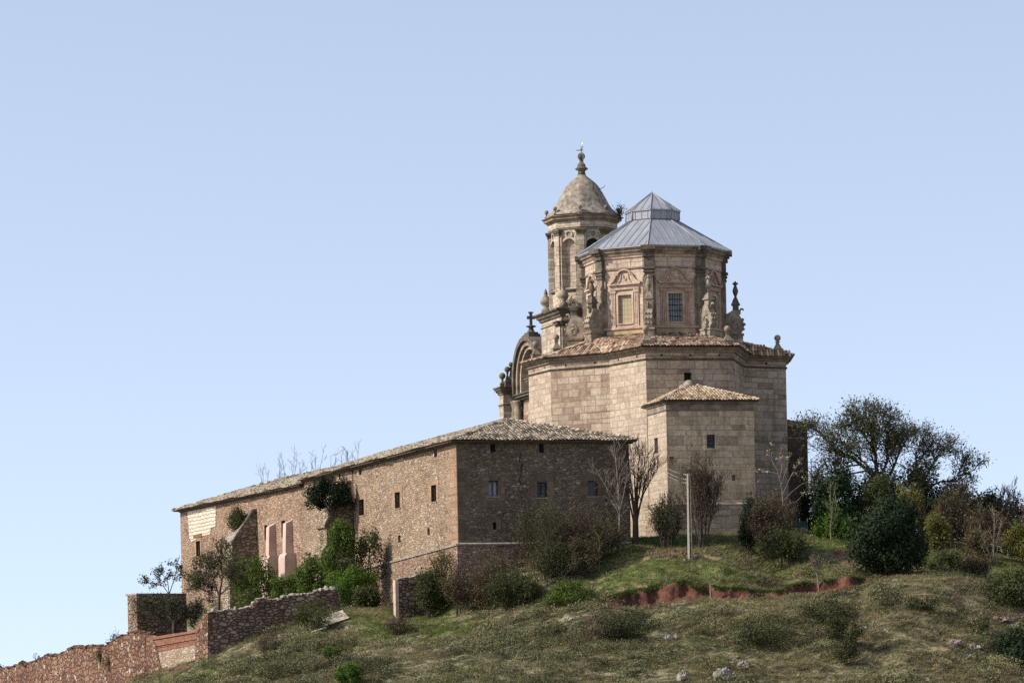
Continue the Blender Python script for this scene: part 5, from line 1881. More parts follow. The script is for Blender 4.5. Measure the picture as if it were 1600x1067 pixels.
lit_poly([(226, 990), (232, 994), (242, 1004), (246, 1018), (249, 1036), (252, 1044), (246, 1085), (226, 1090)], 0.0, M['redwall'], 'broken_end', back=0.8)
# brick repair: five stepped courses and a cream footing
for i, (va, vb, pr, mt) in enumerate([((996, 984), (1000.5, 987.5), 0.02, 'brick'), ((1000.5, 987.5), (1003.5, 990.5), -0.1, 'brick'), ((1003.5, 990.5), (1010, 998), -0.02, 'brick'), ((1010, 998), (1012, 1000.5), -0.1, 'brick'), ((1012, 1000.5), (1018, 1006), -0.04, 'brick')]):
    lit_poly([(228 + min(i * 4, 16), va[0] + i * 0.2), (308, va[1]), (307, vb[1]), (228 + min(i * 4 + 3, 17), vb[0])], pr, M[mt], 'brick_course')
lit_poly([(244, 1018), (308, 1006), (308, 1050), (248, 1060)], -0.08, M['creamstone'], 'cream_footing')
lit_poly([(304, 983), (318, 967), (318, 973), (307, 990)], 0.05, M['brick'], 'brick_coping')
lit_poly([(306, 1040), (306, 992), (313, 984), (316, 972), (318, 959), (326, 957), (326, 1040)], 0.06, M['redwall'], 'corner_pier')

# shaded front wall from the corner to the green bush
def fr_pt(u, v, Y):
    p = W(u, v, Y)
    return p


ft = [(326, 957.5, 299.6), (350, 956, 300), (375, 952, 300.3), (395, 947, 300.7), (402, 939, 300.8), (412, 936, 301), (428, 941, 301.3), (440, 936, 301.5), (455, 929, 301.8), (470, 927, 302), (490, 928, 302.2), (500, 924, 302.4), (515, 922, 302.6), (527, 921, 302.8), (529, 935, 302.85), (534, 948, 302.9), (540, 958, 303)]
ragged_wall('enclosure_wall', 'shaded dry stone wall stepping up from the corner pier to the bright green bush', [fr_pt(*p) for p in ft], 0.75, M['greywall'], M['cappale'], zbot=3.0, rag=0.1, seed=12)

# upper yard wall behind the thorn tree
s22 = kz(198, 960)[0]
U0 = K + dK * s22
a0 = W(199, 928.5, U0[1])
a1 = W(214, 927, U0[1] - 1.6)
r = ragged_wall('yard_wall', 'square topped stone wall end behind the dark thorn tree', [W(199, 929, 322.5), W(213.5, 928, 319.2), W(250, 927, 320.6), W(291, 927.5, 322.5)], 0.7, M['greywall'], M['greywall'], zbot=5, rag=0.03, seed=13, cap=False)
c = MB()
c.extrude([W(198, 930, 322.7), W(213, 929.5, 319.0), W(292, 929, 322.6), W(292, 926.5, 322.6), W(213, 926.5, 319.0), W(198, 927.5, 322.7)], FN * -0.8)
c.build('coping', M['cappale'], r)

# stub of wall with a pale jamb beside the convent corner
p0, p1 = W(618.5, 906, 298.8), W(690, 895, 300.6)
st = ragged_wall('gate_wall', 'short dark stone wall with a pale sunlit gate jamb beside the convent corner', [W(622, 906, 298.9), W(640, 902, 299.3), W(665, 897, 299.9), W(692, 894.5, 300.6)], 0.7, M['greywall'], M['cappale'], zbot=8, rag=0.06, seed=14)
j = MB()
pj = W(617.5, 906, 298.8)
j.box((pj[0], pj[1] - 0.06, 8), FD * 0.26, -FN * 0.85, (0, 0, pj[2] - 8))
j.build('jamb', M['pinktrim'], st, 'pale dressed stone jamb')

# ------------------------------------------------------------------ utility pole and cables
def build_pole():
    b = G(1079, 874)
    zt = zat(1077, 740, b[1])
    root = thing('utility_pole', 'pale concrete lattice utility pole standing on the grass below the annex', 'utility pole', b)
    m = MB()
    r_leg = MB()
    hh = zt - b[2]
    o = np.array((b[0], b[1], 0))
    for dx, w_ in ((-0.14, 0.15), (0.11, 0.08)):
        for k in range(1):
            a0 = o + (dx, 0, b[2] - 0.6)
            t0 = 0.72
            V = []
            for (z_, f) in ((b[2] - 0.6, 1.0), (zt, t0)):
                for (sx, sy) in ((-0.5, -0.12), (0.5, -0.12), (0.5, 0.12), (-0.5, 0.12)):
                    V.append((o[0] + dx * f + sx * w_ * f, o[1] + sy, z_))
            (m if dx < 0 else r_leg).add(V, [(0, 1, 5, 4), (1, 2, 6, 5), (2, 3, 7, 6), (3, 0, 4, 7), (4, 5, 6, 7)])
    m.build('shaft', M['concrete'], root)
    r_leg.build('rear_leg', M['trim'], root, 'grey weathered right leg')  # same leg as the shaft, its dim side painted with a darker material
    m = MB()
    m.box((o[0] - 0.08, o[1] + 0.04, b[2] - 0.6), (0.16, 0, 0), (0, 0.03, 0), (0, 0, hh + 0.3))
    for k in range(int(hh / 0.55)):
        z_ = b[2] + 0.25 + k * 0.55
        m.box((o[0] - 0.1, o[1] - 0.05, z_), (0.2, 0, 0), (0, 0.1, 0), (0, 0, 0.2))
    m.build('web', M['trim'], root)  # darker than the shaft, recess shade put into the colour
    m = MB()
    tops = []
    for i, v in enumerate((742, 749.6, 755)):
        zz = zat(1077, v, b[1])
        m.lathe((o[0] - 0.24, o[1], zz), [(0.025, 0), (0.035, 0.05), (0.02, 0.09)], 8)
        tops.append(np.array((o[0] - 0.2, o[1], zz)))
    m.build('insulator', M['concrete'], root)
    for i, a in enumerate(tops):
        e = W(1042.5, (731.6, 738, 743.5)[i], 306.1) * BACK
        pts = []
        for t in np.linspace(0, 1, 12):
            p = a + (e - a) * t
            p[2] -= 0.05 * 4 * t * (1 - t)
            pts.append(p)
        m = MB()
        m.tube(pts, 0.022, 0.022, 4)
        c = m.build('power_cable', M['wire'], None, ('topmost', 'middle', 'lowest')[i] + ' of three grey cables from the concrete pole to the annex corner', origin=a)
        tag(c, None, 'cable', 'cables between pole and annex')


build_pole()

# ------------------------------------------------------------------ loose bits on the slope
def planks():
    p = G(525, 981)
    root = thing('wooden_panel', 'bleached slatted wooden panel lying on the slope below the dry stone wall', 'wooden panel', p)
    m = MB()
    ax = np.array((0.86, 0.35, 0.28))
    ax /= np.linalg.norm(ax)
    ay = np.array((-0.25, 0.75, 0.62))
    ay /= np.linalg.norm(ay)
    c = p + np.array((-0.9, -0.2, 0.15))
    nn = np.cross(ax, ay)
    for i in range(6):
        m.box(c + ay * i * 0.2 + ax * 0.05 * random.random(), ax * (2.1 - 0.05 * i), ay * 0.16, nn * 0.05)
    m.build('slat', M['palewood'], root)
    for s in (0.2, 1.7):
        m = MB()
        m.box(c + ax * s - nn * 0.08, ax * 0.1, ay * 1.2, nn * 0.07)
        m.build('batten', M['palewood'], root)
    m = MB()
    m.box(c + ax * -1.1 - nn * 0.1 - ay * 0.2, ax * 1.3, ay * 0.12, nn * 0.1)
    m.box(c + ax * -1.15 - nn * 0.1 - ay * 0.25 - np.array((0, 0, 0.35)), ax * 0.2, ay * 0.15, (0, 0, 0.4))
    m.build('handle', M['palewood'], root)


planks()


def netting():
    b = on_ground(1238, 316, 840)
    e = on_ground(1262, 317.4, 840)
    root = thing('netting_fence', 'low panel of green netting fence beside the dark corner of the church', 'fence', b)
    m = MB()
    d = e - b
    m.box((b[0], b[1], b[2] - 0.1), (d[0], d[1], 0), (0, 0.03, 0), (0, 0, 1.35))
    m.build('net', M['net'], root)
    for t in (0.0, 0.5, 1.0):
        m = MB()
        q = b + d * t
        m.tube([(q[0], q[1] - 0.06, q[2] - 0.3), (q[0], q[1] - 0.06, q[2] + 1.4)], 0.03, 0.03, 5)
        m.build('post', M['rust'], root)


netting()

ROCKS = [(1066, 1054, 18, 18, 'rock', 'rounded pale boulder sunk in scrub at the bottom of the hill'), (1131, 1053, 30, 24, 'rock', 'largest pale craggy boulder at the bottom of the hill'),
         (1163, 1037, 20, 14, 'rock', 'pale tilted rock just right of the largest craggy boulder'), (1043, 994, 15, 12, 'rock', 'small white rock among dry grass below the dark thicket'),
         (1385, 985, 13, 8, 'rock', 'small white rock uphill of the dark right hand shrubs'), (1461, 987, 11, 7, 'rock', 'lone white stone on the straw coloured slope'),
         (1490, 1004, 20, 13, 'pinkrock', 'pinkish rock lump in the lower right slope'), (1520, 1009, 15, 10, 'rock', 'pale flat rock beside the pinkish lump'), (1515, 1024, 11, 9, 'rock', 'jagged white stone below the pale flat rock'),
         (1570, 966, 26, 10, 'pinkrock', 'broad pinkish outcrop below the right evergreen bush'), (1595, 962, 18, 12, 'pinkrock', 'pinkish block at the right edge of the outcrop'), (946, 945, 12, 8, 'pinkrock', 'flat pinkish slab at the left tip of the red earth bank'),
         (925, 972, 13, 7, 'pinkrock', 'pink stone lying in the small red gully'), (888, 966, 12, 7, 'rock', 'grey stone left of the red gully'), (893, 988, 14, 8, 'rock', 'low grey rock below the red gully'),
         (660, 994, 14, 5, 'pinkrock', 'flat brown stone on the bright green grass'), (596, 956, 10, 5, 'brick', 'orange brick fragment on the grass beside the gate jamb'), (1335, 965, 9, 6, 'rock', 'white stone at the top of the scattered stones on the right'),
         (1352, 980, 9, 6, 'rock', 'white stone in the middle of the scattered stones on the right'), (1365, 972, 10, 5, 'rock', 'grey stone at the right of the scattered stones'), (1450, 1060, 9, 8, 'rock', 'white pointed stone at the lower right edge of the slope'),
         (280, 1036, 10, 5, 'rock', 'pale stone lying at the foot of the brick repair'), (268, 1044, 12, 7, 'pinkrock', 'reddish stone below the brick repair'), (1400, 905, 12, 5, 'rock', 'pale slab on the lip of the mound below the round evergreen'),
         (1262, 1010, 8, 5, 'rock', 'small stone left of the dark lower shrubs'), (700, 1012, 7, 4, 'rock', 'tiny pale stone below the green grass'), (825, 1000, 6, 4, 'rock', 'tiny pale stone in the grey scrub'), (1200, 960, 8, 4, 'rock', 'small white stone below the thin sapling')]


def rocks():
    for i, (u, v, wp, hp, mt, lab) in enumerate(ROCKS):
        g = G(u, v + hp * 0.35)
        s = g[1] / F
        rs = np.random.default_rng(100 + i)
        m = MB()
        rx, rz = wp * s * 0.55, hp * s * 0.62
        stone(m, (g[0], g[1] + rx * 0.2, g[2] + rz * 0.15), rx, rx * 0.8, rz, rs.random() * 0.6, rs, 11, 0, 0.24)
        if wp > 8:
            for _ in range(int(wp / 5)):
                stone(m, (g[0] + rx * rs.normal() * 0.5, g[1] + rx * 0.1 * rs.normal(), g[2] + rz * (0.3 + 0.5 * rs.random())), rx * 0.42, rx * 0.35, rz * 0.5, rs.random() * 3, rs, 7, 0, 0.25)
        o = m.build('boulder' if wp > 12 else 'stone', M[mt], None, lab, origin=g)
        tag(o, None, 'rock', 'loose rocks on the hillside')
    m = MB()
    rs = np.random.default_rng(5)
    for i in range(150):
        u = 1010 + 190 * rs.random()
        u = 1022 + abs(rs.normal()) * 30 if i < 90 else u
        g = G(u, 866 + rs.normal() * 3.5 + (u - 1050) * 0.02)
        stone(m, g + (0, 0, 0.05), 0.08 + 0.13 * rs.random(), 0.1, 0.06 + 0.08 * rs.random(), rs.random() * 3, rs, 6)
    for u0, v0, su, sv, k in ((920, 942, 12, 6, 50), (1350, 970, 14, 8, 50), (925, 970, 8, 6, 25), (270, 1042, 10, 5, 18), (1140, 1040, 25, 12, 25), (1575, 968, 18, 6, 40), (1100, 960, 120, 30, 60), (1420, 985, 80, 40, 60), (720, 985, 60, 20, 20)):
        for i in range(k):
            g = G(u0 + rs.normal() * su, v0 + rs.normal() * sv)
            q = 0.05 + 0.11 * rs.random() ** 2
            stone(m, g + (0, 0, 0.03), q * 1.3, q, q * 0.8, rs.random() * 3, rs, 6)
    o = m.build('rubble', M['rubblestone'], None, 'loose stone rubble scattered on the slope and along the low broken terrace', origin=(0, 0, 0))
    tag(o, None, 'rubble', kind='stuff')


rocks()
# ------------------------------------------------------------------ vegetation
class Wood:
    """collects tapering branch segments and leaf points"""
    def __init__(s, seed):
        s.seg, s.tips, s.rs = [], [], np.random.default_rng(seed)

    def line(s, pts, r0, r1):
        n = len(pts) - 1
        for i in range(n):
            s.seg.append((pts[i], pts[i + 1], r0 + (r1 - r0) * i / n, r0 + (r1 - r0) * (i + 1) / n))

    def grow(s, pts, r0, r1, lv, n, ln, spread=(25, 60), up=0.25, t0=0.3, leafy=True, wob=0.2, sub=0.55):
        """pts: polyline; spawn n[0] children of length ln, lv levels deep"""
        rs = s.rs
        pts = [np.asarray(p, float) for p in pts]
        s.line(pts, r0, r1)
        cum = np.cumsum([0] + [np.linalg.norm(b - a) for a, b in zip(pts[:-1], pts[1:])])

        def at(t):
            d = t * cum[-1]
            i = min(int(np.searchsorted(cum, d, 'right')) - 1, len(pts) - 2)
            f = (d - cum[i]) / max(cum[i + 1] - cum[i], 1e-6)
            return pts[i] + (pts[i + 1] - pts[i]) * f, (pts[i + 1] - pts[i]) / max(cum[i + 1] - cum[i], 1e-6)
        if leafy and lv <= 1:
            k = 3 if lv == 0 else 2
            for _ in range(k):
                p, _d = at(0.3 + 0.7 * rs.random())
                s.tips.append(p)
            s.tips.append(pts[-1])
        if lv <= 0:
            return
        for k in range(n[0]):
            t = t0 + (1 - t0) * (k + rs.random()) / n[0]
            p, d = at(min(t, 0.99))
            a = R(rs.uniform(*spread))
            x = np.cross(d, rs.normal(size=3))
            x /= np.linalg.norm(x) + 1e-9
            v = d * math.cos(a) + x * math.sin(a)
            v[2] += up
            v /= np.linalg.norm(v)
            L = ln * rs.uniform(0.6, 1.2) * (1.15 - 0.5 * t)
            q = [p]
            for i in range(3):
                v = v + rs.normal(size=3) * wob
                v[2] += up * 0.15
                v /= np.linalg.norm(v)
                q.append(q[-1] + v * L / 3)
            rr = (r0 + (r1 - r0) * t) * 0.6
            s.grow(q, rr, max(rr * 0.3, 0.006), lv - 1, n[1:] or n, ln * sub, spread, up, 0.2, leafy, wob, sub)

    def mesh(s, name, mat, parent, minr=0.012):
        if not s.seg:
            return
        A = np.array([x[0] for x in s.seg])
        B = np.array([x[1] for x in s.seg])
        ra = np.maximum([x[2] for x in s.seg], minr)
        rb = np.maximum([x[3] for x in s.seg], minr)
        d = B - A
        d /= np.linalg.norm(d, axis=1)[:, None] + 1e-9
        ref = np.where(np.abs(d[:, 2:3]) < 0.9, [[0, 0, 1.0]], [[1.0, 0, 0]])
        x = np.cross(d, ref)
        x /= np.linalg.norm(x, axis=1)[:, None]
        y = np.cross(d, x)
        k = 5 if ra.max() > 0.12 else 4
        V = []
        for P, r in ((A, ra), (B, rb)):
            for i in range(k):
                t = 2 * math.pi * i / k
                V.append(P + r[:, None] * (math.cos(t) * x + math.sin(t) * y))
        V = np.stack(V, 1)
        n = len(A)
        base = np.arange(n)[:, None] * (2 * k)
        FC = np.concatenate([base + np.array([i, (i + 1) % k, k + (i + 1) % k, k + i]) for i in range(k)])
        return fast_mesh(name, V.reshape(-1, 3), FC, mat, parent, smooth=True)


def leaves(name, P, size, mat, parent, rs, per=6, spr=0.3, origin=None, up=0.0, asp=0.55, jit=0.4, nrm=None, rough=0.55):
    P = np.repeat(np.asarray(P, float), per, axis=0)
    n = len(P)
    P = P + rs.normal(size=(n, 3)) * spr
    a = rs.normal(size=(n, 3))
    a[:, 2] += up
    a /= np.linalg.norm(a, axis=1)[:, None]
    b = np.cross(a, rs.normal(size=(n, 3)))
    b /= np.linalg.norm(b, axis=1)[:, None]
    if nrm is not None:
        N = np.repeat(np.asarray(nrm, float), per, axis=0) + rs.normal(size=(n, 3)) * rough
        N /= np.linalg.norm(N, axis=1)[:, None]
        a = np.cross(N, rs.normal(size=(n, 3)))
        a /= np.linalg.norm(a, axis=1)[:, None]
        b = np.cross(N, a)
    L = (size * (1 + jit * rs.normal(size=n)).clip(0.4, 2))[:, None]
    V = np.stack([P - a * L * 0.5, P + b * L * asp * 0.5, P + a * L * 0.5, P - b * L * asp * 0.5], 1)
    FC = np.arange(n * 4).reshape(-1, 4)
    cl = np.repeat(rs.random(n // per), per)
    return fast_mesh(name, V.reshape(-1, 3), FC, mat, parent, rnd=0.5 * cl + 0.5 * rs.random(n), origin=origin)


def lumpy(c, rx, ry, rz, n, rs, lumps=26, lr=0.34, fill=0.25, low=False):
    """points on an uneven, clumped crown"""
    u = rs.normal(size=(lumps, 3))
    u /= np.linalg.norm(u, axis=1)[:, None]
    if low:
        u[:, 2] = np.maximum(u[:, 2], -0.85)
    else:
        u[:, 2] = np.where(u[:, 2] < -0.5, -u[:, 2] * 0.6, u[:, 2])
    cen = u * (0.48 + 0.34 * rs.random((lumps, 1)))
    rad = lr * (0.6 + 0.7 * rs.random(lumps))
    i = rs.integers(0, lumps, n)
    w = rs.normal(size=(n, 3))
    w /= np.linalg.norm(w, axis=1)[:, None]
    k = np.where(rs.random(n) < fill, rs.random(n), 0.85 + 0.18 * rs.random(n)) + np.abs(rs.normal(size=n)) * 0.22 * (rs.random(n) < 0.15)
    q = cen[i] + w * (rad[i] * k)[:, None]
    return np.asarray(c) + q * np.array((rx, ry, rz)), w + 0.35 * cen[i]


def dense_bush(name, label, cat, u0, u1, v0, v1, mat, n, leaf, seed, Y=None, lumps=26, lr=0.34, group=None, stem=True, depth=0.9, bark='bark', base=None, low=False):
    """rounded shrub filling the photo box, rooted where its foot meets the slope"""
    rs = np.random.default_rng(seed)
    um = (u0 + u1) / 2
    g = G(um, v1) if Y is None else (on_ground(um, Y, v1))
    if base is not None:
        g = np.asarray(base, float)
    Yc = g[1]
    rx = (u1 - u0) / 2 * Yc / F
    ztop = zat(um, v0, Yc)
    zb = min(g[2], zat(um, v1, Yc)) if Y is not None or base is not None else g[2]
    rz = (ztop - zb) / 2
    root = thing(name, label, cat, g, group)
    c = np.array((W(um, (v0 + v1) / 2, Yc)[0], Yc, zb + rz))
    P, NR = lumpy(c, rx * 1.06, rx * depth, rz * 1.06, n, rs, lumps, lr, 0.25, low)
    leaves('crown', P, leaf, M[mat], root, rs, per=1, spr=leaf * 0.35, nrm=NR)
    if stem:
        wd = Wood(seed)
        for _ in range(5):
            e = c + rs.normal(size=3) * np.array((rx, rx * depth, rz)) * 0.35
            wd.line([g + (0, 0, -0.3), (g + e) / 2 + rs.normal(size=3) * 0.1, e], 0.07, 0.03)
        wd.mesh('trunk', M[bark], root)
    return root


def twiggy(name, label, cat, u0, u1, v0, v1, leafmat, leaf, per, seed, Y=None, stems=9, lv=2, n=(6, 5), bark='barkbrown', spr=0.22, r=0.035, spread=(15, 45), up=0.35, group=None, base=None, lean=1.0, ln=0.42, minr=0.014):
    """open shrub of upright stems with sparse leaves"""
    rs = np.random.default_rng(seed)
    um = (u0 + u1) / 2
    g = (G(um, v1) if Y is None else on_ground(um, Y, v1)) if base is None else np.asarray(base, float)
    Yc = g[1]
    rx = (u1 - u0) / 2 * Yc / F
    ztop = zat(um, v0, Yc)
    h = ztop - g[2]
    root = thing(name, label, cat, g, group)
    wd = Wood(seed)
    for i in range(stems):
        dx, dy = rs.uniform(-1, 1), rs.uniform(-0.8, 0.8)
        hh = h * (0.92 - 0.38 * dx * dx) * rs.uniform(0.72, 1.0)
        a = g + np.array((dx * rx * 0.3, dy * rx * 0.3, -0.3))
        b = g + np.array((dx * rx * 0.75 * lean, dy * rx * 0.7, hh))
        m1 = a + (b - a) * 0.35 + np.array((-dx * rx * 0.12, 0, 0.1)) + rs.normal(size=3) * 0.08
        m2 = a + (b - a) * 0.7 + rs.normal(size=3) * 0.1
        wd.grow([a, m1, m2, b], r, r * 0.3, lv, n, h * ln * 0.6, spread, up, 0.25, wob=0.16, sub=0.5)
    if leafmat:
        leaves('foliage', np.array(wd.tips), leaf, M[leafmat], root, rs, per=per, spr=spr)
    wd.mesh('stems', M[bark], root, minr)
    return root


def tree(name, label, cat, base, limbs, leafmat, leaf, per, seed, r0=0.28, lv=3, n=(7, 5, 4), ln=2.2, bark='bark', spr=0.25, spread=(25, 60), up=0.2, leaf_part='crown', group=None, minr=0.014, t0=0.3, leafkeep=1.0):
    rs = np.random.default_rng(seed)
    root = thing(name, label, cat, base, group)
    wd = Wood(seed)
    for L in limbs:
        pts, ra, rb = L[:3]
        kw = dict(lv=lv, n=n, ln=ln, spread=spread, up=up, t0=t0)
        kw.update(L[3] if len(L) > 3 else {})
        wd.grow(pts, ra, rb, **kw)
    wd.mesh('trunk', M[bark], root, minr)
    if leafmat:
        T = np.array(wd.tips)
        T = T[rs.random(len(T)) < leafkeep]
        leaves(leaf_part, T, leaf, M[leafmat], root, rs, per=per, spr=spr)
    return root


def limb(pix, Y, seed=0, dep=0.6):
    """polyline through photo pixels, wandering in depth"""
    rs = np.random.default_rng(seed)
    y = Y
    out = []
    for i, (u, v) in enumerate(pix):
        out.append(W(u, v, y))
        y += rs.normal() * dep
    return out


def on_off(u, v, o):
    s_, z_ = on_plane(u, v, Cc + LN * o, LD)
    p = Cc + LN * o + LD * s_
    return np.array((p[0], p[1], z_))


def build_trees():
    T = 'tree'
    # ---------------- right hand grove
    Y = 324
    b = on_ground(1385, Y, 850)
    tree('tree', 'tallest spreading tree right of the church with a long bare limb reaching left', T, b, [
        ([b - (0, 0, 0.4), W(1384, 800, Y), W(1380, 762, Y)], 0.34, 0.26, dict(lv=0, leafy=False)),
        (limb([(1380, 765), (1360, 738), (1330, 714), (1305, 702), (1285, 680), (1272, 668)], Y, 1), 0.2, 0.05, dict(ln=2.9, n=(15, 7, 4), spread=(35, 80), up=0.25)),
        (limb([(1380, 765), (1370, 738), (1368, 710), (1362, 678), (1358, 658)], Y, 2), 0.22, 0.05, dict(ln=2.5, n=(15, 7, 5))),
        (limb([(1376, 750), (1386, 720), (1387, 685), (1380, 658)], Y - 1, 3), 0.15, 0.04, dict(ln=2.2, n=(13, 7, 5))),
        (limb([(1381, 762), (1396, 730), (1408, 700), (1420, 682)], Y + 1, 4), 0.15, 0.04, dict(ln=2.4, n=(13, 7, 4))),
        (limb([(1368, 705), (1350, 680), (1340, 668), (1336, 656)], Y + 1, 5), 0.1, 0.03, dict(ln=2.1, n=(11, 6, 4))),
        (limb([(1380, 780), (1355, 768), (1330, 765), (1305, 762)], Y - 1, 16), 0.1, 0.03, dict(ln=2.0, n=(12, 6, 4))),
        (limb([(1381, 775), (1405, 760), (1425, 748), (1442, 740)], Y - 1, 17), 0.1, 0.03, dict(ln=2.0, n=(12, 6, 4))),
        (limb([(1372, 745), (1350, 722), (1325, 700), (1312, 685)], Y - 1, 18), 0.1, 0.03, dict(ln=2.0, n=(11, 6, 4))),
        (limb([(1355, 735), (1330, 740), (1300, 738), (1275, 742)], Y - 1, 6), 0.09, 0.03, dict(ln=1.9, n=(10, 6, 4))),
    ], 'leaf_olive', 0.15, 3, 31, spr=0.32, leafkeep=0.4, minr=0.016)
    Y = 327
    b = on_ground(1440, Y, 850)
    tree('tree', 'thin leaved tree arching right over the dark grove behind the tallest tree', T, b, [
        ([b - (0, 0, 0.4), W(1441, 790, Y), W(1438, 760, Y)], 0.25, 0.2, dict(lv=0, leafy=False)),
        (limb([(1438, 762), (1430, 735), (1432, 705), (1440, 692)], Y, 7), 0.11, 0.03, dict(ln=2.3, n=(12, 6, 4))),
        (limb([(1440, 760), (1452, 735), (1465, 712), (1480, 700)], Y, 8), 0.11, 0.03, dict(ln=2.3, n=(13, 6, 4))),
        (limb([(1442, 765), (1470, 752), (1495, 752), (1510, 738), (1522, 748)], Y, 9), 0.1, 0.025, dict(ln=2.2, n=(14, 6, 4), up=0.3)),
    ], 'leaf_olive', 0.15, 2, 32, spr=0.32, bark='bark', leafkeep=0.38, minr=0.016)
    for i, (u0, u1, vt, mt, nn_, lab) in enumerate(((1385, 1485, 725, 'leaf_conifer', 16000, 'dark rounded tree behind the round evergreen'), (1445, 1540, 745, 'scrub_brown', 15000, 'dull brown tree in the shade of the grove'), (1500, 1590, 762, 'leaf_conifer', 15000, 'dark leafy tree behind the leafless thickets'),
                                            (1555, 1650, 768, 'scrub_brown', 14000, 'brownish tree behind the bushy tree at the right edge'), (1315, 1415, 722, 'leaf_dark', 16000, 'dark tree mass under the long bare limb'), (1245, 1310, 735, 'leaf_dark', 11000, 'dark tree just right of the sacristy'))):
        dense_bush('tree', lab, 'tree', u0, u1, vt, 895, mt, nn_, 0.2, 300 + i, Y=334 + i * 0.6, lumps=50, lr=0.28, depth=0.8, low=True)
    dense_bush('tree', 'olive thicket hiding the trunk of the tallest tree', 'tree', 1335, 1425, 742, 860, 'leaf_olive', 12000, 0.16, 310, Y=320, lumps=50, lr=0.28, depth=0.7, low=True)
    Y = 330
    for i, (u, vt, w_, lab) in enumerate(((1440, 742, 26, 'dark pointed conifer under the arching tree'), (1505, 764, 34, 'dark ragged conifer in the middle of the right hand grove'), (1552, 762, 40, 'dark conifer near the right edge of the grove'), (1478, 770, 32, 'dark green conifer between two taller conifers of the grove'))):
        conifer(lab, u, vt, w_, Y + i * 0.7, 40 + i)
    dense_bush('shrub', 'tall dense dark green shrub mass beside the dark sacristy wall', 'shrub', 1268, 1352, 728, 856, 'leaf_dark', 17000, 0.18, 51, Y=320, lumps=60, lr=0.27, depth=0.7, low=True)
    twiggy('sapling', 'thin pale sapling in front of the dark shrub mass by the sacristy', 'sapling', 1282, 1312, 742, 843, 'leaf_green', 0.16, 2, 52, Y=313, stems=3, bark='barkpale', n=(5, 3), r=0.045)
    twiggy('shrub', 'bright green undergrowth at the foot of the dark shrub mass', 'shrub', 1262, 1345, 805, 846, 'leaf_bright', 0.17, 4, 53, Y=313.5, stems=16, n=(4, 4))
    dense_bush('shrub', 'yellow green shrub crown showing above the round evergreen', 'shrub', 1393, 1452, 752, 860, 'leaf_yellow', 6500, 0.16, 54, Y=316, lumps=40, lr=0.27)
    twiggy('shrub', 'yellow leaved shrub right of the round evergreen', 'shrub', 1440, 1485, 800, 895, 'leaf_yellow', 0.17, 4, 55, Y=309, stems=10)
    dense_bush('shrub', 'low dull olive shrub at the right foot of the round evergreen', 'shrub', 1442, 1515, 858, 915, 'leaf_olive', 7500, 0.14, 56, Y=303, lumps=40, lr=0.27, low=True)
    for i, (u0, u1, v0, v1, Yq, lab) in enumerate(((1452, 1530, 760, 895, 322, 'tall brown leafless thicket in the centre of the grove'), (1505, 1580, 790, 895, 318, 'brown leafless thicket above the right green strip'), (1490, 1560, 830, 898, 312, 'rounded grey brown bush in front of the leafless thickets'))):
        twiggy('thicket', lab, 'shrub', u0, u1, v0, v1, 'leaf_brown', 0.13, 2, 57 + i, Y=Yq, stems=22, n=(6, 5), spr=0.25)
    twiggy('bare_tree', 'tall feathery leafless tree at the right end of the grove', T, 1552, 1600, 742, 880, None, 0.1, 1, 61, Y=326, stems=6, lv=3, n=(6, 5, 4), bark='barkbrown', r=0.06)
    twiggy('tree', 'pale trunked young tree leaning in front of the brown thicket', T, 1530, 1575, 785, 888, 'leaf_brown', 0.13, 1, 62, Y=310, stems=3, bark='barkpale', r=0.06, n=(6, 4))
    dense_bush('shrub', 'yellow green bushy tree cut by the right edge of the picture', 'shrub', 1562, 1640, 808, 898, 'leaf_yellow', 8500, 0.15, 63, Y=311, lumps=44, lr=0.27, low=True)
    twiggy('shrub', 'grey brown bush between the olive shrub and the right evergreen', 'shrub', 1498, 1548, 868, 925, 'leaf_brown', 0.13, 3, 64, Y=298, stems=16)
    dense_bush('evergreen_bush', 'big round dark evergreen bush on the crest right of the church', 'evergreen bush', 1328, 1458, 779, 908, 'leaf_dark', 36000, 0.19, 65, Y=294.5, lumps=75, lr=0.29, depth=0.95, low=True)
    dense_bush('evergreen_bush', 'rounded lighter evergreen bush on the right slope', 'evergreen bush', 1528, 1640, 888, 960, 'leaf_olive', 18000, 0.16, 66, Y=289.5, lumps=80, lr=0.26, low=True)
    dense_bush('evergreen_bush', 'dark evergreen bush filling the lower right corner', 'evergreen bush', 1542, 1660, 975, 1085, 'leaf_dark', 20000, 0.16, 67, Y=277, lumps=90, lr=0.25, low=True)
    # ---------------- around the annex
    Y = 303.5
    b = on_ground(993, Y, 838)
    tree('bare_tree', 'bare tree with a thick dark trunk between the convent and the church', T, b, [
        ([b - (0, 0, 0.4), W(993, 815, Y), W(994, 785, Y), W(995, 760, Y)], 0.3, 0.1, dict(lv=0, leafy=False)),
        *[(limb([(993 + (i - 3.5) * 0.6, 818 - (i % 3) * 12), (994 + (i - 3.5) * 3.2, 780 - (i % 2) * 8), (994 + (i - 3.5) * 6.0, 738 + abs(i - 3) * 4), (994 + (i - 3.5) * 9.5, 695 + abs(i - 2.5) * 8)], Y, 70 + i, 0.4), 0.085, 0.012, dict(lv=2, n=(12, 6), ln=1.9, spread=(16, 42), up=0.35)) for i in range(8)],
    ], None, 0.1, 1, 71, bark='barkbrown', minr=0.012)
    Y = 301
    b = on_ground(968, Y, 850)
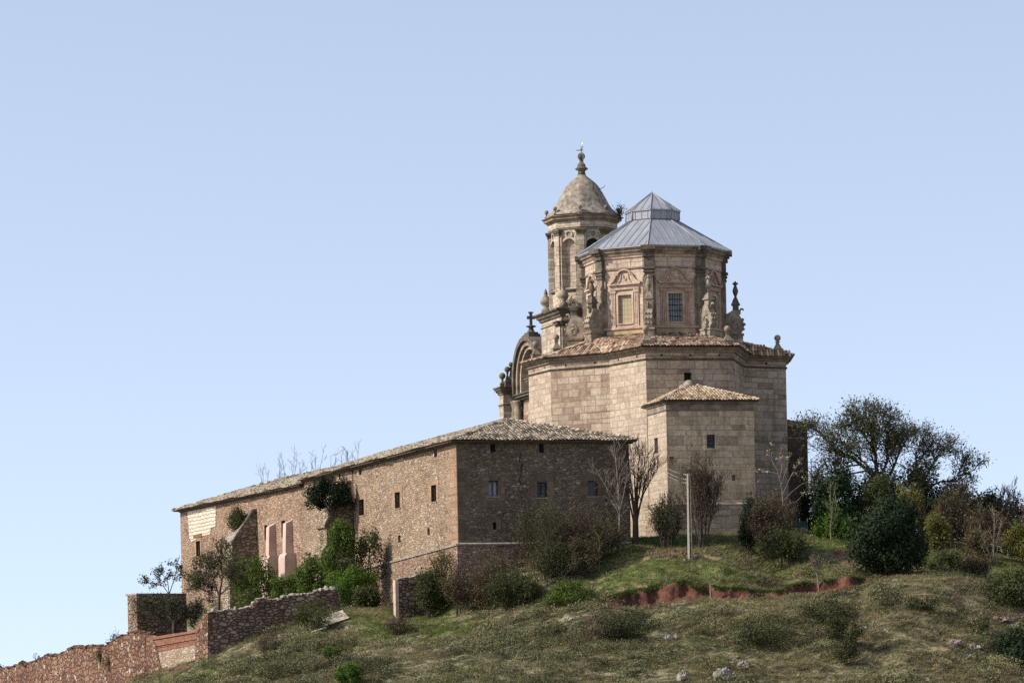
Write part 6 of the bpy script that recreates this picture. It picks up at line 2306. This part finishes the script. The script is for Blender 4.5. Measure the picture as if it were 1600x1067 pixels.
    tree('bare_tree', 'slender pale leafless tree against the shaded convent front', T, b, [
        ([b - (0, 0, 0.4), W(968, 800, Y), W(966, 760, Y), W(962, 715, Y), W(960, 700, Y)], 0.09, 0.02, dict(lv=2, n=(15, 6), ln=1.9, spread=(25, 50), up=0.3)),
        (limb([(968, 800), (975, 770), (982, 735), (986, 715)], Y, 72, 0.3), 0.045, 0.012, dict(lv=2, n=(9, 5), ln=1.4, spread=(20, 50), up=0.35)),
        (limb([(967, 790), (950, 765), (938, 745), (925, 735)], Y, 73, 0.3), 0.04, 0.012, dict(lv=2, n=(9, 5), ln=1.3, spread=(20, 50), up=0.35)),
    ], None, 0.1, 1, 72, bark='barkpale', minr=0.011)
    twiggy('shrub', 'upright olive green shrub left of the utility pole', 'shrub', 1012, 1072, 768, 848, 'leaf_olive', 0.1, 2, 73, Y=301.5, stems=26, n=(6, 4), lean=1.0, spr=0.25, bark='barkbrown')
    twiggy('bare_tree', 'brown many stemmed leafless tree right behind the utility pole', T, 1068, 1128, 706, 846, 'leaf_brown', 0.09, 1, 74, Y=301, stems=12, lv=3, n=(7, 5, 3), r=0.05, bark='barkbrown', lean=1.2, ln=0.55, spread=(20, 50), minr=0.012)
    dense_bush('shrub', 'small dark green conical shrub against the annex foot', 'shrub', 1150, 1192, 775, 846, 'leaf_conifer', 7000, 0.13, 75, Y=303.5, lumps=36, lr=0.28, low=True)
    twiggy('shrub', 'big greyish brown bush at the right corner of the annex', 'shrub', 1160, 1256, 768, 866, 'leaf_brown', 0.1, 2, 76, Y=301, stems=38, n=(7, 5), spr=0.22, bark='barkbrown')
    twiggy('shrub', 'low dark bramble along the foot of the greyish brown bush', 'shrub', 1170, 1275, 826, 866, 'leaf_olive', 0.13, 4, 77, Y=299.5, stems=22, n=(5, 4))
    Y = 302
    b = on_ground(1222, Y, 850)
    rs = np.random.default_rng(78)
    ail = thing('tree', 'pale branched tree with dry tan seed clusters before the right church wall', T, b)
    wd = Wood(78)
    tips = []
    for pix in ([(1222, 850), (1224, 800), (1222, 765), (1215, 735), (1205, 718), (1206, 706)], [(1223, 785), (1235, 770), (1250, 758), (1262, 752)], [(1222, 775), (1235, 745), (1245, 728), (1252, 722)], [(1220, 760), (1228, 735), (1232, 720)], [(1224, 790), (1245, 783), (1255, 772)], [(1216, 740), (1196, 736), (1190, 738)], [(1218, 750), (1222, 728), (1218, 715)], [(1235, 745), (1240, 738), (1250, 736)]):
        wd.line(limb(pix, Y, 78 + len(pix), 0.25), 0.06 if len(pix) > 5 else 0.03, 0.012)
        e = W(*pix[-1], Y)
        tips += [e + rs.normal(size=3) * 0.28 for _ in range(4)]
    leaves('seed_clusters', np.array(tips), 0.16, M['leaf_tan'], ail, rs, per=8, spr=0.1)
    wd.mesh('trunk', M['barkpale'], ail, 0.018)
    # ---------------- bank below the convent front
    for i, (u0, u1, v0, v1, Yq, mt, lf, pr, st, lab) in enumerate((
            (785, 900, 775, 905, 298.5, 'leaf_olive', 0.11, 2, 16, 'tall olive shrub climbing the middle of the shaded convent front'),
            (860, 962, 785, 890, 299.5, 'leaf_brown', 0.1, 1, 22, 'brownish shrub under the right window of the convent front'),
            (815, 915, 845, 930, 297, 'leaf_olive', 0.11, 2, 20, 'dark olive bramble halfway along the convent bank'),
            (725, 825, 868, 955, 296, 'leaf_brown', 0.11, 2, 20, 'dull green bramble right of the convent corner'),
            (675, 775, 890, 962, 296.5, 'leaf_brown', 0.11, 2, 20, 'brown bramble at the foot of the convent corner'),
            (750, 860, 895, 965, 294.5, 'leaf_olive', 0.11, 3, 24, 'dark green bramble at the bottom of the convent bank'),
            (880, 935, 840, 905, 297.5, 'leaf_brown', 0.11, 2, 14, 'brown bush at the right end of the convent bank'),
            (920, 975, 800, 862, 300.5, 'leaf_yellow', 0.11, 1, 14, 'brown bush below the pale leafless tree'),
            (672, 712, 855, 925, 299.3, 'leaf_yellow', 0.13, 2, 9, 'sparse yellow green creeper against the sunlit wall by the corner'))):
        twiggy('shrub', lab, 'shrub', u0, u1, v0, v1, mt, lf, pr, 80 + i, Y=Yq, stems=st, n=(7, 5), spr=0.24, group=None, spread=(20, 60), bark='barkbrown', ln=0.5)
    twiggy('sapling', 'thin pale sapling with yellow leaves on the convent bank', 'sapling', 918, 952, 835, 885, 'leaf_yellow', 0.12, 2, 91, Y=298, stems=2, bark='barkpale', r=0.05, n=(7, 4))
    dense_bush('shrub', 'low rounded green shrub below the bank, above the pink rocks', 'shrub', 850, 932, 903, 958, 'leaf_green', 9000, 0.12, 92, Y=291.8, lumps=44, lr=0.27, low=True)
    # ---------------- along the sunlit wall
    wl = lambda u, o: Cc + LD * Lt(u, 880)[0] + LN * o
    for i, (u0, u1, v0, v1, uo, o, mt, n_, lf, lab) in enumerate((
            (498, 566, 808, 928, 540, 3.4, 'leaf_green', 11000, 0.16, 'tall dark green shrub below the stepped buttress'),
            (548, 606, 815, 925, 590, 1.8, 'leaf_olive', 6500, 0.15, 'dark olive shrub against the sunlit wall right of the stepped buttress'),
            (458, 524, 862, 930, 505, 3.8, 'leaf_green', 9000, 0.16, 'leafy green shrub between the pink buttresses and the stepped one'),
            (512, 596, 878, 962, 575, 6.0, 'leaf_bright', 12000, 0.15, 'bright green rounded bush at the end of the dry stone wall'),
            (355, 436, 868, 950, 420, 4.5, 'leaf_green', 10000, 0.16, 'green shrub at the foot of the raking buttress'),
            (418, 490, 896, 948, 460, 3.5, 'leaf_green', 8000, 0.15, 'low green shrub below the pink buttresses'))):
        q = W((u0 + u1) / 2, v1, (314, 314.5, 320, 309.5, 336, 329)[i])
        q[2] = min(q[2], Hs(q[0], q[1]) + 0.5)
        dense_bush('shrub', lab, 'shrub', u0, u1, v0, v1, mt, int(n_ * 0.9), lf, 95 + i, base=q, lumps=44, lr=0.27, low=True)
    q = W(575, 950, 306)
    twiggy('shrub', 'dark bramble in the gap left of the gate jamb', 'shrub', 572, 616, 918, 955, 'leaf_olive', 0.14, 4, 103, base=(q[0], q[1], Hs(q[0], q[1])), stems=16)
    twiggy('shrub', 'ivy like bramble growing over the gate wall', 'shrub', 642, 700, 893, 950, 'leaf_olive', 0.13, 4, 104, Y=298.2, stems=18)
    Y = 312
    b = on_ground(342, Y, 960)
    tree('tree', 'small dull green tree left of the raking buttress', T, b, [
        ([b - (0, 0, 0.4), W(342, 945, Y), W(343, 925, Y)], 0.14, 0.11, dict(lv=0, leafy=False)),
        (limb([(342, 930), (335, 910), (325, 895), (318, 888)], Y, 105, 0.4), 0.08, 0.02),
        (limb([(343, 928), (348, 900), (345, 880), (343, 868)], Y, 106, 0.4), 0.08, 0.02),
        (limb([(343, 930), (358, 915), (368, 900)], Y, 107, 0.4), 0.07, 0.02),
        (limb([(342, 935), (325, 925), (308, 915)], Y, 108, 0.4), 0.06, 0.02)], 'leaf_olive', 0.12, 3, 105, ln=1.7, n=(11, 7, 4), spr=0.22, lv=3, leafkeep=0.4)
    Y = 313
    b = on_ground(272, Y, 985)
    tree('tree', 'dark thorn tree with a wide twiggy crown inside the yard', T, b, [
        ([b - (0, 0, 0.4), W(272, 976, Y), W(274, 968, Y)], 0.2, 0.16, dict(lv=0, leafy=False)),
        (limb([(273, 975), (262, 960), (245, 948), (228, 950), (219, 954)], Y, 109, 0.4), 0.11, 0.02),
        (limb([(273, 974), (266, 955), (256, 952), (246, 948)], Y, 110, 0.4), 0.1, 0.02),
        (limb([(274, 974), (285, 960), (294, 956), (302, 950)], Y, 111, 0.4), 0.11, 0.02),
        (limb([(274, 974), (276, 955), (278, 950), (277, 946)], Y, 112, 0.4), 0.09, 0.02),
        (limb([(274, 974), (295, 962), (308, 955)], Y, 113, 0.4), 0.08, 0.02)], 'leaf_olive', 0.1, 2, 109, ln=1.2, up=0.04, n=(12, 8, 5), spr=0.24, lv=3, bark='bark', minr=0.014, leafkeep=0.22)
    Y = 327
    b = on_ground(262, Y, 950)
    tree('tree', 'spindly tree with leaf tufts rising behind the yard wall against the sky', T, b, [
        ([b - (0, 0, 0.4), W(266, 945, Y), W(264, 925, Y)], 0.1, 0.08, dict(lv=0, leafy=False)),
        (limb([(264, 928), (255, 915), (240, 910), (228, 912)], Y, 114, 0.3), 0.04, 0.015),
        (limb([(264, 926), (262, 908), (255, 898), (248, 896)], Y, 115, 0.3), 0.04, 0.015),
        (limb([(265, 926), (272, 905), (276, 892), (276, 884)], Y, 116, 0.3), 0.04, 0.015)], 'leaf_olive', 0.17, 4, 114, ln=1.0, n=(8, 4), lv=2, spr=0.13, bark='barkbrown', leafkeep=0.5)
    dense_bush('evergreen_bush', 'dark evergreen tip beyond the low end of the perimeter wall', 'evergreen bush', -40, 12, 1033, 1075, 'leaf_dark', 2500, 0.2, 117, Y=366, base=W(-14, 1080, 366), lumps=20)
    # ---------------- plants on the masonry
    q = on_off(522, 806, 1.9)
    dense_bush('shrub', 'dark bush rooted on the stepped buttress below the eave', 'shrub', 474, 556, 740, 812, 'leaf_conifer', 10000, 0.15, 120, base=q, lumps=46, lr=0.27, depth=0.45)
    q = on_off(372, 834, 1.5)
    twiggy('shrub', 'tufted weeds growing on the raking buttress', 'shrub', 355, 384, 793, 832, 'leaf_olive', 0.12, 4, 121, base=q, stems=16, n=(5, 3))
    q = W(968, 331, 334) * BACK
    q[2] = TZ
    twiggy('weed', 'dark tuft of weeds on the right edge of the tower cornice', 'plant', 960, 972, 316, 332, 'leaf_conifer', 0.1, 3, 122, base=q, stems=8, lv=1, n=(4,))
    q = W(893, 480, 330.4) * BACK
    twiggy('weed', 'green weeds sprouting on the lower cornice of the bell tower', 'plant', 884, 900, 466, 482, 'leaf_olive', 0.1, 4, 123, base=q, stems=8, lv=1, n=(4,))
    # saplings showing over the convent ridge
    for i, (u, v0, v1, w_) in enumerate(((412, 722, 752, 22), (436, 712, 745, 14), (452, 706, 738, 26), (490, 702, 735, 24), (516, 708, 724, 14), (540, 700, 718, 20), (552, 692, 716, 20), (470, 722, 735, 20))):
        ps = on_plane(u, v1, Cc + FD * 16.5, LD)
        q = Cc + FD * 16.5 + LD * ps[0]
        q[2] = 14.5
        rt = thing('bare_sapling', ('leftmost', 'short second', 'tallest broom headed', 'fan shaped', 'thin single', 'low double', 'rightmost upright', 'smallest')[i] + ' leafless sapling poking above the convent roof ridge', 'sapling', q, 'bare saplings behind the convent ridge')
        wd = Wood(130 + i)
        rs = np.random.default_rng(130 + i)
        s = q[1] / F
        ztop = zat(u, v0, q[1])
        for k in range(3 if w_ > 15 else 2):
            dx = rs.uniform(-1, 1)
            top = np.array((W(u + dx * w_ * 0.7, v0, q[1])[0], q[1], ztop - abs(rs.normal()) * 0.5))
            jn = q * 0.25 + top * 0.75
            jn[0] = q[0] + (top[0] - q[0]) * 0.25
            wd.grow([q, jn, top], 0.04, 0.012, 2, (6, 3), 1.2, (20, 45), 0.25, 0.6, False)
        wd.mesh('stems', M['barkbrown'], rt, 0.01)
    # ---------------- single shrubs on the slope
    for i, (u0, u1, v0, v1, mt, n_, lf, lab) in enumerate((
            (521, 570, 1030, 1072, 'leaf_bright', 7000, 0.1, 'bright green ball shaped shrub at the bottom of the hill'),
            (503, 536, 1008, 1034, 'leaf_green', 3500, 0.1, 'small dark green shrub uphill of the ball shaped one'),
            (925, 1040, 952, 1004, 'scrub_dark', 15000, 0.1, 'wide dark shrub below the red earth bank'),
            (1288, 1352, 962, 1008, 'scrub_dark', 9000, 0.1, 'dark green shrub low on the right slope'),
            (1245, 1340, 932, 972, 'scrub_dark', 8000, 0.1, 'grey green shrub under the right red bank'),
            (455, 528, 930, 985, 'leaf_olive', 8000, 0.11, 'dark bramble hanging on the shaded dry stone wall'),
            (1352, 1410, 908, 945, 'scrub', 5000, 0.1, 'grey cushion shrub below the round evergreen'),
            (1150, 1235, 975, 1010, 'scrub_dark', 7000, 0.1, 'low dark shrub in the middle of the right slope'),
            (395, 450, 990, 1022, 'scrub_brown', 4500, 0.1, 'brown twiggy shrub below the shaded dry stone wall'),
            (600, 645, 960, 992, 'scrub_brown', 4000, 0.1, 'brown shrub on the bright green grass'),
            (900, 985, 960, 1000, 'scrub_brown', 8000, 0.1, 'brown thicket left of the wide dark shrub'),
            (1300, 1345, 1000, 1040, 'scrub_dark', 5000, 0.1, 'dark shrub near the bottom right of the slope'),
            (1410, 1470, 930, 958, 'scrub_dark', 4500, 0.1, 'dark shrub on the crest of the straw coloured mound'),
            (1510, 1550, 955, 990, 'scrub', 4000, 0.1, 'grey shrub left of the pinkish outcrop'))):
        dense_bush('shrub', lab, 'shrub', u0, u1, v0, v1, mt, int(n_ * (1 if i < 2 else 0.6)), lf, 150 + i, lumps=34, lr=0.32, stem=i < 2, depth=0.8, low=True)
    # little pale saplings
    for i, (u, v0, v1, w_, lf, lab) in enumerate(((1111, 893, 936, 40, None, 'white barked leafless sapling in front of the red earth bank'), (1280, 868, 922, 24, 'leaf_brown', 'pale stemmed sapling with a brown head before the right red bank'))):
        g = G(u, v1)
        rt = thing('sapling', lab, 'sapling', g)
        wd = Wood(180 + i)
        Yq = g[1]
        if i == 0:
            wd.grow([g - (0, 0, 0.2), W(1110, 918, Yq), W(1110, 911, Yq)], 0.07, 0.05, 0, (2,), 0.6, leafy=False)
            wd.grow([W(1110, 912, Yq), W(1105, 906, Yq), W(1101, 903, Yq)], 0.04, 0.02, 1, (4,), 0.5)
            wd.grow([W(1110, 914, Yq), W(1122, 909, Yq), W(1128, 902, Yq), W(1128, 894, Yq)], 0.04, 0.02, 1, (7,), 0.7)
        else:
            wd.grow([g - (0, 0, 0.2), W(1278, 905, Yq), W(1276, 895, Yq)], 0.06, 0.04, 0, (2,), 0.6, leafy=False)
            for k in range(5):
                wd.grow([W(1276, 896, Yq), W(1272 + k * 2.5, 885, Yq), W(1266 + k * 5, 872, Yq)], 0.03, 0.012, 1, (6,), 0.5)
            leaves('foliage', np.array(wd.tips), 0.1, M[lf], rt, wd.rs, per=3, spr=0.12)
        wd.mesh('stems', M['barkpale'], rt, 0.016)
    for i, (u, v0, v1, w_, lab) in enumerate(((52, 1018, 1032, 14, 'thin dry weed on the far perimeter wall top'), (173, 988, 1004, 16, 'dry twiggy weed on the perimeter wall near the yard'), (158, 1012, 1030, 12, 'dark green tuft growing out of the perimeter wall'), (171, 1028, 1042, 12, 'dark tuft in the face of the perimeter wall'))):
        q = lit_pt(u, v1) + LN * (0.05 if i > 1 else -0.3)
        twiggy('weed', lab, 'plant', u - w_ / 2, u + w_ / 2, v0, v1, (None, 'leaf_brown', 'leaf_olive', 'leaf_olive')[i], 0.1, 3, 190 + i, base=q, stems=8, lv=1, n=(4,), r=0.02)


def conifer(label, u, vt, wpx, Y, seed):
    rs = np.random.default_rng(seed)
    b = on_ground(u, Y, 860)
    zt = zat(u, vt, Y)
    h = zt - b[2]
    rx = wpx * Y / F
    root = thing('conifer', label, 'tree', b)
    wd = Wood(seed)
    wd.line([b - (0, 0, 0.3), b + (0, 0, h * 0.98)], 0.16, 0.03)
    P = []
    for k in range(int(h * 9)):
        t = rs.random() ** 0.8
        a = rs.uniform(0, 2 * math.pi)
        r = rx * (1 - t) ** 0.75 * rs.uniform(0.6, 1.15) + 0.1
        o = b + np.array((0, 0, h * (0.12 + 0.88 * t)))
        e = o + np.array((math.cos(a) * r, math.sin(a) * r, r * 0.15))
        wd.line([o, e], 0.03, 0.012)
        for f in np.linspace(0.25, 1, max(2, int(r * 4))):
            P.append(o + (e - o) * f)
    leaves('crown', np.array(P), 0.22, M['leaf_conifer'], root, rs, per=10, spr=0.16)
    wd.mesh('trunk', M['bark'], root)


build_trees()


# ------------------------------------------------------------------ ground cover
def terrain_fn():
    def ix(ax, q):
        i = np.clip(np.searchsorted(ax, q) - 1, 0, len(ax) - 2)
        return i
    def samp(A, x, y):
        i, j = ix(GX, x), ix(GY, y)
        return A[j, i]
    return samp


SAMP = terrain_fn()
HOUSE = [[p[:2] for p in (Cc, Cc + FD * LEN_F, Cc + FD * LEN_F + LD * LEN_L, Cc + LD * LEN_L)], [p for p in CP]]


def scatter(n, seed, x0=-44, x1=46, y0=262, y1=316):
    rs = np.random.default_rng(seed)
    x, y = rs.uniform(x0, x1, n), rs.uniform(y0, y1, n)
    z = H(x, y)
    u = x / y * F
    v = VH - z / y * F
    keep = (np.abs(u) < 830) & (v > 700) & (v < 1095) & (z > -1)
    s = (x - K[0]) * -LN[0] + (y - K[1]) * -LN[1]
    front = y < K[1] - 0.2 + (x - K[0]) * 0.12
    keep &= (s > 0.9) | (front & (x > K[0] + 0.4)) | ((s < -0.15))
    for poly in HOUSE:
        a = np.array(poly)
        cx, cy = a[:, 0].mean(), a[:, 1].mean()
        ins = np.array([inside((px, py), poly) if (abs(px - cx) < 45 and abs(py - cy) < 45) else False for px, py in zip(x, y)])
        keep &= ~ins
    x, y, z = x[keep], y[keep], z[keep]
    return rs, x, y, z


def tufts(name, label, n, mat, seed, prob, blades, hgt, wid, lean):
    rs, x, y, z = scatter(n, seed)
    k = rs.random(len(x)) < prob(x, y)
    x, y, z = x[k], y[k], z[k]
    m = len(x)
    C = np.repeat(np.stack([x, y, z], 1), blades, 0)
    q = len(C)
    sc = np.repeat(rs.uniform(0.6, 1.35, m), blades)
    a = rs.uniform(0, 2 * np.pi, q)
    base = C + np.stack([np.cos(a) * 0.12, np.sin(a) * 0.12, np.full(q, -0.03)], 1) * sc[:, None]
    h = hgt * sc * rs.uniform(0.6, 1.2, q)
    tip = base + np.stack([np.cos(a) * lean * h + 0.08 * h, np.sin(a) * lean * h, h], 1)
    b = a + rs.normal(size=q) * 0.5 + np.pi / 2
    sd = np.stack([np.cos(b), np.sin(b), np.zeros(q)], 1) * (wid * sc)[:, None]
    V = np.stack([base - sd, base + sd, tip], 1).reshape(-1, 3)
    o = fast_mesh(name, V, np.arange(q * 3).reshape(-1, 3), M[mat], rnd=np.repeat(rs.random(m), blades) * 0.6 + rs.random(q) * 0.4, origin=(0, 0, 0))
    tag(o, label, None, kind='stuff')


def cushions(name, label, n, mat, seed, prob, k, r, lf):
    rs, x, y, z = scatter(n, seed)
    q = rs.random(len(x)) < prob(x, y)
    x, y, z = x[q], y[q], z[q]
    m = len(x)
    R_ = np.minimum(r * np.exp(rs.normal(size=m) * 0.45), r * 2.6)
    cnt = np.maximum(10, (k * (R_ / r) ** 1.8)).astype(int)
    I = np.repeat(np.arange(m), cnt)
    q = len(I)
    w = rs.normal(size=(q, 3))
    w[:, 2] = np.abs(w[:, 2])
    w /= np.linalg.norm(w, axis=1)[:, None]
    w *= np.where(rs.random((q, 1)) < 0.25, rs.random((q, 1)), 1.0) * rs.uniform(0.82, 1.08, (q, 1))
    asp = np.stack([1.1 + 0.5 * rs.random(m), np.ones(m), 0.55 + 0.3 * rs.random(m)], 1)
    P = np.stack([x, y, z - 0.05], 1)[I] + w * R_[I][:, None] * asp[I]
    leaves(name, P, lf, M[mat], None, rs, per=1, spr=0.02, origin=(0, 0, 0), nrm=w, rough=0.7, asp=0.3)
    o = COL.objects[-1]
    o.data.attributes['rnd'].data.foreach_set('value', (rs.random(m)[I] * 0.75 + rs.random(q) * 0.25).astype(np.float32))
    tag(o, label, None, kind='stuff')


def n2(x, y, s, seed):
    return 0.5 + 0.5 * (vnoise(x / s, y / s, seed) * 0.65 + vnoise(x / s * 2.3, y / s * 2.3, seed + 1) * 0.35)


def ground_cover():
    green = lambda x, y: np.clip(SAMP(GGREEN, x, y), 0, 1)
    red = lambda x, y: np.clip(SAMP(GRED, x, y), 0, 1)
    low = lambda x, y: np.clip(((300 - (x - 8) * 0.03) - y) / 8, 0, 1)
    bare = lambda x, y: 1 - np.clip(red(x, y) * 1.7, 0, 1)
    gs = lambda x, y: np.clip(1 - green(x, y) * 1.5, 0, 1)
    def ahead(x, y):
        d, h = lip_d(x, y)
        return 1 - 0.85 * np.clip(h * 3, 0, 1) * ((d > -2.2) & (d < 0.4))
    st = lambda x, y: np.clip((n2(x, y, 3.2, 40) + np.clip((x - 10) / 8, 0, 1) * 0.2 - 0.42) * 5, 0.12, 1)
    cushions('scrub', 'grey green sage scrub cushions covering the lower slope', 9000, 'scrub', 201, lambda x, y: bare(x, y) * gs(x, y) * np.clip((n2(x, y, 3.0, 30) - 0.36 - 0.12 * np.clip((x - 10) / 8, 0, 1)) * 4, 0, 1) * (0.25 + 0.75 * low(x, y)) * ahead(x, y), 170, 0.55, 0.13)
    cushions('dark_scrub', 'dark green scrub cushions dotted over the lower slope', 4200, 'scrub_dark', 202, lambda x, y: bare(x, y) * gs(x, y) * np.clip((n2(x, y, 3.6, 50) - 0.5) * 5, 0, 1) * (0.15 + 0.85 * low(x, y)) * ahead(x, y), 200, 0.6, 0.13)
    cushions('brown_scrub', 'brown dry scrub cushions dotted over the slope', 3000, 'scrub_brown', 203, lambda x, y: bare(x, y) * np.clip((n2(x, y, 2.6, 60) - 0.5) * 5, 0, 1) * (1 - 0.85 * green(x, y)) * ahead(x, y), 120, 0.45, 0.12)
    tufts('dry_grass', 'straw coloured dry grass tufts on the slope', 120000, 'straw', 204, lambda x, y: bare(x, y) * (1 - 0.75 * green(x, y)) * st(x, y), 7, 0.24, 0.02, 1.1)
    tufts('grass', 'green grass growing on the terrace and slope', 150000, 'grass', 205, lambda x, y: bare(x, y) * np.clip(green(x, y) * 1.3 + 0.12, 0, 1), 7, 0.15, 0.018, 1.0)

    # turf hanging over the lip of the red bank
    rs = np.random.default_rng(206)
    x = rs.uniform(4, 29.5, 2600)
    d, h = lip_d(x, np.zeros(len(x)))
    ok = (h > 0.15) & (vnoise(x / 0.7, x * 0, 31) > -0.45)
    x, yl = x[ok], (-d)[ok]
    y = yl + rs.uniform(-0.1, 0.25, len(x))
    z = H(x, y)
    m = len(x)
    k = 7
    C = np.repeat(np.stack([x, y, z], 1), k, 0) + rs.normal(size=(m * k, 3)) * np.array((0.07, 0.03, 0.02))
    L = rs.uniform(0.08, 0.24, (m * k, 1))
    tip = C + np.concatenate([rs.normal(size=(m * k, 1)) * 0.5, -np.abs(rs.normal(size=(m * k, 1))) * 0.6 - 0.25, rs.normal(size=(m * k, 1)) * 0.6 - 0.25], 1) * L
    sd = np.array((0.035, 0, 0.01))
    V = np.stack([C - sd, C + sd, tip], 1).reshape(-1, 3)
    o = fast_mesh('turf_fringe', V, np.arange(m * k * 3).reshape(-1, 3), M['grass'], rnd=rs.random(m * k) * 0.5, origin=(0, 0, 0))
    tag(o, 'dark turf fringe hanging over the red earth bank', None, kind='stuff')


ground_cover()
# ------------------------------------------------------------------ light, sky, camera
SUN_EL = R(36)
sxy = np.array((-0.965, -0.235))
sxy /= np.linalg.norm(sxy)
sdir = Vector((sxy[0] * math.cos(SUN_EL), sxy[1] * math.cos(SUN_EL), math.sin(SUN_EL)))
sl = bpy.data.lights.new('sun', 'SUN')
sl.energy = 3.5
sl.angle = R(0.55)
sl.color = (1.0, 0.93, 0.83)
so = bpy.data.objects.new('sun', sl)
so.rotation_euler = (-sdir).to_track_quat('-Z', 'Y').to_euler()
so.location = (-60, 250, 90)
COL.objects.link(so)

wd_ = bpy.data.worlds.new('World')
SC.world = wd_
wd_.use_nodes = True
nt = wd_.node_tree
nt.nodes.clear()
sky = nt.nodes.new('ShaderNodeTexSky')
sky.sky_type = 'NISHITA'
sky.sun_disc = False
sky.sun_elevation = SUN_EL
sky.sun_rotation = math.atan2(sxy[0], sxy[1])
sky.air_density = 1.0
sky.dust_density = 0.6
sky.ozone_density = 1.0
bg = nt.nodes.new('ShaderNodeBackground')
bg.inputs[1].default_value = 0.15
# the photograph's air is clear right down to the skyline: read the sky a little higher up
gen = nd(nt, 'TexCoord', 0)
vec = nd(nt, 'VectorMath', _p={'operation': 'MULTIPLY_ADD'}, i0=gen, i1=(1, 1, 1.35), i2=(0, 0, 0.2))
nt.links.new(nd(nt, 'VectorMath', _p={'operation': 'NORMALIZE'}, i0=vec), sky.inputs[0])
hs = nd(nt, 'HueSaturation', Saturation=0.65, Color=sky.outputs[0])
nt.links.new(mix(nt, 1.0, hs, (0.93, 0.925, 0.935), 'MULTIPLY'), bg.inputs[0])
ow = nt.nodes.new('ShaderNodeOutputWorld')
nt.links.new(bg.outputs[0], ow.inputs[0])

cam = bpy.data.cameras.new('camera')
cam.sensor_fit = 'HORIZONTAL'
cam.sensor_width = 36
cam.lens = 36 * F / 1600
d = (0.0, VH - 533.5)
cam.shift_x = -(d[1] * SR) / 1600
cam.shift_y = (d[1] * CR) / 1600
cam.clip_start = 1.0
cam.clip_end = 9000
co = bpy.data.objects.new('camera', cam)
co.rotation_euler = (math.pi / 2, ROLL, 0)
COL.objects.link(co)
SC.camera = co
vs = SC.view_settings
vs.view_transform = 'Standard'
vs.look = 'None'
vs.exposure = 0.85
vs.gamma = 1.0
vs.use_curve_mapping = False
SC.cycles.use_denoising = False
SC.cycles.max_bounces = 6
SC.cycles.transparent_max_bounces = 4
